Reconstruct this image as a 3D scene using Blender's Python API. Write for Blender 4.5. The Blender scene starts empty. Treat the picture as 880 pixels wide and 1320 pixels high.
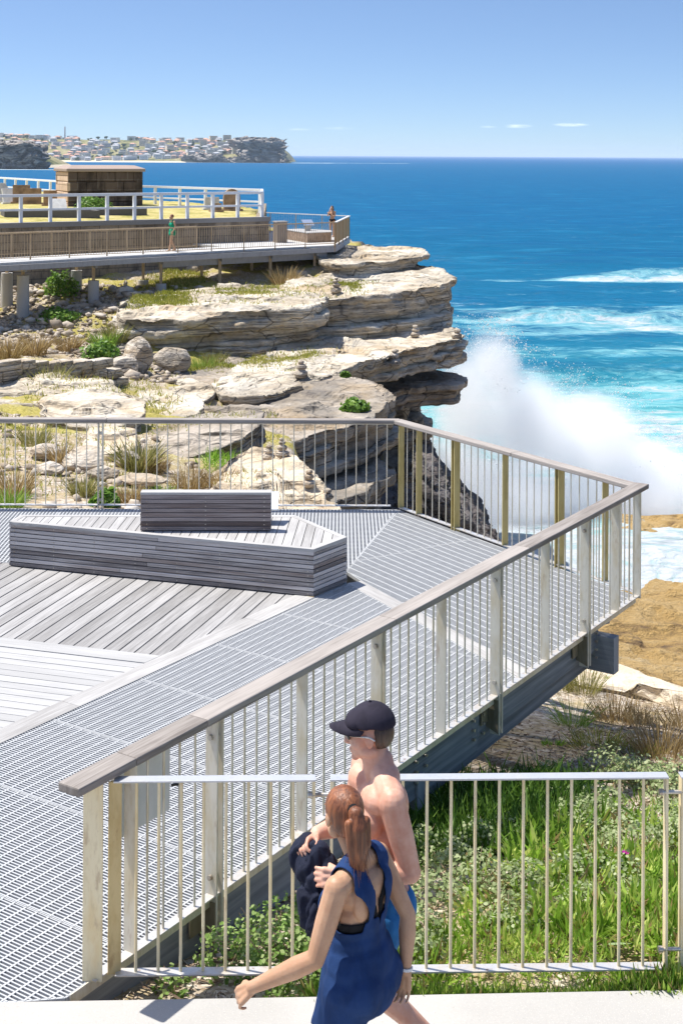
import bpy, bmesh, math, random
import numpy as np
from mathutils import Vector, Matrix

R = math.radians
rng = np.random.default_rng(7)
random.seed(7)
scene = bpy.context.scene
COL = scene.collection

# ------------------------------------------------------------------ camera model
F, HC, HY, K = 1790.0, 4.35, 200.3, 0.0052      # focal (photo px), eye height above the deck, horizon row, roll
def derot(px, py):
    dx, dy = px - 440.0, py - HY
    return dx + dy * K, dy - dx * K
def P(px, py, Y):                                 # photo pixel + distance -> world point
    dx, dy = derot(px, py)
    return Vector((dx * Y / F, Y, HC - dy * Y / F))
def G(px, py, z=0.0):                             # photo pixel on the level z -> world point
    dx, dy = derot(px, py)
    Y = F * (HC - z) / dy
    return Vector((dx * Y / F, Y, z))
def XY(px, Y, py=420):
    dx, _ = derot(px, py)
    return (dx * Y / F, Y)

# ------------------------------------------------------------------ noise (vectorised value noise)
def _h(ix, iy, iz, s):
    n = (ix * 374761393 + iy * 668265263 + iz * 2147483647 + s * 974634777) & 0xFFFFFFFF
    n = ((n ^ (n >> 13)) * 1274126177) & 0xFFFFFFFF
    n = ((n ^ (n >> 16)) * 2246822519) & 0xFFFFFFFF
    return ((n ^ (n >> 15)) & 0xFFFFFF) / float(0xFFFFFF)
def vnoise(p, s=0):
    p = np.asarray(p, float)
    i = np.floor(p).astype(np.int64); f = p - i; f = f * f * (3 - 2 * f)
    o = 0
    for a in (0, 1):
        for b in (0, 1):
            for c in (0, 1):
                w = (f[..., 0] if a else 1 - f[..., 0]) * (f[..., 1] if b else 1 - f[..., 1]) * (f[..., 2] if c else 1 - f[..., 2])
                o = o + w * _h(i[..., 0] + a, i[..., 1] + b, i[..., 2] + c, s)
    return o * 2 - 1
def fbm(p, s=0, octv=4, gain=.5):
    p = np.asarray(p, float); o = 0; a = 1.0; t = 0
    for k in range(octv):
        o = o + a * vnoise(p * (2 ** k) + 17.3 * k, s + k); t += a; a *= gain
    return o / t
def fbm2(x, y, s=0, octv=4, gain=.5):
    x = np.asarray(x, float); y = np.asarray(y, float)
    return fbm(np.stack([x, y, np.zeros_like(x)], -1), s, octv, gain)
def sstep(a, b, x):
    t = np.clip((np.asarray(x, float) - a) / (b - a), 0, 1); return t * t * (3 - 2 * t)

# ------------------------------------------------------------------ objects
def link(o, parent=None):
    COL.objects.link(o)
    if parent is not None: o.parent = parent
    return o
def wloc(o):
    v = Vector((0, 0, 0))
    while o is not None:
        v = v + o.location; o = o.parent
    return v
def tag(o, label=None, cat=None, group=None, kind=None):
    if label: o['label'] = label
    if cat: o['category'] = cat
    if group: o['group'] = group
    if kind: o['kind'] = kind
    return o
def thing(name, label, cat, loc=(0, 0, 0), group=None, rz=0):
    o = link(bpy.data.objects.new(name, None)); o.location = loc; o.rotation_euler.z = rz
    o.empty_display_size = .2
    return tag(o, label, cat, group)
def mesh_from(name, V, Fs, mat=None, smooth=False):
    me = bpy.data.meshes.new(name)
    me.from_pydata([tuple(v) for v in V], [], [tuple(f) for f in Fs])
    if mat: me.materials.append(mat)
    if smooth: me.polygons.foreach_set('use_smooth', [True] * len(me.polygons))
    me.update()
    return me
def np_mesh(name, V, quads=None, tris=None, mat=None, smooth=False, tint=None):
    """fast mesh; tint = per-vertex float written to the colour attribute 'tint'"""
    V = np.asarray(V, np.float32)
    me = bpy.data.meshes.new(name)
    me.vertices.add(len(V)); me.vertices.foreach_set('co', V.ravel())
    q = np.zeros((0, 4), np.int32) if quads is None else np.asarray(quads, np.int32)
    t = np.zeros((0, 3), np.int32) if tris is None else np.asarray(tris, np.int32)
    nl = q.size + t.size
    me.loops.add(nl); me.loops.foreach_set('vertex_index', np.concatenate([q.ravel(), t.ravel()]))
    me.polygons.add(len(q) + len(t))
    st = np.concatenate([np.arange(len(q)) * 4, q.size + np.arange(len(t)) * 3]).astype(np.int32)
    me.polygons.foreach_set('loop_start', st)
    if smooth: me.polygons.foreach_set('use_smooth', np.ones(len(q) + len(t), bool))
    if mat: me.materials.append(mat)
    me.update(calc_edges=True); me.validate()
    if tint is not None:
        a = me.attributes.new('tint', 'FLOAT', 'POINT'); a.data.foreach_set('value', np.asarray(tint, np.float32))
    return me
def obj(name, me, parent=None, loc=None):
    o = link(bpy.data.objects.new(name, me), parent)
    if loc is not None: o.location = loc
    return o

class MB:
    """collects solids in world space; build() links them as one mesh object under its parent"""
    def __init__(s): s.V = []; s.F = []; s.T = []; s.U = []; s.S = []
    def add(s, V, Fs, tint=.5, uvs=None, smooth=False):
        n = len(s.V); s.V += [tuple(v) for v in V]
        for k, f in enumerate(Fs):
            s.F.append(tuple(n + i for i in f)); s.T.append(tint); s.S.append(smooth)
            s.U.append(uvs[k] if uvs else None)
        return s
    def beam(s, p0, p1, w, h, up=(0, 0, 1), tint=None, uo=None):
        """box from p0 to p1 (axis through its centre), w across, h along up; uv runs along the length"""
        p0 = Vector(p0); p1 = Vector(p1); d = p1 - p0; L = d.length; d = d / L
        up = Vector(up); x = d.cross(up)
        if x.length < 1e-5: x = d.cross(Vector((0, 1, 0)))
        x.normalize(); u = x.cross(d).normalized()
        V = []
        for a in (p0, p1):
            for (i, j) in ((-1, -1), (1, -1), (1, 1), (-1, 1)):
                V.append(a + x * (i * w / 2) + u * (j * h / 2))
        Fs = [(3, 2, 1, 0), (4, 5, 6, 7), (0, 1, 5, 4), (1, 2, 6, 5), (2, 3, 7, 6), (3, 0, 4, 7)]
        o = random.uniform(0, 40) if uo is None else uo
        r = random.random() * 9
        def side(ww, b): return [(o, r + b), (o, r + b + ww), (o + L, r + b + ww), (o + L, r + b)]
        uv = [[(o, r), (o, r + h), (o + w, r + h), (o + w, r)]] * 2 + [side(w, 0), side(h, .3), side(w, .6), side(h, .9)]
        return s.add(V, Fs, random.random() if tint is None else tint, uv)
    def box(s, c, size, rz=0, tint=None):
        c = Vector(c); d = Vector((math.cos(rz), math.sin(rz), 0)) * size[0] / 2
        return s.beam(c - d, c + d, size[1], size[2], tint=tint)
    def tube(s, p0, p1, r, n=8, r1=None, tint=.5, caps=True):
        p0 = Vector(p0); p1 = Vector(p1); d = (p1 - p0).normalized()
        x = d.cross(Vector((0, 0, 1)))
        if x.length < 1e-4: x = Vector((1, 0, 0))
        x.normalize(); y = d.cross(x); r1 = r if r1 is None else r1
        V = []
        for a, rr in ((p0, r), (p1, r1)):
            for k in range(n):
                t = 2 * math.pi * k / n; V.append(a + x * (rr * math.cos(t)) + y * (rr * math.sin(t)))
        Fs = [(k, (k + 1) % n, n + (k + 1) % n, n + k) for k in range(n)]
        s.add(V, Fs, tint, None, True)
        if caps:
            s.add(V[:n], [tuple(range(n - 1, -1, -1))], tint); s.add(V[n:], [tuple(range(n))], tint)
        return s
    def prism(s, poly, z0, z1, tint=None, uvdir=None):
        """vertical prism on a plan polygon"""
        n = len(poly); a = sum(poly[i][0] * poly[(i + 1) % n][1] - poly[(i + 1) % n][0] * poly[i][1] for i in range(n))
        if a < 0: poly = poly[::-1]
        V = [(p[0], p[1], z0) for p in poly] + [(p[0], p[1], z1) for p in poly]
        ud = uvdir or (1, 0); o = random.uniform(0, 40); r = random.uniform(0, 9)
        U = [(o + p[0] * ud[0] + p[1] * ud[1], r - p[0] * ud[1] + p[1] * ud[0]) for p in poly]
        Fs = [tuple(range(n - 1, -1, -1)), tuple(range(n, 2 * n))]
        uv = [U[::-1], U]
        for i in range(n):
            j = (i + 1) % n
            Fs.append((i, j, n + j, n + i))
            uv.append([U[i], U[j], (U[j][0], U[j][1] + z1 - z0), (U[i][0], U[i][1] + z1 - z0)])
        return s.add(V, Fs, random.random() if tint is None else tint, uv)
    def ell(s, c, r, nu=14, nv=9, rot=None, tint=.5):
        V = []; c = Vector(c)
        for j in range(nv + 1):
            t = math.pi * j / nv
            for i in range(nu):
                a = 2 * math.pi * i / nu
                v = Vector((r[0] * math.sin(t) * math.cos(a), r[1] * math.sin(t) * math.sin(a), r[2] * math.cos(t)))
                if rot is not None: v = rot @ v
                V.append(c + v)
        Fs = []
        for j in range(nv):
            for i in range(nu):
                k = (i + 1) % nu
                if j == 0: Fs.append((i, nu + i, nu + k))
                elif j == nv - 1: Fs.append((j * nu + i, (j + 1) * nu + i, j * nu + k))
                else: Fs.append((j * nu + i, (j + 1) * nu + i, (j + 1) * nu + k, j * nu + k))
        return s.add(V, Fs, tint, None, True)
    def mesh(s, name, mat, org=(0, 0, 0)):
        org = Vector(org)
        me = bpy.data.meshes.new(name)
        me.from_pydata([tuple(Vector(v) - org) for v in s.V], [], s.F)
        if mat: me.materials.append(mat)
        me.polygons.foreach_set('use_smooth', s.S)
        uvl = me.uv_layers.new(name='UVMap')
        at = me.attributes.new('tint', 'FLOAT', 'FACE'); at.data.foreach_set('value', s.T)
        for p, u in zip(me.polygons, s.U):
            if u:
                for li, c in zip(p.loop_indices, u): uvl.data[li].uv = c
        me.update()
        return me
    def build(s, name, mat, parent=None, bevel=0, loc=None):
        """loc: world origin for a part/thing that needs its own origin"""
        base = wloc(parent) if parent is not None else Vector((0, 0, 0))
        org = Vector(loc) if loc is not None else base
        o = obj(name, s.mesh(name, mat, org), parent, org - base)
        if bevel:
            m = o.modifiers.new('edge', 'BEVEL'); m.width = bevel; m.segments = 2; m.limit_method = 'ANGLE'
        return o
def dup(o, parent=None, loc=None):
    c = o.copy(); COL.objects.link(c)
    if parent is not None: c.parent = parent
    if loc is not None: c.location = loc
    return c
def dup_tree(o, parent=None, loc=None, rz=None):
    c = dup(o, parent, loc)
    if rz is not None: c.rotation_euler.z = rz
    for ch in list(o.children): dup_tree(ch, c)
    return c

def clip_poly(poly, a, b, c):                     # keep a*x+b*y<=c
    out = []
    for i in range(len(poly)):
        p, q = poly[i], poly[(i + 1) % len(poly)]
        dp, dq = a * p[0] + b * p[1] - c, a * q[0] + b * q[1] - c
        if dp <= 0: out.append(p)
        if dp * dq < 0:
            t = dp / (dp - dq); out.append((p[0] + t * (q[0] - p[0]), p[1] + t * (q[1] - p[1])))
    return out
def strip(poly, d, lo, hi):                       # part of poly with lo <= p.d <= hi
    q = clip_poly(poly, -d[0], -d[1], -lo)
    return clip_poly(q, d[0], d[1], hi) if len(q) > 2 else []
def seg_in(poly, d, off):
    """chord of a convex polygon on the line p.n = off, n = perp(d)"""
    n = (-d[1], d[0]); ts = []
    for i in range(len(poly)):
        p, q = poly[i], poly[(i + 1) % len(poly)]
        a, b = p[0] * n[0] + p[1] * n[1] - off, q[0] * n[0] + q[1] * n[1] - off
        if a * b < 0:
            t = a / (a - b); x = (p[0] + t * (q[0] - p[0]), p[1] + t * (q[1] - p[1]))
            ts.append((x[0] * d[0] + x[1] * d[1], x))
    if len(ts) < 2: return None
    ts.sort(); return ts[0][1], ts[-1][1]

# ------------------------------------------------------------------ materials
class NT:
    def __init__(s, name):
        s.m = bpy.data.materials.new(name); s.m.use_nodes = True
        s.t = s.m.node_tree; s.t.nodes.clear()
        s.out = s.t.nodes.new('ShaderNodeOutputMaterial')
        s._geo = s._tc = None
    def n(s, typ, **kw):
        o = s.t.nodes.new(typ)
        for k, v in kw.items():
            if k.startswith('_'): setattr(o, k[1:], v)
            else:
                kk = int(k[1:]) if k[0] == 'i' and k[1:].isdigit() else k.replace('__', ' ')
                s.set(o.inputs[kk], v)
        return o
    def set(s, sock, v):
        if isinstance(v, bpy.types.NodeSocket): s.t.links.new(v, sock)
        elif isinstance(v, (tuple, list)) and len(v) == 3 and sock.type == 'RGBA': sock.default_value = (*v, 1)
        else: sock.default_value = v
    def pos(s):
        if not s._geo: s._geo = s.n('ShaderNodeNewGeometry')
        return s._geo.outputs['Position']
    def nrm(s):
        s.pos(); return s._geo.outputs['Normal']
    def tc(s, w):
        if not s._tc: s._tc = s.n('ShaderNodeTexCoord')
        return s._tc.outputs[w]
    def scl(s, v, sc, loc=(0, 0, 0), rot=(0, 0, 0)):
        m = s.n('ShaderNodeMapping'); s.set(m.inputs[0], v); m.inputs['Scale'].default_value = sc
        m.inputs['Location'].default_value = loc; m.inputs['Rotation'].default_value = rot
        return m.outputs[0]
    def noise(s, v, scale=1, detail=4, rough=.55, dist=0):
        o = s.n('ShaderNodeTexNoise'); s.set(o.inputs['Vector'], v); s.set(o.inputs['Scale'], scale)
        o.inputs['Detail'].default_value = detail; o.inputs['Roughness'].default_value = rough; o.inputs['Distortion'].default_value = dist
        return o.outputs['Fac']
    def vor(s, v, scale=1, feature='F1', out='Distance'):
        o = s.n('ShaderNodeTexVoronoi', _feature=feature); s.set(o.inputs['Vector'], v); o.inputs['Scale'].default_value = scale
        return o.outputs[out]
    def ramp(s, f, stops, interp='LINEAR'):
        o = s.n('ShaderNodeValToRGB'); s.set(o.inputs[0], f); e = o.color_ramp.elements; o.color_ramp.interpolation = interp
        while len(e) < len(stops): e.new(.5)
        for k, (p, c) in enumerate(stops):
            e[k].position = p; c = c if isinstance(c, (tuple, list)) else (c, c, c); e[k].color = (*c[:3], 1)
        return o.outputs[0]
    def mix(s, f, a, b, mode='MIX'):
        o = s.n('ShaderNodeMix', _data_type='RGBA', _blend_type=mode)
        s.set(o.inputs[0], f); s.set(o.inputs[6], a); s.set(o.inputs[7], b); return o.outputs[2]
    def math(s, op, a, b=0.0, c=None, clamp=False):
        o = s.n('ShaderNodeMath', _operation=op, _use_clamp=clamp); s.set(o.inputs[0], a); s.set(o.inputs[1], b)
        if c is not None: s.set(o.inputs[2], c)
        return o.outputs[0]
    def rng(s, v, a, b, c=0.0, d=1.0, smooth=True):
        o = s.n('ShaderNodeMapRange'); o.interpolation_type = 'SMOOTHSTEP' if smooth else 'LINEAR'
        for k, x in enumerate((v, a, b, c, d)): s.set(o.inputs[k], x)
        return o.outputs[0]
    def sep(s, v):
        o = s.n('ShaderNodeSeparateXYZ'); s.set(o.inputs[0], v); return o.outputs
    def attr(s, name):
        return s.n('ShaderNodeAttribute', _attribute_name=name).outputs['Fac']
    def bump(s, h, strength=.3, dist=.02, normal=None):
        o = s.n('ShaderNodeBump'); s.set(o.inputs['Height'], h); o.inputs['Strength'].default_value = strength; o.inputs['Distance'].default_value = dist
        if normal is not None: s.set(o.inputs['Normal'], normal)
        return o.outputs[0]
    def bsdf(s, col, rough=.6, metal=0., spec=.35, normal=None, trans=0.):
        o = s.n('ShaderNodeBsdfPrincipled'); s.set(o.inputs['Base Color'], col); s.set(o.inputs['Roughness'], rough)
        s.set(o.inputs['Metallic'], metal); s.set(o.inputs['Specular IOR Level'], spec)
        if normal is not None: s.set(o.inputs['Normal'], normal)
        sh = o.outputs[0]
        if trans:
            t = s.n('ShaderNodeBsdfTranslucent'); s.set(t.inputs[0], col)
            mx = s.n('ShaderNodeMixShader'); mx.inputs[0].default_value = trans
            s.t.links.new(sh, mx.inputs[1]); s.t.links.new(t.outputs[0], mx.inputs[2]); sh = mx.outputs[0]
        s.t.links.new(sh, s.out.inputs[0]); return s.m

def plain(name, col, rough=.6, metal=0, spec=.35, var=.12, scale=30, bump=0.):
    m = NT(name); n = m.noise(m.pos(), scale, 4)
    c = m.mix(m.rng(n, .3, .7), tuple(x * (1 - var) for x in col), tuple(min(1, x * (1 + var)) for x in col))
    return m.bsdf(c, rough, metal, spec, m.bump(n, bump, .01) if bump else None)

def timber(name, dark, light, gscale=1.0, rough=.75, contrast=1., tvar=.15, warm=0.):
    """weathered boards: uv.x runs along the grain, tint changes per board"""
    m = NT(name); uv = m.tc('UV')
    g = m.noise(m.scl(uv, (2.2 * gscale, 60 * gscale, 1)), 1, 6, .65, .3)
    g2 = m.noise(m.scl(uv, (.7, 5, 1)), 1.3, 3)
    t = m.attr('tint')
    f = m.math('ADD', m.math('MULTIPLY', g, .62 * contrast), m.math('MULTIPLY', g2, .42))
    f = m.math('ADD', f, m.math('MULTIPLY', m.math('SUBTRACT', t, .5), tvar))
    c = m.mix(m.rng(f, .3, .78), dark, light)
    if warm: c = m.mix(m.math('MULTIPLY', m.rng(m.noise(m.scl(uv, (.5, 9, 1), (3, 1, 0)), 1, 4), .5, .66), warm), c, (dark[0] * 1.25, dark[1] * .95, dark[2] * .75))
    crack = m.rng(m.noise(m.scl(uv, (1.2, 95, 1)), 1, 3, .6), .66, .73)
    c = m.mix(m.math('MULTIPLY', crack, .55), c, tuple(x * .35 for x in dark))
    return m.bsdf(c, rough, 0, .25, m.bump(g, .25, .004))

def steel(name, tint, stain, rough=.35, metal=.75, stain_amt=.5, rust=0.):
    m = NT(name); p = m.pos()
    n = m.noise(m.scl(p, (9, 9, 3)), 1, 5, .6)
    c = m.mix(m.math('MULTIPLY', m.rng(n, .42, .68), stain_amt), tint, stain)
    fine = m.noise(m.scl(p, (60, 60, 14)), 1, 3)
    c = m.mix(m.math('MULTIPLY', m.rng(fine, .5, .75), .25), c, tuple(x * .6 for x in stain))
    if rust:
        rn = m.noise(m.scl(p, (14, 14, 4)), 1, 5, .65)
        c = m.mix(m.math('MULTIPLY', m.rng(rn, .58, .7), rust), c, (.28, .11, .03))
    r = m.math('ADD', rough, m.math('MULTIPLY', n, .25))
    return m.bsdf(c, r, metal, .5, m.bump(fine, .06, .002))

def leaf(name, c0, c1, c2, trans=.35, rough=.45, spec=.3, dead=0.):
    m = NT(name); t = m.attr('tint')
    c = m.ramp(t, ([(0, (.40, .27, .12)), (dead, (.30, .20, .07)), (dead + .02, c0)] if dead else [(0, c0)]) + [(.5, c1), (1, c2)])
    n = m.noise(m.pos(), 3, 3)
    c = m.mix(m.math('MULTIPLY', m.rng(n, .35, .7), .35), c, tuple(x * .55 for x in c1))
    return m.bsdf(c, rough, 0, spec, None, trans)

def rock_mat(name, pale, tan, dark, stain, ssc=1.0, cover=.5):
    """layered sandstone: strata in z, cracks, orange stains, pale weathered skin"""
    m = NT(name); p = m.pos()
    warp = m.noise(m.scl(p, (.35 * ssc, .35 * ssc, .35 * ssc)), 1, 4)
    pz = m.scl(p, (.42 * ssc, .42 * ssc, 2.6 * ssc))
    st = m.noise(pz, 1.0, 7, .62, .35)
    big = m.noise(m.scl(p, (.3 * ssc, .3 * ssc, .8 * ssc)), 1, 6, .6)
    mid = m.noise(m.scl(p, (1.6 * ssc, 1.6 * ssc, 3 * ssc)), 1, 6, .65)
    fine = m.noise(m.scl(p, (9 * ssc, 9 * ssc, 14 * ssc)), 1, 5, .65)
    c = m.ramp(m.math('ADD', m.math('MULTIPLY', st, .55), m.math('MULTIPLY', mid, .45)),
               [(.33, dark), (.45, tan), (.56, pale), (.75, tuple(min(.8, x * 1.18) for x in pale))])
    c = m.mix(m.math('MULTIPLY', m.rng(big, .53, .68), .5), c, stain)
    grey = m.rng(m.noise(m.scl(p, (.5 * ssc, .5 * ssc, .5 * ssc), (5, 3, 1)), 1, 6, .65), .48, .62)
    c = m.mix(m.math('MULTIPLY', grey, cover), c, tuple(.55 * sum(dark) / 3 + .35 * x for x in pale))
    cr = m.n('ShaderNodeTexVoronoi', _feature='DISTANCE_TO_EDGE'); m.set(cr.inputs['Vector'], m.scl(m.n('ShaderNodeVectorMath', _operation='ADD', i0=p, i1=m.n('ShaderNodeVectorMath', _operation='SCALE', i0=m.n('ShaderNodeTexNoise', Vector=p, Scale=.8 * ssc).outputs['Color'], Scale=1.2 / ssc).outputs[0]).outputs[0], (.38 * ssc, .38 * ssc, 1.1 * ssc)))
    cr.inputs['Scale'].default_value = 1
    ck = m.math('SUBTRACT', 1, m.rng(cr.outputs['Distance'], .0, .03))
    c = m.mix(m.math('MULTIPLY', ck, m.rng(m.math('ABSOLUTE', m.sep(m.nrm())[2]), .9, .5, .22, .65)), c, tuple(x * .45 for x in dark))
    bed = m.noise(m.scl(p, (.10 * ssc, .10 * ssc, 6.5 * ssc), (2, 7, 1)), 1, 4, .55, .25)
    bl = m.math('MULTIPLY', m.math('SUBTRACT', 1, m.rng(m.math('ABSOLUTE', m.math('SUBTRACT', bed, .5)), .0, .035)), m.rng(m.math('ABSOLUTE', m.sep(m.nrm())[2]), .9, .6))
    bl = m.math('MULTIPLY', bl, m.rng(mid, .4, .58))
    c = m.mix(m.math('MULTIPLY', bl, .7), c, tuple(x * .45 for x in dark))
    sp = m.rng(fine, .58, .72)
    c = m.mix(m.math('MULTIPLY', sp, .4), c, tuple(x * .6 for x in tan))
    pit = m.rng(m.vor(m.scl(p, (5 * ssc, 5 * ssc, 7 * ssc)), 1), .15, .5)
    c = m.mix(m.math('MULTIPLY', m.math('SUBTRACT', 1, pit), m.rng(mid, .48, .62, 0, .5)), c, tuple(x * .6 for x in tan))
    fine = m.math('ADD', fine, m.math('MULTIPLY', pit, .5))
    h = m.math('ADD', m.math('ADD', m.math('MULTIPLY', st, 1.1), m.math('MULTIPLY', mid, .5)), m.math('SUBTRACT', m.math('MULTIPLY', fine, .22), m.math('ADD', m.math('MULTIPLY', ck, .2), m.math('MULTIPLY', bl, .3))))
    return m.bsdf(c, .9, 0, .15, m.bump(h, .9, .22 / ssc))
# ================================================================== world, sun, camera
SUN = Vector((-.42, .14, 1.0)).normalized()
elev = math.asin(SUN.z); azim = math.atan2(SUN.x, SUN.y)
w = bpy.data.worlds.new('World'); scene.world = w; w.use_nodes = True
wt = w.node_tree; wt.nodes.clear()
def wn(t, **k):
    o = wt.nodes.new(t)
    for a, b in k.items(): setattr(o, a, b)
    return o
tcn = wn('ShaderNodeTexCoord')
# the clear air over the sea pales only close to the horizon: lift the looked-up elevation
mp = wn('ShaderNodeMapping'); mp.inputs['Scale'].default_value = (1, 1, 2.3); mp.inputs['Location'].default_value = (0, 0, .05)
wt.links.new(tcn.outputs['Generated'], mp.inputs[0])
nv = wn('ShaderNodeVectorMath', operation='NORMALIZE'); wt.links.new(mp.outputs[0], nv.inputs[0])
sky = wn('ShaderNodeTexSky', sky_type='NISHITA', sun_disc=False, sun_elevation=elev, sun_rotation=azim, altitude=10, air_density=1.0, dust_density=.9, ozone_density=6.0)
wt.links.new(nv.outputs[0], sky.inputs[0])
# two thin cloud wisps low over the horizon
sp = wn('ShaderNodeSeparateXYZ'); wt.links.new(tcn.outputs['Generated'], sp.inputs[0])
def wm(op, a, b=0.0, clamp=False):
    o = wn('ShaderNodeMath', operation=op, use_clamp=clamp)
    for i, v in enumerate((a, b)):
        if isinstance(v, (int, float)): o.inputs[i].default_value = v
        else: wt.links.new(v, o.inputs[i])
    return o.outputs[0]
az = wm('ARCTAN2', sp.outputs[0], sp.outputs[1])
cn = wn('ShaderNodeTexNoise'); cm = wn('ShaderNodeMapping'); cm.inputs['Scale'].default_value = (110, 110, 900)
wt.links.new(tcn.outputs['Generated'], cm.inputs[0]); wt.links.new(cm.outputs[0], cn.inputs['Vector']); cn.inputs['Detail'].default_value = 5; cn.inputs['Scale'].default_value = 1
cl = None
for (a0, e0, wa, we, am) in ((.126, .0215, .011, .0016, .45), (.163, .0225, .014, .0014, .6), (-.002, .0195, .012, .0012, .2), (-.03, .0185, .012, .001, .18), (.105, .021, .007, .001, .25)):
    dx = wm('DIVIDE', wm('SUBTRACT', az, a0), wa); dz = wm('DIVIDE', wm('SUBTRACT', sp.outputs[2], e0), we)
    d = wm('ADD', wm('MULTIPLY', dx, dx), wm('MULTIPLY', dz, dz))
    g = wm('MULTIPLY', wm('MULTIPLY', wm('SUBTRACT', 1.0, d, True), wm('MULTIPLY', wm('SUBTRACT', cn.outputs['Fac'], .3), 3.0, True)), am)
    cl = g if cl is None else wm('MAXIMUM', cl, g)
cmx = wn('ShaderNodeMix', data_type='RGBA'); wt.links.new(cl, cmx.inputs[0]); wt.links.new(sky.outputs[0], cmx.inputs[6]); cmx.inputs[7].default_value = (9.5, 9.7, 10, 1)
bg = wn('ShaderNodeBackground'); wt.links.new(cmx.outputs[2], bg.inputs[0]); bg.inputs[1].default_value = SKY_STRENGTH = .118
wo = wn('ShaderNodeOutputWorld'); wt.links.new(bg.outputs[0], wo.inputs[0])

sl = bpy.data.lights.new('sun', 'SUN'); sl.energy = 4.6; sl.angle = R(.5); sl.color = (1, .965, .90)
so = link(bpy.data.objects.new('sun', sl)); so.rotation_euler = SUN.to_track_quat('Z', 'Y').to_euler(); so.location = (-40, 15, 90)

cd = bpy.data.cameras.new('camera'); cam = link(bpy.data.objects.new('camera', cd)); scene.camera = cam
cam.location = (0, 0, HC); cd.sensor_fit = 'VERTICAL'; cd.sensor_height = 36; cd.lens = F / 1320 * 36
cd.shift_y = -(660 - HY) / 1320; cd.clip_start = .1; cd.clip_end = 120000
cam.rotation_euler = (Matrix.Rotation(0, 4, 'Z') @ Matrix.Rotation(R(90), 4, 'X') @ Matrix.Rotation(math.atan(K), 4, 'Z')).to_euler()

vs = scene.view_settings; vs.view_transform = 'Standard'; vs.look = 'None'; vs.gamma = 1; vs.exposure = .5; vs.use_curve_mapping = False
scene.cycles.use_denoising = True; scene.cycles.max_bounces = 16; scene.cycles.diffuse_bounces = 3; scene.cycles.glossy_bounces = 3
scene.cycles.transmission_bounces = 4; scene.cycles.volume_bounces = 14; scene.cycles.transparent_max_bounces = 8
scene.cycles.volume_step_rate = 2.0; scene.cycles.volume_max_steps = 128; scene.cycles.caustics_reflective = False; scene.cycles.caustics_refractive = False

# ================================================================== materials
M = {}
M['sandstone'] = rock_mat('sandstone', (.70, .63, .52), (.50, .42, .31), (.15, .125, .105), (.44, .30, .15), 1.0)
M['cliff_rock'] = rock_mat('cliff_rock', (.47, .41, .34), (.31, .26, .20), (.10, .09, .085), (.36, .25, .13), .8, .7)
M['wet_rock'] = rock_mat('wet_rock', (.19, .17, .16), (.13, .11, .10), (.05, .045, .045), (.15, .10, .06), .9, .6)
M['pale_stone'] = rock_mat('pale_stone', (.72, .62, .48), (.62, .50, .35), (.35, .27, .19), (.62, .44, .25), 1.3, .25)
M['boulder'] = rock_mat('boulder', (.62, .55, .46), (.46, .38, .28), (.2, .17, .14), (.46, .32, .18), 1.8, .45)
M['far_rock'] = rock_mat('far_rock', (.46, .42, .38), (.30, .27, .24), (.13, .12, .125), (.36, .28, .2), .06, .4)

def shelf_material():
    m = NT('shelf_rock'); p = m.pos()
    a = m.noise(m.scl(p, (.16, .3, .3)), 1, 7, .62, .4); b = m.noise(m.scl(p, (1.1, 2.0, 2)), 1, 7, .68); f = m.noise(m.scl(p, (5, 7, 5)), 1, 4, .7)
    c = m.ramp(m.math('ADD', m.math('MULTIPLY', a, .55), m.math('MULTIPLY', b, .45)), [(.35, (.08, .055, .035)), (.41, (.30, .19, .08)), (.48, (.56, .36, .13)), (.57, (.64, .44, .19)), (.68, (.72, .57, .34))])
    c = m.mix(m.math('MULTIPLY', m.rng(f, .54, .72), .5), c, (.17, .10, .04))
    h = m.math('ADD', b, m.math('MULTIPLY', f, .4))
    return m.bsdf(c, .7, 0, .35, m.bump(h, 1.0, .6))
M['shelf_rock'] = shelf_material()

def ground_material():
    """garden soil and mulch near by, rubble and dry grass soil further out"""
    m = NT('ground_soil'); p = m.pos()
    a = m.noise(p, 1.3, 6, .65); b = m.noise(p, 14, 5, .7); v = m.vor(p, 26, 'F1', 'Color')
    mul = m.ramp(m.sep(v)[0], [(0, (.22, .165, .12)), (.4, (.42, .34, .26)), (.75, (.58, .50, .41)), (1, (.68, .62, .53))])
    soil = m.ramp(b, [(.3, (.25, .19, .10)), (.5, (.42, .33, .19)), (.7, (.56, .46, .30))])
    c = m.mix(m.rng(a, .42, .6), mul, soil)
    y = m.sep(p)[1]
    moss = m.math('MULTIPLY', m.rng(m.noise(p, .42, 6, .62), .44, .56), m.rng(y, 26, 33))
    c = m.mix(m.math('MULTIPLY', moss, .85), c, m.ramp(b, [(.3, (.22, .20, .035)), (.55, (.42, .36, .08)), (.75, (.56, .47, .17))]))
    return m.bsdf(c, .95, 0, .1, m.bump(m.math('ADD', b, m.sep(v)[0]), .7, .03))
M['ground'] = ground_material()

def concrete(name, col, sc=1.):
    m = NT(name); p = m.pos()
    a = m.noise(p, 1.1 * sc, 5, .6); s = m.noise(p, 55 * sc, 4, .7); v = m.vor(p, 95 * sc)
    c = m.mix(m.rng(a, .35, .65), tuple(x * .9 for x in col), col)
    c = m.mix(m.math('MULTIPLY', m.rng(s, .56, .7), .35), c, tuple(x * .62 for x in col))
    c = m.mix(m.math('MULTIPLY', m.math('SUBTRACT', 1, m.rng(v, .1, .3)), .3), c, (.8, .76, .68))
    return m.bsdf(c, .9, 0, .2, m.bump(s, .35, .004))
M['path'] = concrete('exposed_concrete', (.47, .45, .415))
M['concrete'] = concrete('pier_concrete', (.56, .53, .49), .5)

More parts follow.
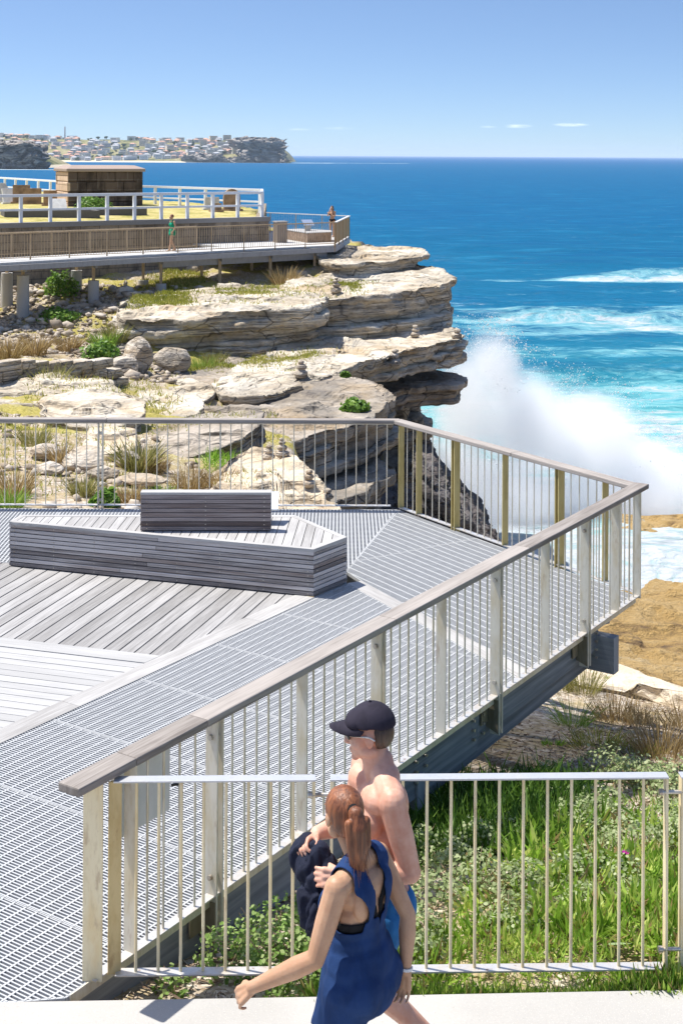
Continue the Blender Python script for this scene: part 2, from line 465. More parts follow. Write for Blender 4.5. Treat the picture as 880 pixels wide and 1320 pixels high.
# ================================================================== land
LAND = [(14, 5), (9, 12.2), (5.4, 15.6), (3.5, 17.3), (2.0, 18.6), (.9, 19.2), (.15, 20.5), (-.1, 22), (-.8, 26), (-1.5, 31), (-1.1, 37), (-1.6, 44), (-.6, 52),
        (1.4, 58), (2.4, 64), (1.4, 69), (.4, 74), (1.5, 84), (-8, 110), (-40, 150), (-90, 150), (-60, 5)]
LP = np.array(LAND, float)
def land_sd(x, y):
    """signed distance to the land outline, positive inside"""
    x = np.asarray(x, float); y = np.asarray(y, float)
    d = np.full(x.shape, 1e9); ins = np.zeros(x.shape, bool); n = len(LP)
    for i in range(n):
        ax, ay = LP[i]; bx, by = LP[(i + 1) % n]
        ex, ey = bx - ax, by - ay; t = np.clip(((x - ax) * ex + (y - ay) * ey) / (ex * ex + ey * ey), 0, 1)
        d = np.minimum(d, np.hypot(x - ax - t * ex, y - ay - t * ey))
        c = (ay > y) != (by > y)
        with np.errstate(divide='ignore', invalid='ignore'):
            xx = ex * (y - ay) / (ey if ey != 0 else 1e-9) + ax
        ins ^= c & (x < xx)
    return np.where(ins, d, -d)
CT = [(-6, 7, -.5), (-2, 7, -.22), (0, 7.2, -.14), (2, 7.2, -.14), (5, 7.2, -.14), (12, 7, -.14), (0, 8.5, -.36), (2, 8.5, -.3), (5, 8.5, -.3), (0, 10.5, -.75), (3, 10.5, -.68), (6, 10.5, -.7),
      (1.5, 12.5, -1.1), (4, 14, -1.42), (7, 13.4, -1.5), (3.3, 17.2, -2.15), (4, 16, -2.0), (6, 15, -2.1), (1, 17, -2.0), (1, 14, -1.45), (-2, 10, -.8), (-5, 12, -.9), (-3, 14, -1.1), (-1, 17, -1.4), (-4, 17, -1.05), (-8, 17, -1.0), (-12, 14, -.9),
      (-5, 21, -1.2), (-1.2, 21.5, -1.55), (-10, 22, -1.1), (-6, 25, -1.5), (-1.5, 26, -2.0), (-6, 30, -1.9), (-12, 30, -1.5), (-2.5, 31, -2.6), (-7, 36, -2.45), (-3, 37, -3.1), (-14, 37, -2.1), (-9, 42, -2.75), (-3, 43, -3.9), (-10, 47, -2.95), (-4, 48, -3.85), (-1, 50, -4.4), (-5.5, 53, -3.5),
      (-12, 52, -2.95), (-18, 52, -2.6), (-13, 56, -2.55), (-18, 58, -2.2), (-14, 61.5, -1.7), (-9, 57.5, -2.2), (-5.5, 62, -1.75), (-3, 57, -3.4), (-3, 65, -1.5), (0, 59, -3.6), (0, 67, -.9), (2, 61, -3.4), (3, 68, -.9), (0, 75, -.6), (-10, 70, -1.2), (-25, 70, -1.2), (-10, 85, -.8), (-30, 90, -.8), (-30, 45, -2), (-30, 25, -1)]
CT = np.array(CT)
def _tps():
    X = CT[:, :2] / 10; n = len(X); r = np.hypot(X[:, None, 0] - X[None, :, 0], X[:, None, 1] - X[None, :, 1])
    Kk = np.where(r > 0, r * r * np.log(np.maximum(r, 1e-9)), 0) + np.eye(n) * .02
    Pm = np.c_[np.ones(n), X]; A = np.block([[Kk, Pm], [Pm.T, np.zeros((3, 3))]])
    return np.linalg.solve(A, np.r_[CT[:, 2], 0, 0, 0])
TW = _tps()
def Hs(x, y):
    """smooth land height"""
    x = np.asarray(x, float) / 10; y = np.asarray(y, float) / 10; o = TW[-3] + TW[-2] * x + TW[-1] * y
    for (cx, cy), wt_ in zip(CT[:, :2] / 10, TW[:-3]):
        r2 = (x - cx) ** 2 + (y - cy) ** 2
        o = o + wt_ * .5 * r2 * np.log(np.maximum(r2, 1e-12))
    return o
def H(x, y):
    x = np.asarray(x, float); y = np.asarray(y, float)
    z = Hs(x, y)
    far = sstep(19, 34, y)
    z = z + fbm2(x * .7, y * .7, 3, 5) * (.05 + .28 * far) + fbm2(x * 3.1, y * 3.1, 9, 3) * (.02 + .07 * far)
    z = np.where(y < 8.2, np.minimum(z, -.06), z); z = np.where(y > 58, np.minimum(z, -.85), z)
    sd = land_sd(x, y)
    t = sstep(.15, -1.6, sd)
    return z * (1 - t) + (-17) * t
def H1(x, y): return float(H(np.array([x]), np.array([y]))[0])
def hit(px, py, y0=17.2, y1=80):
    """first land point on the sight line through a photo pixel"""
    Y = np.linspace(y0, y1, 900); dx, dy = derot(px, py)
    x = dx * Y / F; z = HC - dy * Y / F; h = H(x, Y)
    k = np.argmax(z <= h)
    if not (z <= h).any(): k = len(Y) - 1
    return Vector((x[k], Y[k], h[k]))
def grid_mesh(name, xs, ys, zf, mat, smooth=True):
    X, Y = np.meshgrid(xs, ys); Z = zf(X, Y); V = np.stack([X, Y, Z], -1).reshape(-1, 3)
    nx, ny = len(xs), len(ys); i = np.arange(ny - 1)[:, None] * nx + np.arange(nx - 1)[None]
    q = np.stack([i, i + 1, i + nx + 1, i + nx], -1).reshape(-1, 4)
    return np_mesh(name, V, q, None, mat, smooth)
gx = np.concatenate([np.arange(-45, -16, .8), np.arange(-16, 9, .16), np.arange(9, 15, .5)])
gy = np.concatenate([np.arange(6.95, 19, .12), np.arange(19, 45, .17), np.arange(45, 80, .26), np.arange(80, 130, 2)])
M['haze'] = (lambda m: (m.t.links.new(m.n('ShaderNodeVolumePrincipled', Density=4.5e-5, Color=(.86, .94, 1)).outputs[0], m.out.inputs['Volume']), m.m)[1])(NT('haze_air'))
hz_ = MB(); hz_.prism([(-62000, -60), (62000, -60), (62000, 75000), (-62000, 75000)], -19, 110); tag(hz_.build('haze', M['haze']), kind='stuff')
tag(obj('terrain', grid_mesh('terrain', gx, gy, H, M['ground'])), kind='structure')

# path the walkers are on: a slab with a real edge above the garden
pth = MB(); pe = [G(-500, 1294), G(0, 1290.5), G(440, 1283), G(880, 1274.5), G(1500, 1262)]
pth.prism([(-9, -2), (9, -2)] + [(p.x, p.y) for p in pe[::-1]], -.32, 0, tint=.5)
tag(pth.build('path', M['path'], bevel=.012), kind='structure')
PATH_A, PATH_B = pe[1], pe[3]

# ================================================================== sea
SEA = -15.0
def sea_z(x, y):
    z = np.full(x.shape, SEA)
    fade = sstep(1500, 200, y)
    z = z + fade * (.28 * np.sin(y * .19 + x * .03 + 2.5 * fbm2(x * .02, y * .02, 5, 2)) + .5 * fbm2(x * .07, y * .16, 31, 4) + .18 * fbm2(x * .4, y * .7, 35, 3) * sstep(260, 120, y))
    for (y0, x0, x1, hh, wd, sl) in WAVES:
        c = y0 + sl * (x - x0) + 5 * fbm2(x * .03, x * 0, 71, 3)
        e = sstep(x0 - 10, x0 + 8, x) * sstep(x1 + 15, x1 - 5, x)
        d = (y - c) / wd
        z = z + e * hh * np.where(d < 0, np.exp(-(d * 1.9) ** 2), np.exp(-(d * .8) ** 2)) * (.75 + .4 * fbm2(x * .12, y * .05, 77, 3))
    return z
WAVES = [(222, 38, 130, 1.9, 5.0, .03), (168, 12, 110, 1.3, 4.0, .02), (182, 6, 60, .8, 4.0, -.05), (106, 38, 80, 1.3, 3.5, -.12), (128, 20, 80, .7, 4, .1)]
def sea_material():
    m = NT('sea_water'); p = m.pos(); s = m.sep(p); x, y = s[0], s[1]
    big = m.noise(m.scl(p, (.012, .02, 0)), 1, 4)
    yy = m.math('ADD', y, m.math('MULTIPLY', m.math('SUBTRACT', big, .5), 70))
    c = m.ramp(m.rng(yy, 60, 420, smooth=False), [(0, (.15, .42, .40)), (.08, (.045, .29, .31)), (.17, (.015, .175, .245)), (.30, (.005, .115, .22)), (.6, (.003, .10, .205)), (1, (.003, .095, .215))])
    c = m.mix(m.rng(y, 500, 9000), c, (.004, .085, .245))
    streak = m.noise(m.scl(p, (.01, .05, 0)), 1, 6, .6)
    c = m.mix(m.math('MULTIPLY', m.rng(streak, .5, .68), .4), c, (.002, .066, .19))
    mott = m.noise(m.scl(p, (.06, .25, 0)), 1, 5, .65)
    c = m.mix(m.math('MULTIPLY', m.rng(mott, .5, .7), .45), c, (.02, .20, .34))
    # foam: lace near the rocks, crests on the breaking waves, a few whitecaps
    warp = m.n('ShaderNodeTexNoise', Vector=m.scl(p, (.11, .2, 0)), Scale=1.0, Detail=4.0).outputs['Color']
    pw = m.n('ShaderNodeVectorMath', _operation='ADD', i0=p, i1=m.n('ShaderNodeVectorMath', _operation='SCALE', i0=warp, Scale=9.0).outputs[0]).outputs[0]
    lace = m.noise(m.scl(pw, (.11, .3, 0)), 1, 9, .7, .4)
    lace2 = m.noise(m.scl(pw, (.55, 1.3, 0)), 1, 6, .7)
    l = m.math('ADD', m.math('MULTIPLY', lace, .7), m.math('MULTIPLY', lace2, .3))
    th = m.math('ADD', m.rng(yy, 84, 132, .37, .66, False), 0.0)
    th = m.math('ADD', th, m.rng(y, 150, 260, 0, .06, False))
    th = m.math('ADD', th, m.rng(x, -3, 30, .0, .02, False))
    def band(y0, x0, x1, wd, sl, gain, back):
        cc = m.math('ADD', y, m.math('MULTIPLY', m.math('SUBTRACT', x, x0), -sl))
        cc = m.math('ADD', m.math('SUBTRACT', cc, y0), m.math('MULTIPLY', m.math('SUBTRACT', m.noise(m.scl(p, (.035, 0.012, 0), (y0, 0, 0)), 1, 5), .5), back))
        g = m.math('POWER', 2.718, m.math('MULTIPLY', -1, m.math('POWER', m.math('DIVIDE', m.math('ABSOLUTE', cc), wd), 2.0)))
        e = m.math('MULTIPLY', m.rng(x, x0 - 8, x0 + 10), m.rng(x, x1, x1 + 20, 1, 0))
        return m.math('MULTIPLY', m.math('MULTIPLY', g, e), gain)
    for b in ((219, 30, 130, 3.0, .03, .215, 10), (216, 18, 60, 2.0, .03, .16, 16), (163, 11, 120, 5, .02, .18, 22), (174, 8, 110, 3.5, -.05, .17, 26), (155, 14, 60, 4, .05, .13, 20), (103, 36, 80, 4, -.12, .25, 14), (118, 25, 60, 2.2, .1, .16, 16), (135, 15, 70, 3, .1, .12, 30)):
        th = m.math('SUBTRACT', th, band(*b))
    for b in ((3390, -760, -30, 34, .0, .5, 60), (3480, -130, 160, 40, .0, .42, 60), (1690, -560, -330, 24, .05, .5, 40), (3350, -500, -150, 14, 0, .3, 80)):
        th = m.math('SUBTRACT', th, band(*b))
    foam = m.math('MULTIPLY', m.rng(m.math('SUBTRACT', l, th), -.012, .10), m.rng(m.noise(m.scl(pw, (1.1, 2.2, 1)), 1, 6, .75), .3, .52, .45, 1.0))
    cap = m.noise(m.scl(p, (.05, .35, 0), (7, 3, 0)), 1, 6, .72)
    foam = m.math('MAXIMUM', foam, m.math('MULTIPLY', m.rng(cap, .755, .8), m.rng(y, 1500, 3000, .8, 0)))
    aer = m.rng(m.math('SUBTRACT', l, th), -.16, .02)
    c = m.mix(m.math('MULTIPLY', aer, .5), c, (.30, .62, .62))
    c = m.mix(foam, c, (.50, .535, .56))
    n1 = m.noise(m.scl(p, (.35, .8, .5)), 1, 7, .62); n2 = m.noise(m.scl(p, (.03, .075, 0)), 1, 5, .6); n3 = m.noise(m.scl(p, (.004, .012, 0)), 1, 4)
    nb = m.bump(n1, .65, .7); nb = m.bump(n2, .7, 5.0, nb); nb = m.bump(m.math('MULTIPLY', foam, l), .5, .5, nb)
    r = m.math('ADD', .22, m.math('MULTIPLY', foam, .6))
    d_ = m.n('ShaderNodeBsdfDiffuse', Color=c, Normal=nb); g_ = m.n('ShaderNodeBsdfGlossy', Color=(1, 1, 1), Roughness=r, Normal=nb)
    mx = m.n('ShaderNodeMixShader'); m.set(mx.inputs[0], m.math('MULTIPLY', m.math('SUBTRACT', 1, foam), .055)); m.t.links.new(d_.outputs[0], mx.inputs[1]); m.t.links.new(g_.outputs[0], mx.inputs[2]); m.t.links.new(mx.outputs[0], m.out.inputs[0])
    return m.m
M['sea'] = sea_material()
rows = np.concatenate([np.arange(22, 120, .55), 120 * (1.0115 ** np.arange(0, 170)), 120 * 1.0115 ** 170 * (1.12 ** np.arange(0, 38))])
cols = np.linspace(-1, 1, 420)
Yg = np.repeat(rows[:, None], len(cols), 1); Xg = cols[None] * (.52 * rows[:, None] + 14) + .02 * rows[:, None]
Zg = sea_z(Xg, Yg); nx, ny = len(cols), len(rows)
ii = np.arange(ny - 1)[:, None] * nx + np.arange(nx - 1)[None]
tag(obj('sea', np_mesh('sea', np.stack([Xg, Yg, Zg], -1).reshape(-1, 3), np.stack([ii, ii + 1, ii + nx + 1, ii + nx], -1).reshape(-1, 4), None, M['sea'], True)), kind='structure')

# tan rock shelf awash at the foot of the cliff
def shelf_z(x, y):
    b = -14.75 + fbm2(x * .12, y * .2, 41, 5) * 1.25 + .4 * sstep(64, 54, y) + .25 * fbm2(x * .9, y * 1.3, 44, 4)
    ch = np.exp(-((y - (65.0 - .12 * (x - 14) + 2 * fbm2(x * .2, x * 0, 46, 2))) / 1.9) ** 2)
    b = b - .8 * ch + .75 * np.exp(-((y - 70.5) / 3) ** 2) * sstep(10, 18, x)
    st = .26; q = np.floor(b / st) * st + st * sstep(.7, 1, b / st - np.floor(b / st))
    b = b * .15 + q * .85
    e = sstep(77, 72, y + 3 * fbm2(x * .15, y * .1, 43, 3)) * sstep(3.5, 8, x + 2.2 * fbm2(x * .2, y * .2, 47, 3))
    return b * e + (1 - e) * -17.5
tag(obj('rock_shelf', grid_mesh('rock_shelf', np.arange(2, 46, .2), np.arange(24, 80, .2), shelf_z, M['shelf_rock'])), kind='structure')

# ================================================================== layered rock
def resample(poly, n):
    p = np.array(poly + [poly[0]], float)
    # round the corners a little first (Chaikin)
    for _ in range(2):
        a = p[:-1] * .8 + p[1:] * .2; b = p[:-1] * .2 + p[1:] * .8
        p = np.stack([a, b], 1).reshape(-1, 2); p = np.vstack([p, p[:1]])
    s = np.r_[0, np.cumsum(np.hypot(*np.diff(p, axis=0).T))]
    t = np.linspace(0, s[-1], n, endpoint=False)
    return np.stack([np.interp(t, s, p[:, 0]), np.interp(t, s, p[:, 1])], 1)
def strata(name, outline, ztop, zbot, seed, mat, layer=.45, ledge=.35, rough=.18, N=240, taper=0., scale=1., dip=(0, 0)):
    """a mass of bedded rock: outline in plan, beds that overhang and recede, noisy faces"""
    rg = np.random.default_rng(seed)
    o = np.array(outline, float)
    if (np.roll(o[:, 0], -1) * o[:, 1] - o[:, 0] * np.roll(o[:, 1], -1)).sum() > 0: outline = outline[::-1]
    c = resample(outline, N); d = np.roll(c, -1, 0) - np.roll(c, 1, 0)
    nrm = np.stack([d[:, 1], -d[:, 0]], 1); nrm /= np.linalg.norm(nrm, axis=1)[:, None] + 1e-9
    area = .5 * (c[:, 0] * np.roll(c[:, 1], -1) - np.roll(c[:, 0], -1) * c[:, 1]).sum()
    if area < 0: nrm = -nrm
    else: pass
    # outward check
    cen = c.mean(0)
    if ((c - cen) * nrm).sum() < 0: nrm = -nrm
    zt = ztop(c[:, 0], c[:, 1]) if callable(ztop) else np.full(N, float(ztop))
    rings = []                                   # (xy, z)
    ks = np.arange(1, 9) / 9.0
    for k in ks[::-1][:-1][::-1]: pass
    inner = list(1 - np.linspace(1, 0, 30)[1:-1] ** 1.25)
    for q in inner:
        xy = cen + (c - cen) * q
        z = ztop(xy[:, 0], xy[:, 1]) if callable(ztop) else np.full(N, float(ztop))
        z = z + (fbm2(xy[:, 0] * .42 / scale, xy[:, 1] * .75 / scale, seed, 5, .55) * .55 * scale * min(1, layer / scale + .25)) * (1 - .35 * q)
        stp = .17 * scale; zr = z / stp; fl = np.floor(zr); zq = (fl + sstep(.78, 1.0, zr - fl)) * stp
        rings.append((xy, z * .22 + zq * .78))
    depth = (zt.mean() - zbot); n = max(1, int(round(depth / layer)))
    th = rg.uniform(.6, 1.5, n); th = th / th.sum()
    lev = np.r_[0, np.cumsum(th)]
    for k in range(n):
        f0, f1 = lev[k], lev[k + 1]
        base = -ledge * rg.uniform(-.25, 1.0) - taper * f0 if k else 0.0
        nz = fbm2(c[:, 0] * .55 / scale, c[:, 1] * .55 / scale, seed + 11 * k, 4) * ledge * 1.3
        for (ff, off) in ((0.04, -.10 if k else -.06), (.22, 0), (.6, -.02), (.86, -.09), (.97, -.26 if rg.random() < .6 else -.12)):
            f = f0 + (f1 - f0) * ff
            wob = fbm2(c[:, 0] * .25 / scale, c[:, 1] * .25 / scale, seed + 5, 3) * .22 * layer * (1 if 0 < k else .4)
            z = zt * (1 - f) + zbot * f + wob * min(1, 3 * f + .1)
            rings.append((c + nrm * (base + off * scale * min(1, layer / scale) + nz)[:, None], z))
    rings.append((c - nrm * (ledge + taper), np.full(N, zbot)))
    V = np.concatenate([np.c_[xy, z] for xy, z in rings])
    V[:, 2] += (V[:, 0] - cen[0]) * dip[0] + (V[:, 1] - cen[1]) * dip[1]
    dn = np.stack([fbm(V * .9 / scale + s * 31, seed + s, 4) for s in range(3)], -1)
    fn = np.stack([fbm(V * 3.2 / scale + s * 17, seed + 50 + s, 3) for s in range(3)], -1)
    V = V + dn * rough * scale * np.array([1, 1, .45]) + fn * rough * .35 * scale * np.array([1, 1, .5])
    nr = len(rings); i = np.arange(nr - 1)[:, None] * N + np.arange(N)[None]; j = np.arange(nr - 1)[:, None] * N + (np.arange(N)[None] + 1) % N
    q = np.stack([i, i + N, j + N, j], -1).reshape(-1, 4)
    V = np.vstack([V, [[cen[0], cen[1], V[:N, 2].mean()]]]); ctr = len(V) - 1
    t = np.stack([np.full(N, ctr), np.arange(N), (np.arange(N) + 1) % N], -1)
    if area > 0: pass
    me = np_mesh(name, V, q, t, mat, False)
    bm = bmesh.new(); bm.from_mesh(me); bmesh.ops.recalc_face_normals(bm, faces=bm.faces); bm.to_mesh(me); bm.free()
    return obj(name, me)
def O(*pts): return [XY(px, Y) for px, Y in pts]
def ledge(name, *a, **k): return tag(strata(name, *a, **k), kind='structure')

# the point under the boardwalk, ledge by ledge
ledge('cliff', O((420, 64.3), (470, 65), (525, 66.5), (548, 68.5), (540, 71.5), (450, 72), (390, 70)), lambda x, y: -.62 + (y - 66) * .055, -1.9, 11, M['sandstone'], .32, .3, .22, N=300)
ledge('cliff', O((378, 57.3), (450, 58.3), (520, 60), (570, 61.6), (590, 64), (565, 68), (520, 71), (440, 71), (385, 68), (366, 62)), lambda x, y: -1.5 + (y - 60) * .05, -3.5, 12, M['sandstone'], .42, .36, .28, N=400)
ledge('cliff', O((150, 53), (205, 53.6), (280, 54.3), (350, 55), (412, 56), (428, 58.5), (400, 62), (300, 62.5), (200, 59), (145, 56)), lambda x, y: -1.72 + (y - 54.5) * .035 - .35 * np.exp(-((y - 53.6) / 1.2) ** 2), -3.9, 13, M['sandstone'], .4, .38, .3, N=400)
ledge('cliff', O((270, 45.6), (300, 44.6), (345, 45), (405, 48.3), (480, 53), (555, 56.6), (598, 58), (604, 60), (560, 63), (480, 62), (380, 57), (300, 51)), lambda x, y: -3.38 + (y - 52) * .012, -4.45, 14, M['sandstone'], .3, .36, .26, N=440)
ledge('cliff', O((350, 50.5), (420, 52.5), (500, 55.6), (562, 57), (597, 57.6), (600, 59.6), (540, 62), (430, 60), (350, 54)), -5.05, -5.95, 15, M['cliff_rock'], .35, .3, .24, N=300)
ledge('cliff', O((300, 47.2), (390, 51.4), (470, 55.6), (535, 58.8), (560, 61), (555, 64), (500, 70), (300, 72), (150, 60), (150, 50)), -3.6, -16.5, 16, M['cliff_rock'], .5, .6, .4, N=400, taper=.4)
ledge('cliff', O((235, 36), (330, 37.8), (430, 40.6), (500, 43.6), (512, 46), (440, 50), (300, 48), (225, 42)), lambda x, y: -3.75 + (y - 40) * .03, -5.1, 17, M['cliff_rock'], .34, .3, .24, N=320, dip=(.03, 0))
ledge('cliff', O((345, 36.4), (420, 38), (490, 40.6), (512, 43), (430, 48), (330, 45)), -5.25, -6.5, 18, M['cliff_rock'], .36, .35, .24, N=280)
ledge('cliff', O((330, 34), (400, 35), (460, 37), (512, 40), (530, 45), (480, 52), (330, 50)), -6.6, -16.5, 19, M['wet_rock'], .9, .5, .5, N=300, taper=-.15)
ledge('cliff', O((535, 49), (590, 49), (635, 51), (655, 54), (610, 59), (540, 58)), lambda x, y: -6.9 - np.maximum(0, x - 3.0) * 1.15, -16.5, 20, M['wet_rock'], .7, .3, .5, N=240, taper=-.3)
ledge('cliff', O((262, 25.5), (320, 23.6), (385, 22.4), (428, 21.6), (441, 22.2), (405, 26.5), (372, 28.5), (310, 29)), lambda x, y: -1.55 - (y - 22) * .03, -6, 21, M['pale_stone'], .9, .2, .14, N=200)
ledge('cliff', [(-.4, 22), (.5, 20.3), (1.4, 19.0), (2.6, 18.2), (3.6, 17.3), (5.3, 15.8), (9, 12.3), (9, 9), (3, 12), (-4, 19), (-4, 24)], -2.6, -16, 22, M['cliff_rock'], .9, .4, .35, N=300)
# pale slab at the end of the mulched slope
ledge('rock_slab', [(2.5, 17.6), (3.2, 17.75), (3.7, 17.35), (4.1, 16.75), (5.2, 15.9), (7.0, 14.2), (6.6, 13.6), (5.2, 14.3), (4.3, 15.5), (3.6, 16.35), (3.0, 16.7), (2.45, 17.0)], lambda x, y: -2.02 + .0 * x, -3.6, 23, M['pale_stone'], .8, .12, .06, N=200)
# flat and tilted slabs in the gully
for k, (ol, zt, dp, dip, ly, mt) in enumerate((
        ([(-60, 38.6), (40, 37.3), (130, 36.7), (175, 37.6), (150, 40.5), (60, 42), (-50, 43)], .22, .9, (.0, .02), .4, 'sandstone'),
        ([(150, 41), (215, 39.5), (260, 41), (262, 43.5), (200, 45), (155, 43.5)], .25, .9, (0, .03), .3, 'sandstone'),
        ([(205, 44.5), (262, 43.8), (285, 46), (240, 48), (200, 47)], .2, .9, (.02, .03), .3, 'sandstone'),
        ([(175, 31.2), (245, 29.6), (330, 32.2), (345, 34.5), (260, 35.2), (190, 34)], .35, 1.2, (.16, .02), .2, 'cliff_rock'),
        ([(60, 33), (130, 32), (185, 33.2), (185, 36), (120, 37), (50, 35.5)], .38, 1.2, (-.03, .03), .35, 'sandstone'),
        ([(110, 28.5), (150, 27.8), (185, 28.6), (180, 30), (125, 30.4)], .35, .9, (0, 0), .35, 'pale_stone'),
        ([(60, 46), (130, 45.5), (150, 47), (70, 48.5)], .15, .7, (0, .02), .3, 'sandstone'))):
    pts = O(*ol); cx = sum(p[0] for p in pts) / len(pts); cy = sum(p[1] for p in pts) / len(pts); h = H1(cx, cy)
    ledge('rock_slab', pts, h + zt, h - dp, 30 + k, M[mt], ly, .12, .16, N=180, dip=dip)
# ================================================================== viewing platform
M['steel'] = steel('stainless_steel', (.76, .72, .62), (.58, .48, .28), .4, .4, .6)
M['steel_post'] = steel('tea_stained_steel', (.76, .71, .60), (.62, .51, .31), .45, .12, .65, .35)
M['post_cream'] = steel('stained_sunlit_post', (.88, .76, .50), (.76, .54, .22), .5, .05, .5, .35)  # tea stain, brightened so the colour also carries the sunlit reflection
M['post_olive'] = steel('olive_reflection_steel', (.62, .52, .24), (.46, .36, .12), .42, .35, .6)  # olive reflection on the shade-side posts, put into the steel colour
M['post_gold'] = steel('golden_stained_post', (.66, .52, .26), (.50, .34, .12), .5, .1, .6, .4)
M['rust_rail'] = steel('rust_spotted_rail', (.70, .68, .65), (.60, .48, .34), .35, .6, .5, .75)
M['galv'] = steel('galvanised_grating', (.49, .495, .495), (.38, .385, .39), .6, .0, .45)
M['dark_steel'] = steel('bracket_steel', (.34, .30, .22), (.22, .17, .09), .5, .6, .6)
M['beam'] = timber('beam_timber', (.14, .155, .175), (.36, .385, .42), .4)
M['timber'] = timber('grey_timber', (.22, .21, .20), (.47, .455, .44))
M['timber_pale'] = timber('pale_timber', (.38, .372, .36), (.56, .55, .535), 1., .75, .8)  # paler tone than the other deck boards
M['timber_bench'] = timber('bench_timber', (.17, .15, .145), (.58, .54, .52), 1., .75, 1.3, .5, .55)
M['timber_back'] = timber('backrest_timber', (.11, .085, .08), (.36, .31, .30), 1., .75, 1.2, .6, .5)
M['timber_top'] = timber('bench_top_timber', (.30, .285, .27), (.56, .545, .525))
M['timber_rail'] = timber('handrail_timber', (.17, .145, .125), (.42, .375, .335), 1., .7, 1.15)
M['bolt'] = steel('bolt_steel', (.6, .58, .52), (.3, .18, .08), .35, .8, .7, .5)

h0 = 1.1
def TP(px, py): p = G(px, py, h0); return Vector((p.x, p.y, 0))
A = TP(106, 1003); C = TP(822, 625); D = TP(512, 540.5); E = TP(-160, 538)
U = (C - A).normalized(); LAC = (C - A).length
Vv = (C - D).normalized(); LDC = (C - D).length
Wd = (E - D).normalized(); LDE = (E - D).length
Nn = Vector((U.y, -U.x, 0))                       # outward, towards the garden
def on(p0, d, px):
    """distance along p0+d*s seen at photo column px"""
    k = (px - 440) / F
    return (p0.x - k * p0.y) / (k * d.y - d.x)
plat = thing('viewing_platform', 'grey deck of metal grating and weathered boards, railed on three sides above the cliff', 'viewing platform', (0, 12, 0))

u2 = (U.x, U.y); n2 = (Nn.x, Nn.y)
BF0 = Vector(G(12, 730)[:]); BF1 = Vector(G(404, 770)[:]); BF2 = Vector(G(447, 752)[:])
BB1 = G(381, 664.5, .47); BB1 = Vector((BB1.x, BB1.y, 0)); BB0 = G(27, 664, .47); BB0 = Vector((BB0.x, BB0.y, 0))
f2 = (BF1 - BF0).normalized()                     # along the bench front
offp = (BF1 - A).dot(Nn)                           # where the border plank runs
fl = lambda t: BF1 + f2 * t
edge = lambda s, n: A + U * s + Nn * n
PW = .205
pl_lo, pl_hi = offp + .02, offp + .02 - PW
def xyl(*ps): return [(p.x, p.y) for p in ps]
def grating(name, poly, d, pitch, tw, cp, cw, hgt=.028, z=0, frame=.012):
    """real bars: load bars along d, cross bars over them, a flat frame"""
    m = MB(); n = (-d[1], d[0]); pr = [p[0] * n[0] + p[1] * n[1] for p in poly]
    o = min(pr) + pitch * .5
    while o < max(pr):
        c = seg_in(poly, d, o)
        if c: m.beam((*c[0], z - hgt / 2), (*c[1], z - hgt / 2), tw, hgt, tint=.5)
        o += pitch
    pr = [p[0] * d[0] + p[1] * d[1] for p in poly]; o = min(pr) + cp * .5
    while o < max(pr):
        c = seg_in(poly, (-d[1], d[0]), -o)
        if c: m.beam((*c[0], z - .0055), (*c[1], z - .0055), cw, .013, tint=.5)
        o += cp
    for i in range(len(poly)):
        a, b = Vector((*poly[i], z - hgt / 2 - .002)), Vector((*poly[(i + 1) % len(poly)], z - hgt / 2 - .002))
        if (b - a).length > .05: m.beam(a, b, frame, hgt, tint=.5)
    return m.build(name, M['galv'], plat)
gd0 = G(-60, 1292); gd1 = G(92, 1288.5)
s0 = (Vector((gd1.x, gd1.y, 0)) - A).dot(U)
stripp = [tuple(edge(s0, -.02)[:2]), tuple((BF2 + Vector((.0, -.0, 0)))[:2])]
# band plank from the bench's right corner to the long edge
bd = (G(577, 823) - G(462, 760)); bd = Vector((bd.x, bd.y, 0)).normalized()
tt = -((BF2 - A).dot(Nn)) / bd.dot(Nn); BE = BF2 + bd * tt
bn = Vector((-bd.y, bd.x, 0)); bn = bn if bn.dot(U) > 0 else -bn
left_low = edge(0, pl_lo); tlow = (G(0, 1291).y - left_low.y) / U.y
poly_strip = xyl(edge(s0, -.02), BE - Nn * .02, BF2, BF1, edge(tlow - .6, pl_lo))
smin, smax = s0 - 3.5, (BE - A).dot(U) + 1.6
s = smin
while s < smax:
    q = strip(poly_strip, u2, A.dot(U) + s + .004, A.dot(U) + s + .996)
    if len(q) > 2:
        q = clip_poly(q, 0, -1, -(PATH_A.y + .0)) if min(p[1] for p in q) < PATH_A.y else q
        if len(q) > 2: grating('grating_panel', q, n2, .0265, .0098, .092, .012, .032)
    s += 1.0
band = MB(); BW = .17
band.prism(clip_poly(xyl(BF2, BE + bd * .2, BE + bd * .2 + bn * BW, BF2 + bn * BW), n2[0], n2[1], A.xy.dot(Nn.xy) - .02), -.03, .003, uvdir=(bd.x, bd.y)); band.build('cross_plank', M['timber_top'], plat, .003)
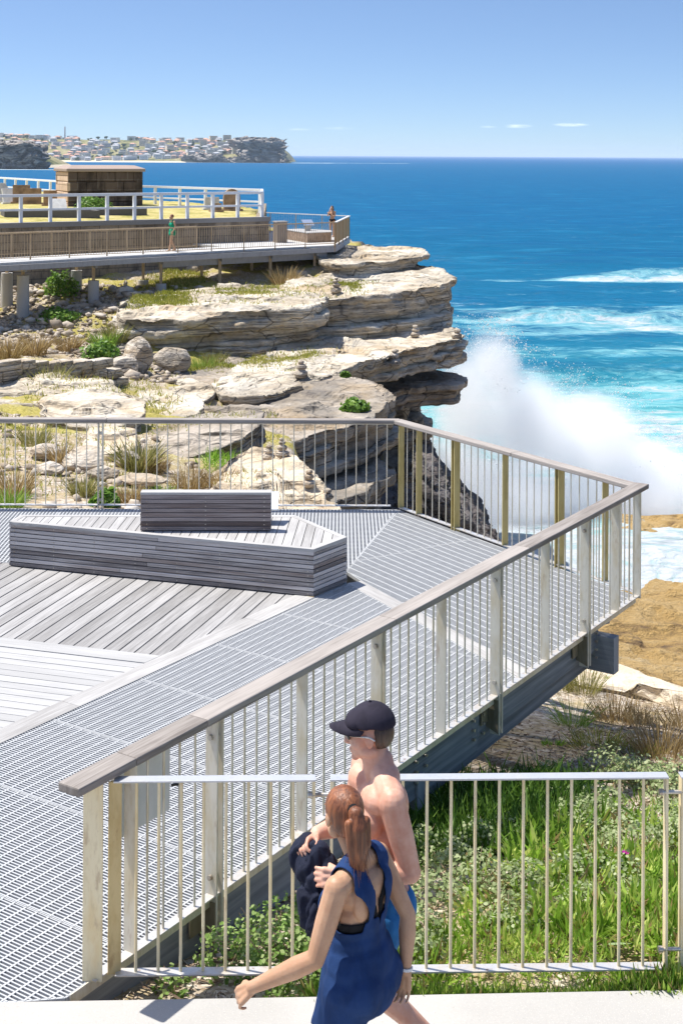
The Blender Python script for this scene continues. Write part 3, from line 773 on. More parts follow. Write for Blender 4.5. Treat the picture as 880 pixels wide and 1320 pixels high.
# triangle towards the point, then the strip along the back rail
DT = BF2 + (D - BF2) * .0
tri = xyl(BF2 + bn * (BW + .006), BE + bn * (BW + .006) - Nn * .02, C - Nn * .03, D + Vector((.02, -.06, 0)), Vector((BF2.x, BF2.y + .42, 0)))
tri = clip_poly(tri, n2[0], n2[1], A.xy.dot(Nn.xy) - .02); v2 = (Vv.x, Vv.y)
tri_a = strip(tri, v2, -99, D.xy.dot(Vv.xy) + 1.55); tri_b = strip(tri, v2, D.xy.dot(Vv.xy) + 1.556, 99)
for q in (tri_a, tri_b):
    if len(q) > 2: grating('grating_panel', q, (-v2[1], v2[0]), .024, .0085, .108, .013, .034)
inn = Vector((f2.y, -f2.x, 0)); inn = inn if inn.y > 0 else -inn      # from bench front towards the back
bl = fl(-7) + inn * .12
rear = xyl(BF2 + Vector((-.01, .02, 0)), Vector((BF2.x - .005, BF2.y + .42, 0)), D + Vector((.0, -.05, 0)), E + Vector((0, -.05, 0)), bl, BF1 + inn * .12)
for a, b in ((-9, -5.2), (-5.19, -3.4), (-3.39, -1.6), (-1.59, 2)):
    q = strip(rear, (1, 0), a, b)
    if len(q) > 2: grating('grating_panel', q, (0, 1), .042, .0155, .055, .013, .03)
# boards
p_pale = G(209, 846); tpl = (p_pale.xy - A.xy).dot(U.xy)
PC = edge(tpl, pl_hi); pdir = (G(209, 846) - G(0, 822)); pdir = Vector((pdir.x, pdir.y, 0)).normalized()
pn = Vector((-pdir.y, pdir.x, 0)); pn = pn if pn.y > 0 else -pn
brd = MB(); poly = xyl(PC + pn * .0, BF1 + inn * .1, fl(-7) + inn * .1, PC - pdir * 5.2)
d = (inn.x, inn.y); perp = (-d[1], d[0]); pr = [p[0] * perp[0] + p[1] * perp[1] for p in poly]; o = min(pr)
while o < max(pr):
    q = strip(poly, perp, o + .008, o + .140)
    q = clip_poly(q, n2[0], n2[1], A.xy.dot(Nn.xy) + pl_hi - .004) if len(q) > 2 else q
    if len(q) > 2: brd.prism(q, -.035, random.uniform(-.001, .001), uvdir=d)
    o += .146
brd.build('timber_decking', M['timber'], plat, .0025)
brd = MB(); poly = xyl(PC - pn * .0, PC - pdir * 5.2, edge(-4.6, pl_hi))
perp = (pn.x, pn.y); pr = [p[0] * perp[0] + p[1] * perp[1] for p in poly]; o = max(pr); k = 0
while o > min(pr):
    wdt = .2 if k == 0 else .118
    q = strip(poly, perp, o - wdt + .0045, o - .003)
    q = clip_poly(q, n2[0], n2[1], A.xy.dot(Nn.xy) + pl_hi - .004) if len(q) > 2 else q
    q = clip_poly(q, 0, -1, -5.2) if len(q) > 2 else q
    if len(q) > 2: brd.prism(q, -.035, random.uniform(-.001, .001) + (.006 if k == 0 else 0), uvdir=(pdir.x, pdir.y))
    o -= wdt; k += 1
brd.build('pale_decking', M['timber_pale'], plat, .0025)
pk = MB(); s = -4.5; send = (BF1 - A).dot(U) - .02
while s < send:
    e = min(s + 2.4, send)
    q = xyl(edge(s + .003, pl_lo - .005), edge(e, pl_lo - .005), edge(e, pl_hi), edge(s + .003, pl_hi))
    pk.prism(q, -.04, .006, uvdir=u2); s += 2.4
pk.build('border_plank', M['timber_top'], plat, .003)
# structure under the deck
def beam_part(name, p0, p1, w_, h_, mat, bev=.004):
    m = MB(); m.beam(p0, p1, w_, h_); return m.build(name, mat, plat, bev)
zb = lambda s_, n, z: edge(s_, n) + Vector((0, 0, z))
sD = LAC - .38
beam_part('edge_beam', zb(-.12, -.13, -.27), zb(2.62, -.13, -.27), .09, .3, M['beam'])
beam_part('edge_beam', zb(2.63, -.12, -.24), zb(4.55, -.12, -.24), .1, .32, M['beam'])
beam_part('edge_beam', zb(3.85, -.235, -.42), zb(7.05, -.235, -.36), .1, .30, M['beam'])
beam_part('edge_beam', zb(4.56, -.12, -.20), zb(7.0, -.12, -.20), .09, .22, M['beam'])
beam_part('end_beam', zb(7.02, .1, -.33), zb(7.02, -2.2, -.33), .12, .34, M['beam'])
for ss, nn in ((3.62, -.3), (1.2, -.5), (-.1, -1.4), (2.4, -2.2), (5.6, -2.0)):
    p = zb(ss, nn, 0); beam_part('support_post', (p.x, p.y, H1(p.x, p.y) - .3), (p.x, p.y, -.09), .18, .18, M['beam'])
beam_part('cross_beam', zb(3.62, -.05, -.36), zb(3.62, -2.5, -.36), .1, .26, M['beam'])
beam_part('cross_beam', zb(1.2, -.19, -.3), zb(1.2, -2.5, -.3), .1, .26, M['beam'])
for k in range(4): beam_part('joist', zb(-.3, -.62 - .62 * k, -.16), zb(5.6, -.62 - .62 * k, -.16), .07, .2, M['beam'])
for t in (.35, 1.7): beam_part('joist', D + Vv * .3 + Vector((-.1, -t - .25, -.16)), E + Vector((0, -t, -.16)), .07, .2, M['beam'])
beam_part('edge_beam', D + Vv * .2 + Vector((-.14, -.07, -.2)), C - Vv * .25 + Vector((-.14, -.07, -.2)), .09, .26, M['beam'])
beam_part('edge_beam', D + Vector((0, -.1, -.16)), E + Vector((0, -.1, -.16)), .08, .2, M['beam'])
beam_part('edge_trim', zb(s0 + .02, -.008, -.026), zb(LAC - .04, -.008, -.026), .008, .06, M['steel'], 0)
for ss in (3.56, 3.7, 4.46, 4.62, 6.9):
    for k in range(3 if ss < 6 else 4):
        p = zb(ss, -.065 if ss < 6 else -.06, -.12 - .075 * k); bm_ = MB(); bm_.tube(p, p + Nn * .022, .012, 8); bm_.build('bolt', M['bolt'], plat)

# ------------------------------------------------------------------ balustrades
def rod_mesh(z0, z1, r, mat, n=8):
    m = MB(); m.tube((0, 0, z0), (0, 0, z1), r, n); return m.mesh('baluster', mat)
def plate_mesh(d, w_, t_, z0, z1, mat, double=0, bolts_=False):
    """flat-bar post standing across the rail; double = gap between two bars"""
    m = MB(); dv = Vector((d[0], d[1], 0)); cv = Vector((-d[1], d[0], 0))
    for sg in ((-1, 1) if double else (0,)):
        c = dv * (sg * double / 2)
        m.beam(c + Vector((0, 0, z0)), c + Vector((0, 0, z1)), t_, w_, up=(cv.x, cv.y, 0))
    if double:
        for zz in (z0 + .16, z0 + .30, z1 - .12): m.beam(-dv * double / 2 + Vector((0, 0, zz)), dv * double / 2 + Vector((0, 0, zz)), .03, .03)
    return m.mesh('post', mat)
def bolt_part(parent, base, d, zs, w_off, t_):
    dv = Vector((d[0], d[1], 0)); cv = Vector((-d[1], d[0], 0))
    for zz in zs:
        m = MB(); c = base + cv * w_off + Vector((0, 0, zz)); m.tube(c - dv * (t_ + .018), c + dv * (t_ + .018), .016, 10); m.build('bolt', M['bolt'], parent)
def balustrade(label, p0, d, L, singles, doubles, mpost, mrod, skip, rail_w, zb_, rod_r, bracket=0, pitch=.1268, splits=(), mrail=None, zo=0.):
    p0 = Vector(p0); d = Vector(d); n = Vector((d.y, -d.x, 0))
    t = thing('balustrade', label, 'balustrade', tuple(p0))
    # timber handrail in lengths, steel flat below it
    cuts = [skip[0]] + list(splits) + [L + skip[1]]
    for a, b in zip(cuts, cuts[1:]):
        hr = MB(); hr.beam(p0 + d * (a + (.003 if a != cuts[0] else 0)) + Vector((0, 0, h0 - .024 - zo)), p0 + d * b + Vector((0, 0, h0 - .024 - zo)), rail_w, .048)
        hr.build('handrail', M['timber_rail'], t, .009)
    fl_ = MB(); fl_.beam(p0 + d * max(.05, skip[0] + .06) + Vector((0, 0, h0 - .055)), p0 + d * (L - .02) + Vector((0, 0, h0 - .055)), .065, .010); fl_.build('rail_flat', M['steel_post'], t)
    br = MB(); br.beam(p0 + d * .08 + Vector((0, 0, zb_)), p0 + d * (L - .03) + Vector((0, 0, zb_)), .062, .010); br.build('bottom_rail', mrail or M['rust_rail'], t)
    base = p0 - Vector(t.location)
    sm = plate_mesh(d, .082, .012, zb_ + .005, h0 - .06, mpost); dm = plate_mesh(d, .085, .012, -.30 if bracket else zb_ - .1, h0 - .06, mpost, .052)
    for s_ in singles: obj('post', sm, t, base + d * s_)
    for s_ in doubles:
        po = obj('post', dm, t, base + d * s_)
        if bracket: bolt_part(po, wloc(po), d, (.12, h0 - .16), .0, .032)
        if bracket:
            g = MB(); q = p0 + d * s_
            for sg in (-1, 1):
                a = q + d * (sg * .036); w_ = .09
                g.add([a + n * (-.23) + Vector((0, 0, -.04)), a + n * .035 + Vector((0, 0, -.02)), a + n * .035 + Vector((0, 0, -.29)), a + n * (-.1) + Vector((0, 0, -.24)),
                       a + d * .01 + n * (-.23) + Vector((0, 0, -.04)), a + d * .01 + n * .035 + Vector((0, 0, -.02)), a + d * .01 + n * .035 + Vector((0, 0, -.29)), a + d * .01 + n * (-.1) + Vector((0, 0, -.24))],
                      [(0, 1, 2, 3), (7, 6, 5, 4), (0, 4, 5, 1), (1, 5, 6, 2), (2, 6, 7, 3), (3, 7, 4, 0)])
            g.beam(q - d * .15 + n * -.06 + Vector((0, 0, -.14)), q - d * .04 + n * -.06 + Vector((0, 0, -.14)), .012, .13)
            g.build('bracket', M['dark_steel'], t)
    rm = rod_mesh(zb_ + .004, h0 - .058, rod_r, mrod)
    ends = sorted([0.0] + list(singles) + list(doubles) + [L])
    for a, b in zip(ends, ends[1:]):
        a2 = a + (.045 if a in doubles else 0); b2 = b - (.045 if b in doubles else 0)
        k = int(round((b2 - a2) / pitch)) - 1
        for i in range(k): obj('baluster', rm, t, base + d * (a2 + (b2 - a2) * (i + 1) / (k + 1)))
    return t
sing = [on(A, U, x) for x in (173, 393, 571.6, 705, 795)]; doub = [on(A, U, x) for x in (281, 491, 643, 757)]
long_rail = balustrade('long slanting balustrade with grey timber handrail, from path to far point of the deck', A, U, LAC, sing, doub, M['steel_post'], M['steel'],
                       (-.10, .10), .15, .012, .0075, 1, splits=(.34, .95, 3.05, 5.2))
ep = MB(); q = A + U * .085
ep.beam(q + Vector((0, 0, -.0)) , q + Vector((0, 0, h0 - .05)), .013, .105, up=(1, -.06, 0)); ep.build('end_post', M['post_cream'], long_rail, .002)
cp = MB(); q = A + U * (LAC - .03)
cp.beam(q + Vector((0, 0, -.01)), q + Vector((0, 0, h0 - .05)), .013, .085, up=(Nn.x, Nn.y, 0)); cp.build('end_post', M['steel'], long_rail, .002)
sing2 = [on(D, Vv, x) for x in (519, 542, 653, 782)]; doub2 = [on(D, Vv, x) for x in (589, 723)]
balustrade('short balustrade with olive posts on the seaward side of the deck', D, Vv, LDC, sing2, doub2, M['post_olive'], M['steel'],
           (-.02, -.02), .14, .03, .0065, 0, splits=(2.2,), zo=.004)
x0 = on(D, Wd, 132); x1 = on(D, Wd, 440)
back_rail = balustrade('long level balustrade with thin steel balusters behind the timber bench', D, Wd, LDE, [x1 + .05, (x0 + x1) / 2, x0 + 1.8], [x0], M['steel'], M['steel'],
           (-.03, 0), .12, .035, .0065, 0, pitch=.1262, splits=(x0 - .08,))

# blank-backed sign fixed inside the long rail near its start
sg = MB(); s_a, s_b = on(A, U, 158), on(A, U, 226); off = -.06
sz0, sz1 = .62, 1.035
pa = edge(s_a, off); pb = edge(s_b + .05, off)
sg.beam((pa.x, pa.y, (sz0 + sz1) / 2), (pb.x, pb.y, (sz0 + sz1) / 2), .004, sz1 - sz0)
M['sign_back'] = plain('sign_back', (.72, .72, .74), .45, .1, .4, .05, 8)
M['tie'] = plain('cable_tie', (.02, .02, .02), .5)
so_ = sg.build('sign', M['sign_back'], None, loc=(pa.x, pa.y, sz0)); tag(so_, 'blank grey back of a sign panel tied to the long slanting balustrade near the path', 'sign')
ct = MB()
for s_, z in ((s_b + .02, .78), (s_a - .03, .70)):
    q = edge(s_, -.02); ct.beam((q.x, q.y, z), (q.x + .035, q.y + .02, z - .004), .012, .012)
ct.build('cable_tie', M['tie'], so_)

# ------------------------------------------------------------------ timber bench with its backrest
bench = thing('bench', 'long low angular bench of weathered grey boards standing on the near deck', 'bench', tuple(BF1))
bp = [BF0, BF1, BF2, BB1, BB0]; HB = .47; nb_ = 10
cenb = sum((p for p in bp), Vector()) / 5
nm = ['front_cladding', 'end_cladding', 'back_cladding', 'back_cladding', 'end_cladding']
bh = (HB - .03) / nb_
for i in range(5):
    a, b = bp[i], bp[(i + 1) % 5]; m = MB(); dd = (b - a).normalized(); ins = Vector((-dd.y, dd.x, 0)); ins = ins if (cenb - a).dot(ins) > 0 else -ins
    for k in range(nb_):
        z = .008 + bh * (k + .5)
        ln = (b - a).length; cuts = [0] + ([ln * random.uniform(.3, .7)] if ln > 2 and k % 2 else []) + [ln]
        for c0, c1 in zip(cuts, cuts[1:]):
            e0 = .0 if i in (0,) else .001
            m.beam(a + dd * (c0 + (.002 if c0 else -.0)) + ins * (.016 + random.uniform(0, .002)) + Vector((0, 0, z)), b - dd * (ln - c1 + .001) + ins * .016 + Vector((0, 0, z)), .03, bh - .0075)
    m.build(nm[i], M['timber_bench'], bench, .0025)
    ln = (b - a).length
    sc_ = MB()
    if i < 2:
        for q in np.linspace(.06, ln - .06, max(2, int(ln / .42))):
            for k in range(nb_):
                c = a + dd * q + Vector((0, 0, .008 + bh * (k + .5))); sc_.tube(c - ins * .0015, c + ins * .004, .0055, 6)
        sc_.build('screws', M['bolt'], bench)
core = MB(); core.prism([(cenb.x + (p.x - cenb.x) * .955, cenb.y + (p.y - cenb.y) * .88) for p in bp], .005, HB - .035, tint=.0)
M['void'] = plain('bench_dark_core', (.03, .03, .03), .9); core.build('frame', M['void'], bench)  # near-black core standing in for the dark hollow behind the boards
tp = MB(); poly = [(cenb.x + (p.x - cenb.x) * .985, cenb.y + (p.y - cenb.y) * .93) for p in bp]
dsl = (-.05, -.9987); pr_ = (-dsl[1], dsl[0]); pr = [p[0] * pr_[0] + p[1] * pr_[1] for p in poly]; o = min(pr)
while o < max(pr):
    q = strip(poly, pr_, o + .004, o + .094)
    if len(q) > 2: tp.prism(q, HB - .03, HB - .002 + random.uniform(-.001, .001), uvdir=dsl)
    o += .097
tp.build('seat', M['timber_top'], bench, .002)
tr = MB()
for i in range(5):
    a, b = bp[i], bp[(i + 1) % 5]; tw = .062 if i != 1 else .075
    def inset(k, t):
        p, q, r = bp[k - 1], bp[k], bp[(k + 1) % 5]; d1 = (q - p).normalized(); d2 = (r - q).normalized()
        n1 = Vector((-d1.y, d1.x, 0)); n2_ = Vector((-d2.y, d2.x, 0)); bis = (n1 + n2_); return q + bis * (t / (1 + n1.dot(n2_)))
    ia, ib = inset(i, tw), inset((i + 1) % 5, tw)
    tr.prism(xyl(a, b, ib, ia), HB - .029, HB + .003, tint=.85, uvdir=((b - a).normalized().x, (b - a).normalized().y))
tr.build('seat_trim', M['timber_top'], bench, .002)
ba = G(181, 685, HB); bb = G(349, 685, HB); tb = .872; thk = .115
m = MB(); nbk = 8; hh = (tb - HB - .03) / nbk
for k in range(nbk):
    z = HB + .006 + hh * (k + .5)
    for (o0, o1) in ((0, 0), (thk, thk)):
        m.beam((ba.x, ba.y + .012 + o0 - (.024 if o0 else 0), z), (bb.x, bb.y + .012 + o1 - (.024 if o1 else 0), z), .024, hh - .006, tint=random.uniform(0, .7))
    for xx in (ba.x + .012, bb.x - .012): m.beam((xx, ba.y + .026, z), (xx, ba.y + thk - .026, z), .024, hh - .006)
bkr = m.build('backrest', M['timber_back'], bench, .0025)
m = MB(); m.beam((ba.x - .002, ba.y + thk / 2, tb - .012), (bb.x + .002, bb.y + thk / 2, tb - .012), thk + .006, .026, tint=.9); m.build('backrest_cap', M['timber_top'], bkr, .003)
m = MB(); m.prism([(ba.x + .03, ba.y + .03), (bb.x - .03, ba.y + .03), (bb.x - .03, ba.y + thk - .03), (ba.x + .03, ba.y + thk - .03)], HB, tb - .03); m.build('backrest_dark_core', M['void'], bkr)
m = MB()
for fx in (.05, .5, .95):
    for k in range(nbk):
        c = Vector((ba.x + (bb.x - ba.x) * fx, ba.y - .001, HB + .006 + hh * (k + .5))); m.tube(c, c + Vector((0, .004, 0)), .0055, 6)
m.build('screws', M['bolt'], bkr)
# small slanted steel plaque on a plinth, standing on the bench behind the backrest
M['plaque'] = steel('plaque_steel', (.66, .72, .80), (.55, .6, .68), .22, .85, .3)  # blue tint puts the reflected sky into the panel's colour
M['plinth'] = plain('plinth_metal', (.55, .55, .53), .5, .3, .4)
def plaque(x, y, z, sc, label, rz=0):
    t = thing('plaque', label, 'plaque', (x, y, z), rz=rz)
    def L(m, name, mat, b=.002):
        return obj(name, m.mesh(name, mat), t)
    m = MB(); m.beam((.0, .02 * sc, 0), (0, .02 * sc, .15 * sc), .12 * sc, .14 * sc, up=(0, 1, 0)); L(m, 'plinth', M['plinth'])
    m = MB(); m.beam((0, -.09 * sc, .155 * sc), (0, .13 * sc, .285 * sc), .3 * sc, .022 * sc, up=(0, -.5, .85)); L(m, 'panel', M['plaque'])
    return t
pq = G(334, 668, HB); plaque(pq.x + .06, ba.y + thk + .25, HB + .003, 1.0, 'slanted steel plaque on a plinth behind the bench backrest')

# ------------------------------------------------------------------ front fence beside the path
def fence_panel(label, pL, pR, n_bal, left_plate=None, thick_mid=None, zt=None, ext=None):
    pL = Vector(pL); pR = Vector(pR); d = (pR - pL).normalized(); L = (pR - pL).length; n = Vector((d.y, -d.x, 0))
    t = thing('fence_panel', label, 'fence panel', tuple(pL)); base = Vector()
    Z = Vector((0, 0, 1))
    m = MB(); m.beam(pL + Z * 1.035, pR + Z * 1.035, .068, .010); m.build('top_rail', M['fence_top'], t, .0015)
    m = MB(); m.beam(pL + d * .012 + Z * .012, pR - d * .012 + Z * .012, .068, .010); m.build('bottom_rail', M['rust_rail'], t, .0015)
    if left_plate:
        m = MB(); m.beam(pL + d * .005 + Z * .008, pL + d * .005 + Z * 1.029, .012, .07, up=(d.x, d.y + .35, 0)); m.build('post', M['post_gold'], t, .0015)
    else:
        m = MB(); m.beam(pL + d * .008 + Z * .018, pL + d * .008 + Z * 1.029, .014, .06, up=(n.x, n.y, 0)); m.build('post', M['post_cream'], t, .0015)
    m = MB(); m.beam(pR - d * .008 + Z * .018, pR - d * .008 + Z * 1.029, .014, .06, up=(n.x, n.y, 0)); m.build('post', M['post_cream'], t, .0015)
    rm = rod_mesh(.017, 1.03, .0085, M['post_cream'])
    for i in range(n_bal): obj('baluster', rm, t, d * (L * (i + 1) / (n_bal + 1)))
    return t
M['fence_top'] = steel('fence_rail_steel', (.58, .59, .61), (.55, .52, .47), .34, .45, .4)
fz = lambda px: 7.36 + .085 * (px - 145) / 715
def FP(px): return Vector((*XY(px, fz(px), 1120), 0))
f1 = fence_panel('short front fence panel behind the walkers, ending at the start of the deck handrail', FP(147), FP(406), 8, True)
f2_ = fence_panel('front fence panel of thin cream balusters standing over the bright green plants', FP(425), FP(859), 13)
f3 = fence_panel('front fence panel cut off by the right edge of the view', FP(875), FP(1240), 11)
def pin(a, b, z, nm, lab):
    m = MB(); m.tube(a + Vector((0, -.0, z)), b + Vector((0, 0, z)), .011, 10)
    for q in (a, b): m.tube(q + Vector((0, 0, z - .0)) - (b - a).normalized() * .012, q + Vector((0, 0, z)) + (b - a).normalized() * .012, .017, 10)
    return m
def pin_part(par, xa, xb, z):
    m = pin(FP(xa) + Vector((0, -.02, 0)), FP(xb) + Vector((0, -.02, 0)), z, '', ''); m.build('connecting_pin', M['bolt'], par)
pin_part(f1, 399, 433, .955); pin_part(f2_, 850, 884, .955); pin_part(f2_, 850, 884, .115)
# ================================================================== boardwalk on piers
M['bw_deck'] = plain('boardwalk_grating', (.55, .54, .52), .7, .1, .3, .1, 9)
M['bw_steel'] = steel('boardwalk_beam_steel', (.36, .36, .38), (.26, .25, .24), .5, .3, .4)
M['bw_rail'] = steel('weathered_rail_steel', (.54, .40, .25), (.40, .27, .13), .5, .15, .6)
M['bw_pale'] = plain('pale_handrail', (.72, .70, .66), .5, .1)
B0 = G(-90, 345); B1 = G(0, 336.5); B2 = G(431, 316); B3 = G(451, 309); B4 = G(340, 298)
B0.z = B1.z = B2.z = 0
bdir = (B2 - B1).normalized(); bnrm = Vector((-bdir.y, bdir.x, 0))
B3 = P(450, 277.5, 74.5); B3.z = 0
B4 = P(342, 271.5, 80.5); B4.z = 0
B5 = Vector((B4.x - 4, B4.y + 1.2, 0))
walk = thing('boardwalk', 'raised boardwalk on concrete piers running below the white fence to a lookout point', 'boardwalk', (-8, 62, 0))
Bm = B2 - bdir * 5.0
m = MB(); m.prism([(p.x, p.y) for p in (B0 - bdir * 6, Bm, Bm + bnrm * 2.3, B0 - bdir * 6 + bnrm * 2.3)], -.10, 0, tint=.5); m.build('deck', M['bw_deck'], walk)
m = MB(); m.prism([(p.x, p.y) for p in (Bm + bdir * .01, B2, B3, B4, B5, Bm + bdir * .01 + bnrm * 5)], -.10, 0, tint=.5); m.build('lookout_deck', M['bw_deck'], walk)
m = MB(); m.beam(B0 - bdir * 6 + Vector((0, 0, -.215)), B2 - bdir * .05 + Vector((0, 0, -.215)), .1, .22); m.build('edge_beam', M['bw_steel'], walk)
m = MB(); m.beam(B0 - bdir * 6 + bnrm * 2.2 + Vector((0, 0, -.25)), Bm + bnrm * 2.2 + Vector((0, 0, -.25)), .1, .29); m.build('edge_beam', M['bw_steel'], walk)
m = MB(); m.beam(B2 + Vector((0, 0, -.22)), B3 + Vector((0, 0, -.22)), .1, .24); m.build('edge_beam', M['bw_steel'], walk)
m = MB(); m.beam(Bm - bdir * 4.6 + bnrm * .5 + Vector((0, 0, -.52)), B2 - bdir * .2 + bnrm * .4 + Vector((0, 0, -.52)), .16, .3); m.build('girder', M['bw_steel'], walk)
for px in (-60, 36, 127, 214, 290, 355, 412):
    for k, off in enumerate((.35, 1.85)):
        t = on(B1, bdir, px); p = B1 + bdir * t + bnrm * off
        g = H1(p.x, p.y)
        if px < 60:
            m = MB(); m.tube((p.x, p.y, g - .4), (p.x, p.y, -.68), .27, 16, .25); m.tube((p.x, p.y, -.68), (p.x, p.y, -.66), .25, 16); m.build('concrete_pier', M['concrete'], walk)
            m = MB(); m.beam((p.x, p.y, -.68), (p.x, p.y, -.38), .12, .12); m.build('steel_stub', M['bw_rail'], walk)
        elif px < 250:
            top = max(g + .9, -1.5 - .1 * k) if px < 150 else g + .35
            m = MB(); m.tube((p.x, p.y, g - .5), (p.x, p.y, top), .24, 16); m.build('concrete_pier', M['concrete'], walk)
            m = MB(); m.beam((p.x, p.y, top), (p.x, p.y, -.38), .12, .12); m.build('steel_post', M['bw_rail'], walk)
        else:
            m = MB(); m.beam((p.x, p.y, g - .4), (p.x, p.y, -.38), .13, .13); m.build('steel_post', M['bw_rail'], walk)
    m = MB(); a = B1 + bdir * on(B1, bdir, px); m.beam(a + bnrm * .1 + Vector((0, 0, -.45)), a + bnrm * 2.1 + Vector((0, 0, -.45)), .1, .12); m.build('cross_beam', M['bw_steel'], walk)

def far_rail(label, a, b, bay, mat, mtop, top_w=.07, zrail=1.1, pitch=.125, r=.012, plank=0):
    a = Vector(a); b = Vector(b); d = (b - a).normalized(); L = (b - a).length
    t = thing('walkway_railing', label, 'railing', tuple(a))
    n = max(1, round(L / bay)); st = L / n
    m = MB(); m.beam(a + Vector((0, 0, zrail)), b + Vector((0, 0, zrail)), top_w, .045); m.build('top_rail', mtop, t)
    pm = MB(); pm.beam((0, 0, -.32), (0, 0, zrail - .02), .05, .09); pme = pm.mesh('post', mat)
    for i in range(n + 1):
        obj('post', pme, t, d * (st * i))
    bot = MB(); bot.beam(d * .05 + Vector((0, 0, .09)), d * (st - .05) + Vector((0, 0, .09)), .05, .03); bme = bot.mesh('bay_frame', mat)
    k = int(st / pitch)
    bb_ = MB()
    if plank: bb_.beam((0, 0, .08), (0, 0, zrail), .1, .02, up=(-d.y, d.x, 0))
    else: bb_.tube((0, 0, .09), (0, 0, zrail - .02), r, 5, caps=False)
    bam = bb_.mesh('baluster', mat)
    for i in range(n):
        f = obj('bay_frame', bme, t, d * (st * i))
        for j in range(1, k): obj('baluster', bam, f, d * (st * j / k))
    return t
far_rail('near railing of the distant boardwalk, brown steel with close balusters', B1 - bdir * 4, B2, 1.85, M['bw_rail'], M['bw_rail'])
M['orange_rail'] = steel('orange_stained_rail', (.46, .30, .13), (.36, .20, .07), .5, .25, .6)
far_rail('short orange brown railing at the seaward tip of the distant boardwalk', B2 + Vector((.04, .1, 0)), B3, 1.6, M['orange_rail'], M['bw_pale'], .12, plank=1)
far_rail('pale topped railing along the far side of the distant lookout, against the sea', B3, B5, 1.9, M['bw_rail'], M['bw_pale'], .12, r=.007)
far_rail('inner railing of the distant boardwalk against the stone wall', B1 - bdir * 4 + bnrm * 2.2, Bm - bdir * 1.5 + bnrm * 2.2, 1.9, M['bw_rail'], M['bw_rail'], .05, zrail=1.0, r=.007)

# bench on the lookout, with its plaque
fb = thing('bench', 'small triangular brown bench on the distant lookout deck', 'bench', tuple(P(398, 305, 70.5).xy) + (0,))
c = Vector(fb.location); m = MB()
tri_b = [(c.x - 1.35, c.y + 1.6), (c.x - .05, c.y - 1.5), (c.x + 1.15, c.y - .6), (c.x + 1.1, c.y + .9), (c.x - .5, c.y + 2.2)]
m.prism(tri_b, .01, .46); m.build('cladding', plain('brown_cladding', (.33, .24, .18), .8, 0, .2, .3, 6), fb)
m = MB(); m.prism([(c.x + (p[0] - c.x) * 1.02, c.y + (p[1] - c.y) * 1.02) for p in tri_b], .461, .50, tint=.8); m.build('seat', M['timber_pale'], fb)
plaque(c.x - .05, c.y + .3, .50, 1.9, 'tiny slanted plaque on a plinth on the distant triangular bench', .4)
cb = thing('bin_enclosure', 'brown box enclosure beside the wall on the distant lookout', 'bin', tuple(P(361, 312, 69.2).xy) + (0,))
c = Vector(cb.location); m = MB(); m.box(c + Vector((0, 0, .5)), (.55, .55, 1.0), .4); m.build('body', plain('bin_brown', (.26, .21, .17), .7), cb)
m = MB(); m.box(c + Vector((0, 0, 1.03)), (.62, .62, .06), .4); m.build('lid', plain('bin_lid', (.35, .32, .29), .6), cb)

# ================================================================== retaining wall and graveyard
def masonry(name, c0, c1, mort, sx, sz, grime=.6):
    m = NT(name); p = m.pos(); s = m.sep(p)
    u = m.math('ADD', m.math('MULTIPLY', s[0], .85), m.math('MULTIPLY', s[1], .52))
    cv = m.n('ShaderNodeCombineXYZ'); m.set(cv.inputs[0], u); m.set(cv.inputs[1], s[2])
    b = m.n('ShaderNodeTexBrick'); m.set(b.inputs['Vector'], cv.outputs[0]); m.set(b.inputs['Color1'], c0); m.set(b.inputs['Color2'], c1); m.set(b.inputs['Mortar'], mort)
    b.inputs['Scale'].default_value = 1; b.inputs['Brick Width'].default_value = sx; b.inputs['Row Height'].default_value = sz; b.inputs['Mortar Size'].default_value = .018; b.inputs['Bias'].default_value = .1
    n = m.noise(m.scl(p, (1.4, 1.4, .5)), 1, 6, .65); f = m.noise(p, 7, 5, .65)
    c = m.mix(m.math('MULTIPLY', m.rng(n, .42, .62), grime), b.outputs['Color'], tuple(x * .28 for x in c0))
    c = m.mix(m.math('MULTIPLY', m.rng(f, .5, .7), .35), c, tuple(x * .5 for x in c1))
    return m.bsdf(c, .92, 0, .15, m.bump(m.math('ADD', m.math('MULTIPLY', b.outputs['Fac'], -1.), f), .6, .05))
M['wall_stone'] = masonry('wall_stone', (.30, .25, .20), (.36, .29, .21), (.16, .14, .12), .95, .34)
M['tomb_shaded'] = masonry('tomb_shaded_stone', (.115, .085, .07), (.15, .11, .085), (.21, .18, .15), 1.15, .58, .8)  # stained stone with the shade of the front put into its colour
M['tomb_sunlit'] = masonry('tomb_sunlit_stone', (.66, .46, .32), (.72, .54, .40), (.3, .2, .13), .9, .52, .25)  # same stone on the left side, its sunlight put into the colour
M['coping'] = concrete('coping_stone', (.30, .28, .26), .4)
M['roof_slab'] = concrete('tomb_roof_stone', (.40, .31, .26), .4)
M['white'] = plain('white_paint', (.82, .83, .85), .5, 0, .4, .04, 5)
m = NT('dry_lawn'); p = m.pos(); n = m.noise(p, .8, 6, .65); f = m.noise(p, 6, 5, .7)
cc = m.ramp(m.math('ADD', m.math('MULTIPLY', n, .6), m.math('MULTIPLY', f, .4)), [(.36, (.20, .20, .05)), (.48, (.42, .36, .13)), (.6, (.55, .46, .22)), (.72, (.48, .40, .24))])
M['lawn'] = m.bsdf(cc, .95, 0, .1, m.bump(f, .6, .08))
Wl0 = P(-90, 300, 60.5); Wl1 = P(347, 284, 70.3); Wl0.z = Wl1.z = 0
wdir = (Wl1 - Wl0).normalized(); wn_ = Vector((-wdir.y, wdir.x, 0)); WT = 1.22
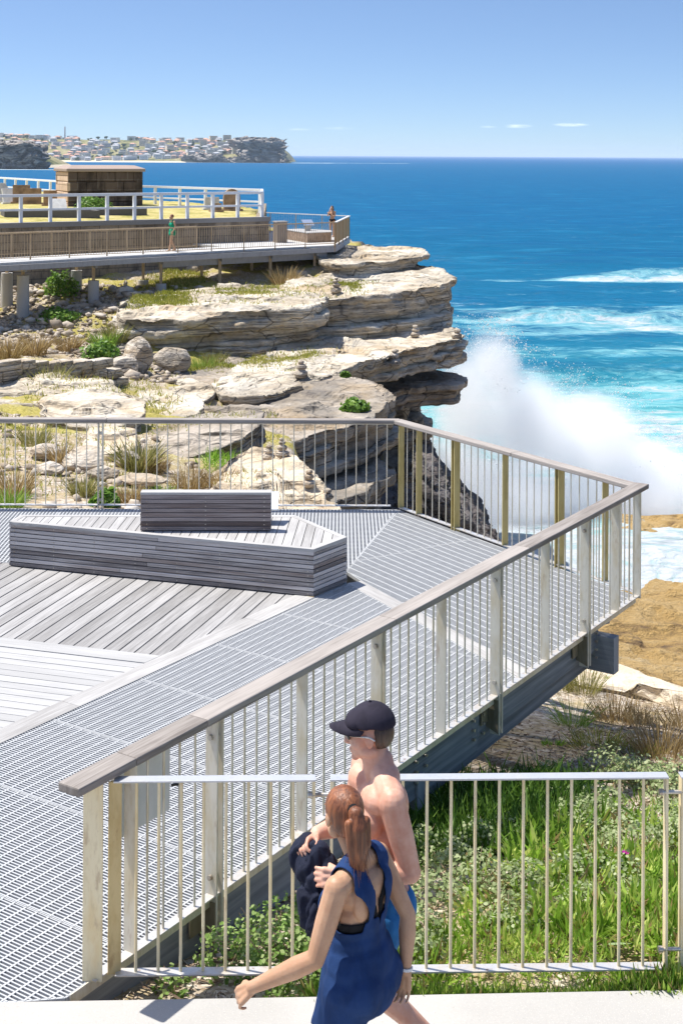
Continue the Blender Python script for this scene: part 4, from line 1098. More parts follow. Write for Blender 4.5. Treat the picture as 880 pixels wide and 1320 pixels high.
wall = thing('stone_wall', 'dark coursed stone retaining wall behind the distant boardwalk', 'wall', tuple(Wl0))
m = MB(); m.prism([(p.x, p.y) for p in (Wl0, Wl1, Wl1 + wn_ * .5, Wl0 + wn_ * .5)], -2.6, WT - .22); m.build('masonry', M['wall_stone'], wall)
m = MB(); m.prism([(p.x, p.y) for p in (Wl0 - wn_ * .06, Wl1 - wn_ * .06 + wdir * .06, Wl1 + wn_ * .5 + wdir * .06, Wl0 + wn_ * .5)], WT - .218, WT); m.build('coping', M['coping'], wall)
Wr = P(340, 268, 90); Wr.z = 0; Wr.x = Wl1.x - 1.2
rdir = (Wr - Wl1).normalized()
m = MB(); m.prism([(p.x, p.y) for p in (Wl1 + wn_ * .5, Wr, Wr - wdir * .5, Wl1 + wn_ * .5 - wdir * .5)], -2.0, WT - .01); m.build('return_wall', M['wall_stone'], wall)
# lawn of the graveyard
gx2, gy2 = np.linspace(-75, -2.2, 150), np.linspace(56, 125, 130)
def lawn_z(x, y):
    dl = (x - Wl0.x) * wn_.x + (y - Wl0.y) * wn_.y
    z = WT - .06 + .22 * sstep(.4, 8, dl) + .12 * fbm2(x * .4, y * .4, 91, 4) * sstep(.4, 2, dl)
    ins = (dl > .45) & (x < Wl1.x - .3 + (y - Wl1.y) * (rdir.x / rdir.y))
    far = sstep(6, 18, y - (84 - (x + 12) * 1.7))
    return np.where(ins, z - 10 * far, -3.0)
tag(obj('graveyard_lawn', grid_mesh('graveyard_lawn', gx2, gy2, lawn_z, M['lawn'], False)), kind='structure')
def LZ(x, y): return float(lawn_z(np.array([x]), np.array([y]))[0])

def white_fence(label, pts, step=1.75, hgt=1.2, pw=.14):
    t = thing('white_fence', label, 'fence', tuple(pts[0]))
    ps = [Vector(p) for p in pts]; s = [0]
    for a, b in zip(ps, ps[1:]): s.append(s[-1] + (b - a).length)
    n = max(1, round(s[-1] / step)); base = ps[0]
    def at(q):
        for k in range(len(ps) - 1):
            if q <= s[k + 1] + 1e-6: return ps[k].lerp(ps[k + 1], (q - s[k]) / (s[k + 1] - s[k]))
        return ps[-1]
    pm = MB(); pm.box((0, 0, hgt / 2 - .02), (pw, pw, hgt + .04), math.atan2(wdir.y, wdir.x)); pme = pm.mesh('post', M['white'])
    for i in range(n + 1): obj('post', pme, t, at(s[-1] * i / n) - base)
    for z, hh in ((hgt + .02, .13), (hgt * .48, .10)):
        m = MB()
        for a, b in zip(ps, ps[1:]): m.beam(a + Vector((0, 0, z)) - (b - a).normalized() * .06, b + Vector((0, 0, z)) + (b - a).normalized() * .06, .08 if z < 1 else .15, hh, tint=.5)
        m.build('rail', M['white'], t, .006)
    return t
zf = Vector((0, 0, WT))
F1 = Wl1 + wn_ * .3 - wdir * .25
F2 = F1 + rdir * 5.2
white_fence('front run of the white post and rail fence along the top of the stone wall', [Wl0 + wn_ * .3 + zf, F1 + zf], 1.42)
white_fence('short returning run of the white fence seen end on above the distant lookout', [F1 + zf + rdir * .75, F2 + zf], .85)
b1 = P(181, 262, 83); b2 = P(0, 252, 104)
white_fence('back run of the white fence behind the stone tomb, against the sea', [F2 + zf - wdir * .1 + rdir * .0, Vector((b1.x, b1.y, WT)), Vector((b2.x, b2.y, WT + .1)), Vector((b2.x - 22, b2.y + 10, WT + .1))], 2.3)

# block-built tomb with a slab roof
a = R(25)
tc = P(128, 262, 80.5); tz = WT - .15
tomb = thing('stone_tomb', 'square tomb of stained sandstone blocks, front coloured as shaded, with a low slab roof', 'tomb', (tc.x, tc.y, tz))
dx_, dy_ = Vector((math.cos(a), math.sin(a), 0)), Vector((-math.sin(a), math.cos(a), 0)); tw_, td_, th_ = 4.35, 2.9, 2.28
def tq(u, v, z): return Vector((tc.x, tc.y, tz + z)) + dx_ * u + dy_ * v
courses = 4; ch = th_ / courses
m = MB()
for k in range(courses):
    xs = -tw_ / 2 + (.34 if k % 2 else .0)
    edges_ = [-tw_ / 2] + list(np.arange(-tw_ / 2 + (.55 if k % 2 else 1.05), tw_ / 2 - .3, 1.08)) + [tw_ / 2]
    for e0, e1 in zip(edges_, edges_[1:]):
        m.beam(tq(e0 + .012, -td_ / 2 + .2 + random.uniform(-.025, .025), ch * (k + .5)), tq(e1 - .012, -td_ / 2 + .2 + random.uniform(-.025, .025), ch * (k + .5)), .4, ch - .022)
m.build('front_blocks', M['tomb_shaded'], tomb, .03)
m = MB()
for k in range(courses):
    for e0, e1 in ((-td_ / 2 + .02, -.2 + .5 * (k % 2)), (-.18 + .5 * (k % 2), td_ / 2)):
        o_ = random.uniform(-.03, .03)
        m.beam(tq(-tw_ / 2 + .19 + o_ - .03, e0, ch * (k + .5)), tq(-tw_ / 2 + .19 + o_ - .03, e1, ch * (k + .5)), .4, ch - .03)
m.build('side_blocks', M['tomb_sunlit'], tomb, .04)
m = MB(); m.beam(tq(tw_ / 2 - .2, -td_ / 2, th_ / 2), tq(tw_ / 2 - .2, td_ / 2, th_ / 2), .38, th_ - .02); m.beam(tq(-tw_ / 2, td_ / 2 - .2, th_ / 2), tq(tw_ / 2, td_ / 2 - .2, th_ / 2), .38, th_ - .03); m.build('back_walls', M['tomb_shaded'], tomb)
m = MB(); ov = .12
q = [tq(-tw_ / 2 - ov, -td_ / 2 - ov, th_), tq(tw_ / 2 + ov, -td_ / 2 - ov, th_), tq(tw_ / 2 + ov, td_ / 2 + ov, th_), tq(-tw_ / 2 - ov, td_ / 2 + ov, th_)]
q2 = [p + Vector((0, 0, .17)) for p in q]; q3 = [tq(s_ * (tw_ / 2 - .35), t_ * (td_ / 2 - .5), th_ + .36) for s_, t_ in ((-1, -1), (1, -1), (1, 1), (-1, 1))]
m.add(q + q2 + q3, [(3, 2, 1, 0), (0, 1, 5, 4), (1, 2, 6, 5), (2, 3, 7, 6), (3, 0, 4, 7), (4, 5, 9, 8), (5, 6, 10, 9), (6, 7, 11, 10), (7, 4, 8, 11), (8, 9, 10, 11)])
m.build('roof', M['roof_slab'], tomb, .03)

# headstones and graves
M['marble'] = plain('pale_marble', (.62, .60, .57), .6, 0, .3, .15, 3); M['brownstone'] = plain('brown_headstone', (.33, .22, .14), .85, 0, .2, .25, 3)
def headstone(label, px, Y, w_, h_, mat, lean=0, arch=True, rz=.3, base=True):
    p = XY(px, Y, 250); z = LZ(*p)
    t = thing('headstone', label, 'headstone', (p[0], p[1], z - .05), rz=rz)
    n = 8; pr = [(-w_ / 2, 0), (w_ / 2, 0)] + ([(w_ / 2 * math.cos(math.pi * k / n), h_ - w_ / 2 + w_ / 2 * math.sin(math.pi * k / n)) for k in range(n + 1)] if arch else [(w_ / 2, h_), (-w_ / 2, h_)])
    V = [Vector((x, y + lean * zz, zz)) for y in (-.09, .09) for x, zz in pr]; k = len(pr)
    m = MB(); m.add(V, [tuple(range(k)), tuple(range(2 * k - 1, k - 1, -1))] + [(i, k + i, k + (i + 1) % k, (i + 1) % k) for i in range(k)])
    obj('stone', m.mesh('stone', mat), t)
    if base:
        m = MB(); m.beam((-w_ / 2 - .1, 0, .06), (w_ / 2 + .1, 0, .06), .42, .18); obj('plinth', m.mesh('plinth', mat), t)
headstone('white arched headstone at the left edge of the graveyard, leaning back', 3, 84, .75, 1.25, M['marble'], .25)
headstone('pale leaning slab headstone beside the leftmost arched stone', 12, 83, .65, .95, M['marble'], .45, False, .5)
headstone('taller brown square headstone left of the stone tomb', 28, 83, 1.0, 1.15, M['brownstone'], 0, False, .1)
headstone('second brown square headstone, nearer the stone tomb', 42, 82, 1.05, 1.0, M['brownstone'], 0, False, .1)
headstone('small brown headstone touching the corner of the stone tomb', 66, 80.5, .85, .95, M['brownstone'], 0, False, .3)
headstone('broken white slab lying against the foot of the stone tomb', 76, 75, .9, .55, M['marble'], .8, False, .4, False)
headstone('white square headstone by the right end of the back fence', 273, 76, .8, .75, M['marble'], 0, False, .3)
headstone('tall brown and pale headstone behind the right end of the front fence', 299, 76, .95, 1.25, M['brownstone'], .05, True, .4)
headstone('low brown headstone between two white posts near the right end', 279, 74.5, .55, .5, M['brownstone'], 0, False, .3)
for lab, px, Y, L_ in (('dark kerbed grave just behind the white fence, left of the tomb bush', 65, 68.5, 4.6), ('dark kerbed grave behind the white fence on the right', 148, 71.5, 3.0)):
    p = XY(px, Y, 270); z = LZ(*p); g = thing('grave', lab, 'grave', (p[0], p[1], z), rz=.35)
    m = MB(); m.beam((-L_ / 2, -.8, .12), (L_ / 2, -.8, .12), .16, .36); m.beam((-L_ / 2, .8, .12), (L_ / 2, .8, .12), .16, .36); m.beam((-L_ / 2 + .08, -.72, .12), (-L_ / 2 + .08, .72, .12), .16, .36); m.beam((L_ / 2 - .08, -.72, .12), (L_ / 2 - .08, .72, .12), .16, .36)
    obj('kerb', m.mesh('kerb', plain('dark_kerb', (.12, .115, .11), .85)), g)

# low drystone wall in the gully
M['block'] = M['boulder']
ds = thing('drystone_wall', 'low broken wall of pale squared blocks in the gully', 'wall', tuple(hit(60, 500)))
a0 = hit(-30, 507); a1 = hit(150, 497); a0 = Vector((a0.x, a0.y, 0)); a1 = Vector((a1.x, a1.y, 0)); dd = (a1 - a0).normalized(); L_ = (a1 - a0).length
for k in range(3):
    m = MB(); q = random.uniform(0, .3)
    while q < L_ - (.0 if k == 0 else .3 * k):
        ww = random.uniform(.42, .95); p = a0 + dd * (q + ww / 2); g = H1(p.x, p.y)
        hh_ = .3; zz = -2.5 + .05 + hh_ * k
        g0 = min(g, H1(p.x + .3, p.y), -2.3)
        m.beam(p - dd * (ww / 2 - .012) + Vector((0, random.uniform(-.04, .04), g0 + .02 + hh_ * (k + .5))), p + dd * (ww / 2 - .012) + Vector((0, random.uniform(-.04, .04), g0 + .02 + hh_ * (k + .5))), .5, hh_ - .02, up=(random.uniform(-.06, .06), .0, 1))
        q += ww
    m.build('stone_course', M['block'], ds, .035)

# ================================================================== far headland
def head_z(x, y):
    # ridge behind a bay: beach and cliffs at the water, suburb on the slope
    t = sstep(3395, 3780, y + 40 * fbm2(x * .006, y * 0, 51, 3))
    prof = np.interp(x, [-1100, -840, -760, -690, -640, -560, -480, -400, -330, -260, -200, -160, -130, -105], [52, 50, 46, 42, 44, 42, 40, 40, 42, 44, 40, 10, -30, -40])
    low = np.interp(x, [-1100, -640, -560, -420, -340, -250, -150, -105], [-13, -12.5, -12, -7, -2, 4, 8, -30])
    z = -15.4 + (low + 15.4) * sstep(3392, 3412, y + 12 * fbm2(x * .02, y * .0, 53, 2)) + (prof - low) * t
    z = z + fbm2(x * .01, y * .01, 55, 4) * 3 * t
    z = np.where(y > 4200, z, z)
    return np.maximum(z, -17)
m = NT('headland_ground'); p = m.pos(); n = m.noise(m.scl(p, (.02, .02, .02)), 1, 6, .65); f = m.noise(p, .12, 4, .7)
s = m.sep(p)
cc = m.ramp(n, [(.4, (.09, .10, .04)), (.5, (.26, .24, .10)), (.6, (.36, .31, .17))])
cc = m.mix(m.math('MULTIPLY', m.rng(f, .5, .65), .5), cc, (.06, .075, .03))
bx = m.math('MULTIPLY', m.rng(s[2], -11.8, -10.5, 1, 0), m.rng(s[0], -380, -340, 1, 0))
cc = m.mix(bx, cc, (.66, .56, .40))
M['headland'] = m.bsdf(cc, .95, 0, .1)
tag(obj('headland', grid_mesh('headland', np.arange(-1150, -90, 7.0), np.concatenate([np.arange(3380, 3800, 7.0), np.arange(3800, 4300, 40)]), head_z, M['headland'])), kind='structure')
def far_ol(pts): return [XY(px, Y, 205) for px, Y in pts]
tag(strata('headland_cliff', far_ol([(314, 3400), (338, 3385), (352, 3390), (360, 3420), (358, 3520), (342, 3620), (310, 3620), (300, 3480)]), lambda x, y: 40 - .09 * np.maximum(0, x + 170), -17, 61, M['far_rock'], 9, 7, 3.2, N=160, scale=14., taper=3), kind='structure')
tag(strata('headland_cliff', far_ol([(235, 3398), (275, 3386), (325, 3378), (364, 3385), (370, 3420), (335, 3480), (250, 3450)]), lambda x, y: -3 - .02 * (x + 250) + 3 * np.sin(x * .05), -17, 62, M['far_rock'], 5, 4, 2.6, N=200, scale=12., taper=5), kind='structure')
tag(strata('headland_cliff', far_ol([(-120, 1760), (-20, 1735), (30, 1728), (46, 1735), (56, 1760), (30, 1900), (-120, 1950)]), lambda x, y: 15 - .35 * np.maximum(0, x + 392) + .03 * (y - 1740), -17, 63, M['far_rock'], 6, 4, 2.6, N=220, scale=9., taper=4), kind='structure')
def hill_z(x, y):
    return -17 + (32 + np.interp(x, [-760, -520, -455, -425, -405, -385], [36, 14, -4, -18, -30, -44])) * sstep(1730, 1860, y) + 3 * fbm2(x * .03, y * .03, 66, 4)
tag(obj('near_headland', grid_mesh('near_headland', np.arange(-700, -340, 6.0), np.arange(1725, 2100, 7.0), hill_z, M['headland'])), kind='structure')

# houses of the suburb: a handful of kinds copied over the slope
def painted(n, c): return plain(n, c, .8, 0, .2, .1, .2)
WALLC = dict(white=painted('white_render', (.84, .83, .81)), cream=painted('cream_render', (.80, .70, .54)), grey=painted('grey_render', (.62, .62, .63)), pink=painted('pink_render', (.74, .58, .5)), brick=painted('brick_wall', (.5, .32, .24)))
ROOFC = dict(terracotta=painted('terracotta_roof', (.56, .33, .24)), brown=painted('brown_roof', (.38, .27, .22)), grey=painted('grey_roof', (.42, .42, .44)), pale=painted('pale_roof', (.62, .61, .6)))
glass = plain('far_glass', (.10, .13, .17), .2, 0, .5)
def house_proto(wc, rc, w_, d_, h_, flat, rows_):
    t = bpy.data.objects.new('house' if not flat else 'apartment_block', None); COL.objects.link(t)
    m = MB(); m.beam((-w_ / 2, 0, h_ / 2 - 2), (w_ / 2, 0, h_ / 2 - 2), d_, h_ + 4); obj('wall', m.mesh('wall', WALLC[wc]), t)
    m = MB()
    if flat: m.beam((-w_ / 2 - .4, 0, h_ + .35), (w_ / 2 + .4, 0, h_ + .35), d_ + .8, .7)
    else:
        o = .6; r = 2.6; q = [(-w_ / 2 - o, -d_ / 2 - o, h_), (w_ / 2 + o, -d_ / 2 - o, h_), (w_ / 2 + o, d_ / 2 + o, h_), (-w_ / 2 - o, d_ / 2 + o, h_), (-w_ / 4, 0, h_ + r), (w_ / 4, 0, h_ + r)]
        m.add(q, [(0, 1, 5, 4), (1, 2, 5), (2, 3, 4, 5), (3, 0, 4), (3, 2, 1, 0)])
    obj('roof', m.mesh('roof', ROOFC[rc]), t)
    for r_ in range(rows_):
        m = MB(); z = 1.6 + r_ * 3.0; o_ = (r_ % 2) * .6; m.beam((-w_ / 2 + 1.2 + o_, -d_ / 2 - .03, z), (w_ / 2 - 1.8 + o_, -d_ / 2 - .03, z), .1, 1.3); obj('window', m.mesh('window', glass), t)
    return t
KINDS = [('white', 'terracotta', 13, 11, 6.2, 0, 2, 'white house with a terracotta roof'), ('cream', 'terracotta', 15, 11, 6.4, 0, 2, 'cream house with a terracotta roof'), ('pink', 'brown', 12, 10, 6, 0, 2, 'pinkish house with a brown roof'),
         ('brick', 'terracotta', 12, 11, 5.5, 0, 1, 'brick house with a terracotta roof'), ('white', 'grey', 15, 12, 7, 0, 2, 'white house with a grey roof'), ('grey', 'grey', 13, 11, 6.5, 0, 2, 'grey house with a grey roof'),
         ('white', 'pale', 19, 13, 9.5, 1, 3, 'white flat roofed apartment block'), ('cream', 'pale', 18, 14, 12.5, 1, 4, 'tall cream flat roofed apartment block'), ('grey', 'pale', 22, 14, 8, 1, 2, 'grey flat roofed apartment block'), ('white', 'pale', 15, 12, 6.5, 1, 2, 'small white flat roofed building')]
protos = [house_proto(*k[:7]) for k in KINDS]; used = [False] * len(KINDS)
rg = np.random.default_rng(21)
placed = []
def put_house(k, x, y, rz, where='on the slope of the far headland', grp='houses on the far headland', zf_=None):
    z = float((zf_ or head_z)(np.array([x]), np.array([y]))[0])
    o = protos[k] if not used[k] else dup_tree(protos[k]); used[k] = True
    o.location = (x, y, z); o.rotation_euler.z = rz; o.scale = (1.12,) * 3
    tag(o, KINDS[k][7] + ' ' + where, 'house' if not KINDS[k][5] else 'apartment block', grp)
tries = 0
while len(placed) < 270 and tries < 9000:
    tries += 1
    px = rg.uniform(-30, 352); Y = rg.uniform(3425, 3800) if rg.random() < .85 else rg.uniform(3425, 3560)
    x, y = XY(px, Y, 200)
    if px < 95 and Y < 3470: continue
    if px > 255 and Y < 3470 and rg.random() < .8: continue
    if px > 312 and Y < 3560: continue
    if Y > 3690 and (100 < px < 165) and rg.random() < .75: continue
    if any(abs(x - a) < 12 and abs(y - b) < 14 for a, b in placed): continue
    placed.append((x, y))
    hi = px > 130
    k = int(rg.choice(10, p=[.2, .1, .06, .05, .17, .1, .12, .07 if hi else .03, .05, .08 if hi else .12]))
    put_house(k, x, y, rg.uniform(-.5, .5))
for px, Y, k in ((300, 3560, 7), (312, 3600, 6), (322, 3590, 9), (333, 3600, 6), (336, 3610, 9), (290, 3545, 7), (251, 3450, 8), (165, 3440, 6)):
    x, y = XY(px, Y, 190); put_house(k, x, y, 0)
for px, Y in ((4, 1850), (14, 1870), (22, 1850), (30, 1880), (-8, 1860), (8, 1900)):
    x, y = XY(px, Y, 185); put_house(int(rg.choice([0, 3, 5, 6])), x, y, rg.uniform(-.4, .4), 'above the near dark headland at the left', 'houses above the near headland', hill_z)
for k in range(len(KINDS)):
    if not used[k]:
        for ch in list(protos[k].children): bpy.data.objects.remove(ch)
        bpy.data.objects.remove(protos[k])

M['far_leaf'] = plain('far_foliage', (.05, .075, .03), .9, 0, .1, .35, .4)
M['bark'] = plain('bark', (.12, .09, .065), .9)
def clump_tree(seed, conical=False):
    rg_ = np.random.default_rng(seed); m = MB()
    n = 16
    for i in range(n):
        if conical:
            z = 1.5 + 13 * i / n; r = 3.4 * (1 - i / n) + .4; c = (rg_.uniform(-.4, .4), rg_.uniform(-.4, .4), z); rr = (r, r, .75)
        else:
            a_ = rg_.uniform(0, 6.28); q = rg_.uniform(0, 3.6); c = (q * math.cos(a_), q * math.sin(a_), 4 + rg_.uniform(-1.6, 2.2)); r = rg_.uniform(1.1, 2.2); rr = (r, r, r * .8)
        m.ell(c, rr, 7, 5, tint=float(rg_.random()))
    V = np.array(m.V); V += np.stack([fbm(V * .9 + s * 9, seed + s, 2) for s in range(3)], -1) * .7
    m.V = [tuple(v) for v in V]; m.S = [False] * len(m.S)
    return m
tp_ = []
for sd, con, nm_ in ((1, False, 'broadleaf_tree'), (2, False, 'broadleaf_tree'), (3, True, 'pine_tree')):
    t = bpy.data.objects.new(nm_, None); COL.objects.link(t)
    m = MB(); m.tube((0, 0, -2), (0, 0, 4 if not con else 13), .45, 6, .2); obj('trunk', m.mesh('trunk', M['bark']), t)
    obj('crown', clump_tree(sd, con).mesh('crown', M['far_leaf']), t); tp_.append(t)
ut = [False] * 3
def put_tree(k, x, y, sc, label, grp=None, zf_=None):
    o = tp_[k] if not ut[k] else dup_tree(tp_[k]); ut[k] = True
    o.location = (x, y, float((zf_ or head_z)(np.array([x]), np.array([y]))[0])); o.scale = (sc,) * 3; o.rotation_euler.z = random.uniform(0, 6); tag(o, label, 'tree', grp)
for i in range(140):
    px = rg.uniform(-25, 345); Y = rg.uniform(3425, 3790); x, y = XY(px, Y, 195)
    if px < 95 and Y < 3450: continue
    put_tree(int(i % 2), x, y, rg.uniform(.7, 1.6) * (1 if Y < 3700 else .8), 'dark rounded tree among the houses of the far headland', 'trees among the far houses')
x, y = XY(249, 3640, 185); put_tree(2, x, y, 1.55, 'single tall dark pine standing above the far roofs')
for px, Y in ((2, 1840), (10, 1850), (18, 1880), (26, 1900), (-6, 1835), (6, 1890)):
    x, y = XY(px, Y, 180); put_tree(int(rg.integers(2)), x, y, 1.1, 'dark tree on the near left headland', 'trees on the near left headland', hill_z)
x, y = XY(84, 3770, 175); tz_ = float(head_z(np.array([x]), np.array([y]))[0])
st = thing('vent_stack', 'slender grey tower rising from the far grassy ridge', 'tower', (x, y, tz_)); M['stack'] = plain('stack_concrete', (.42, .42, .43), .8)
m = MB(); m.tube((x, y, tz_ - 1), (x, y, tz_ + 34), 2.2, 10, 1.6); m.build('shaft', M['stack'], st)
m = MB(); m.box((x, y, tz_ + 2), (12, 9, 5)); m.build('base', M['stack'], st)
# ================================================================== plants, stones
def blades(base, dirs, L, W, bend, tint, seed=0, segs=2):
    """tapered leaf blades; base (n,3), dirs (n,3) unit, L, W (n), bend (n,3) tip offset"""
    n = len(base); side = np.cross(dirs, np.random.default_rng(seed).normal(size=(n, 3))); side /= np.linalg.norm(side, axis=1)[:, None] + 1e-9
    V = []; ts = np.linspace(0, 1, segs + 1)[:-1]
    for t in ts:
        c = base + dirs * (L * t)[:, None] + bend * (t * t); w_ = W * (1 - .25 * t) * (1 if t else .7)
        V += [c - side * (w_ / 2)[:, None], c + side * (w_ / 2)[:, None]]
    V.append(base + dirs * L[:, None] + bend)
    k = len(V); A_ = np.stack(V, 1).reshape(-1, 3); o = np.arange(n)[:, None] * k
    q = np.concatenate([o + np.array([[2 * s, 2 * s + 1, 2 * s + 3, 2 * s + 2]]) for s in range(segs - 1)]) if segs > 1 else None
    t_ = o + np.array([[2 * segs - 2, 2 * segs - 1, 2 * segs]])
    return A_, q, t_, np.repeat(tint, k)
def discs(c, nrm, r, asp, tint, seed=0):
    """small oval leaves folded along the middle"""
    n = len(c); a = np.cross(nrm, np.random.default_rng(seed).normal(size=(n, 3))); a /= np.linalg.norm(a, axis=1)[:, None] + 1e-9; b = np.cross(nrm, a)
    r = r[:, None]; V = [c - a * r * asp, c - a * r * .2 * asp + b * r - nrm * r * -.15, c + a * r * .55 * asp + b * r * .7 + nrm * r * .15, c + a * r * asp, c + a * r * .55 * asp - b * r * .7 + nrm * r * .15, c - a * r * .2 * asp - b * r + nrm * r * .15]
    A_ = np.stack(V, 1).reshape(-1, 3); o = np.arange(n)[:, None] * 6
    q = np.concatenate([o + np.array([[0, 1, 2, 3]]), o + np.array([[0, 3, 4, 5]])])
    return A_, q, np.repeat(tint, 6)
def unit(v): return v / (np.linalg.norm(v, axis=1)[:, None] + 1e-9)
M['pigface'] = leaf('succulent_leaf', (.08, .17, .015), (.29, .49, .05), (.68, .74, .2), .4, .4, .3, .07)
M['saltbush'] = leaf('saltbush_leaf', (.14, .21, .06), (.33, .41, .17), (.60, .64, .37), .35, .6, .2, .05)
M['shadeleaf'] = leaf('shaded_strap_leaf', (.04, .10, .012), (.10, .21, .025), (.22, .36, .06), .35)  # leaf colour darkened to carry the deck's shade
M['tussock_g'] = leaf('green_tussock', (.10, .19, .02), (.26, .42, .06), (.52, .58, .16), .4)
M['tussock_b'] = leaf('dry_tussock', (.22, .14, .05), (.42, .30, .13), (.64, .50, .27), .35)
M['tussock_o'] = leaf('olive_tussock', (.14, .14, .04), (.31, .30, .09), (.56, .48, .2), .35)
M['grass'] = leaf('short_grass', (.17, .21, .025), (.37, .38, .06), (.62, .55, .19), .4)
M['lush'] = leaf('lush_leaf', (.10, .24, .02), (.25, .48, .04), (.48, .66, .11), .45)
M['chips'] = leaf('mulch_chips', (.15, .095, .06), (.36, .27, .19), (.62, .54, .44), 0, .9, .1)
M['twig'] = plain('dry_twig', (.34, .25, .16), .9)
edge_n = lambda x, y: (x - A.x) * Nn.x + (y - A.y) * Nn.y
rg = np.random.default_rng(5)
def scat(n, x0, x1, y0, y1, f):
    x = rg.uniform(x0, x1, n); y = rg.uniform(y0, y1, n); k = rg.random(n) < f(x, y); return x[k], y[k]
pathY = lambda x: PATH_A.y + (PATH_B.y - PATH_A.y) * (x - PATH_A.x) / (PATH_B.x - PATH_A.x)
# ---- bright succulent ground cover behind the front fence
def pig_f(x, y):
    d = fbm2(x * .9, y * .9, 101, 3)
    lim = 10.6 + .5 * d + .25 * (2.0 - x)
    m = sstep(.0, .25, x - (-.15 + .55 * (y - 7.2))) * sstep(lim + .5, lim - .5, y)
    salt = sstep(.12, .3, fbm2(x * .8 + 3, y * .8, 104, 3) + .55 * sstep(8.6, 9.6, y) - .35 * sstep(.6, -.6, x - .2) * 0)
    dk = sstep(9.3, 10.2, y) * sstep(1.9, 1.2, x)
    return np.clip(m * (1 - .75 * salt + dk), 0, 1)
x, y = scat(9000, -.2, 6.5, 7.17, 11.4, pig_f)
xe = rg.uniform(-.1, 2.4, 1500); x = np.r_[x, xe]; y = np.r_[y, pathY(xe) + rg.uniform(.03, .12, 1500)]; y = np.maximum(y, pathY(x) + .03); z = H(x, y)
hgt = .05 + .13 * np.clip(fbm2(x * 1.6, y * 1.6, 102, 3) + .35, 0, 1) * sstep(.12, .5, y - pathY(x))
k = 7; n = len(x); big = np.repeat(np.clip(1 + .9 * fbm2(x * 2.2, y * 2.2, 107, 2), .55, 1.6), 7)
bx = np.repeat(x, k) + rg.normal(0, .028, n * k); by = np.repeat(y, k) + rg.normal(0, .028, n * k); bz = np.repeat(z + hgt, k) - rg.uniform(0, .05, n * k)
by = np.maximum(by, pathY(bx) - .015)
sd_ = unit(np.repeat(rg.normal(0, .45, (n, 3)) + [0, -.12, .9], k, 0) + rg.normal(0, .6, (n * k, 3)))
sd_[:, 2] = np.abs(sd_[:, 2]); L = rg.uniform(.07, .15, n * k) * big; tint = np.clip(np.repeat(rg.normal(.5, .26, n), k) + rg.normal(0, .2, n * k), 0, 1)
bend = rg.normal(0, .012, (n * k, 3)); bend[:, 2] += .012
V, q, t, tt_ = blades(np.stack([bx, by, bz], 1), sd_, L, rg.uniform(.014, .025, n * k) * big, bend, tint, 3, 2)
tag(obj('succulent_groundcover', np_mesh('succulent_groundcover', V, q, t, M['pigface'], False, tt_)), 'bright green spiky succulent mat growing behind the front fence', 'ground cover', kind='stuff')
# ---- straps by the deck support; the deck's shade is put into their leaf colour
x, y = scat(2600, .2, 2.4, 9.5, 11.7, lambda x, y: sstep(-.1, .3, edge_n(x, y) + .9) * sstep(1.0, .6, edge_n(x, y) + .35 * (y - 10.5)) * sstep(9.3, 10, y) * sstep(11.7, 11.2, y))
z = H(x, y); n = len(x); k = 5
b = np.repeat(np.stack([x, y, z + .02], 1), k, 0) + rg.normal(0, .03, (n * k, 3)) * [1, 1, .3]
dr = unit(rg.normal(0, .5, (n * k, 3)) + [0, 0, 1]); V, q, t, tt_ = blades(b, dr, rg.uniform(.16, .34, n * k), rg.uniform(.012, .02, n * k), rg.normal(0, .05, (n * k, 3)) - [0, 0, .05], rg.random(n * k), 4, 3)
tag(obj('strap_leaf_groundcover', np_mesh('strap_leaf_groundcover', V, q, t, M['shadeleaf'], False, tt_)), 'strap leaved plants beside the deck, coloured dark for its shade', 'ground cover', kind='stuff')
# ---- saltbush: pale oval leaves in low mounds
def saltbush(name, label, cs, nl, seed, mat):
    rs = np.random.default_rng(seed); C_, N_, R_, T_ = [], [], [], []; tw = MB()
    for (cx, cy, rr, hh) in cs:
        m = int(nl * rr * rr * 20)
        d = rs.normal(size=(m, 3)); d[:, 2] = np.abs(d[:, 2]); d = unit(d); q = rs.uniform(.55, 1.0, m)[:, None] ** .6
        lump = 1 + .35 * fbm(d * 2.2 + cx, seed, 3)[:, None]
        p = d * q * lump * np.array([rr, rr, hh]); px_, py_ = p[:, 0] + cx, p[:, 1] + cy; p = np.stack([px_, py_, H(px_, py_) + p[:, 2]], 1)
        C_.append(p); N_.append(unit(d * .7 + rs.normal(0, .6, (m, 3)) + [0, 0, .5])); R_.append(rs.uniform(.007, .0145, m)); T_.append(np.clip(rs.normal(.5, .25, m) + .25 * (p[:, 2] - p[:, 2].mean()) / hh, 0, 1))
        for i in range(int(9 * rr / .3)):
            a_ = rs.uniform(0, 6.28); e = Vector((cx + rr * .8 * math.cos(a_), cy + rr * .8 * math.sin(a_), 0)); e.z = H1(e.x, e.y) + hh * rs.uniform(.3, .9); s_ = Vector((cx, cy, H1(cx, cy)))
            tw.tube(s_, e, .005, 4, .002, caps=False)
    V, q, tt_ = discs(np.concatenate(C_), np.concatenate(N_), np.concatenate(R_), 1.25, np.concatenate(T_), seed)
    return V, q, tt_, tw
cs = []
for i in range(150):
    x_, y_ = rg.uniform(-.2, 5.5), rg.uniform(7.9, 12.0)
    if edge_n(x_, y_) < .05: continue
    v = fbm2(np.array([x_ * .8 + 3]), np.array([y_ * .8]), 104, 3)[0] + .5 * float(sstep(8.8, 9.7, np.array([y_]))[()])
    if y_ > 10.3 and x_ < 1.7: continue
    if v > .12: cs.append((x_, y_, rg.uniform(.16, .3), rg.uniform(.14, .28)))
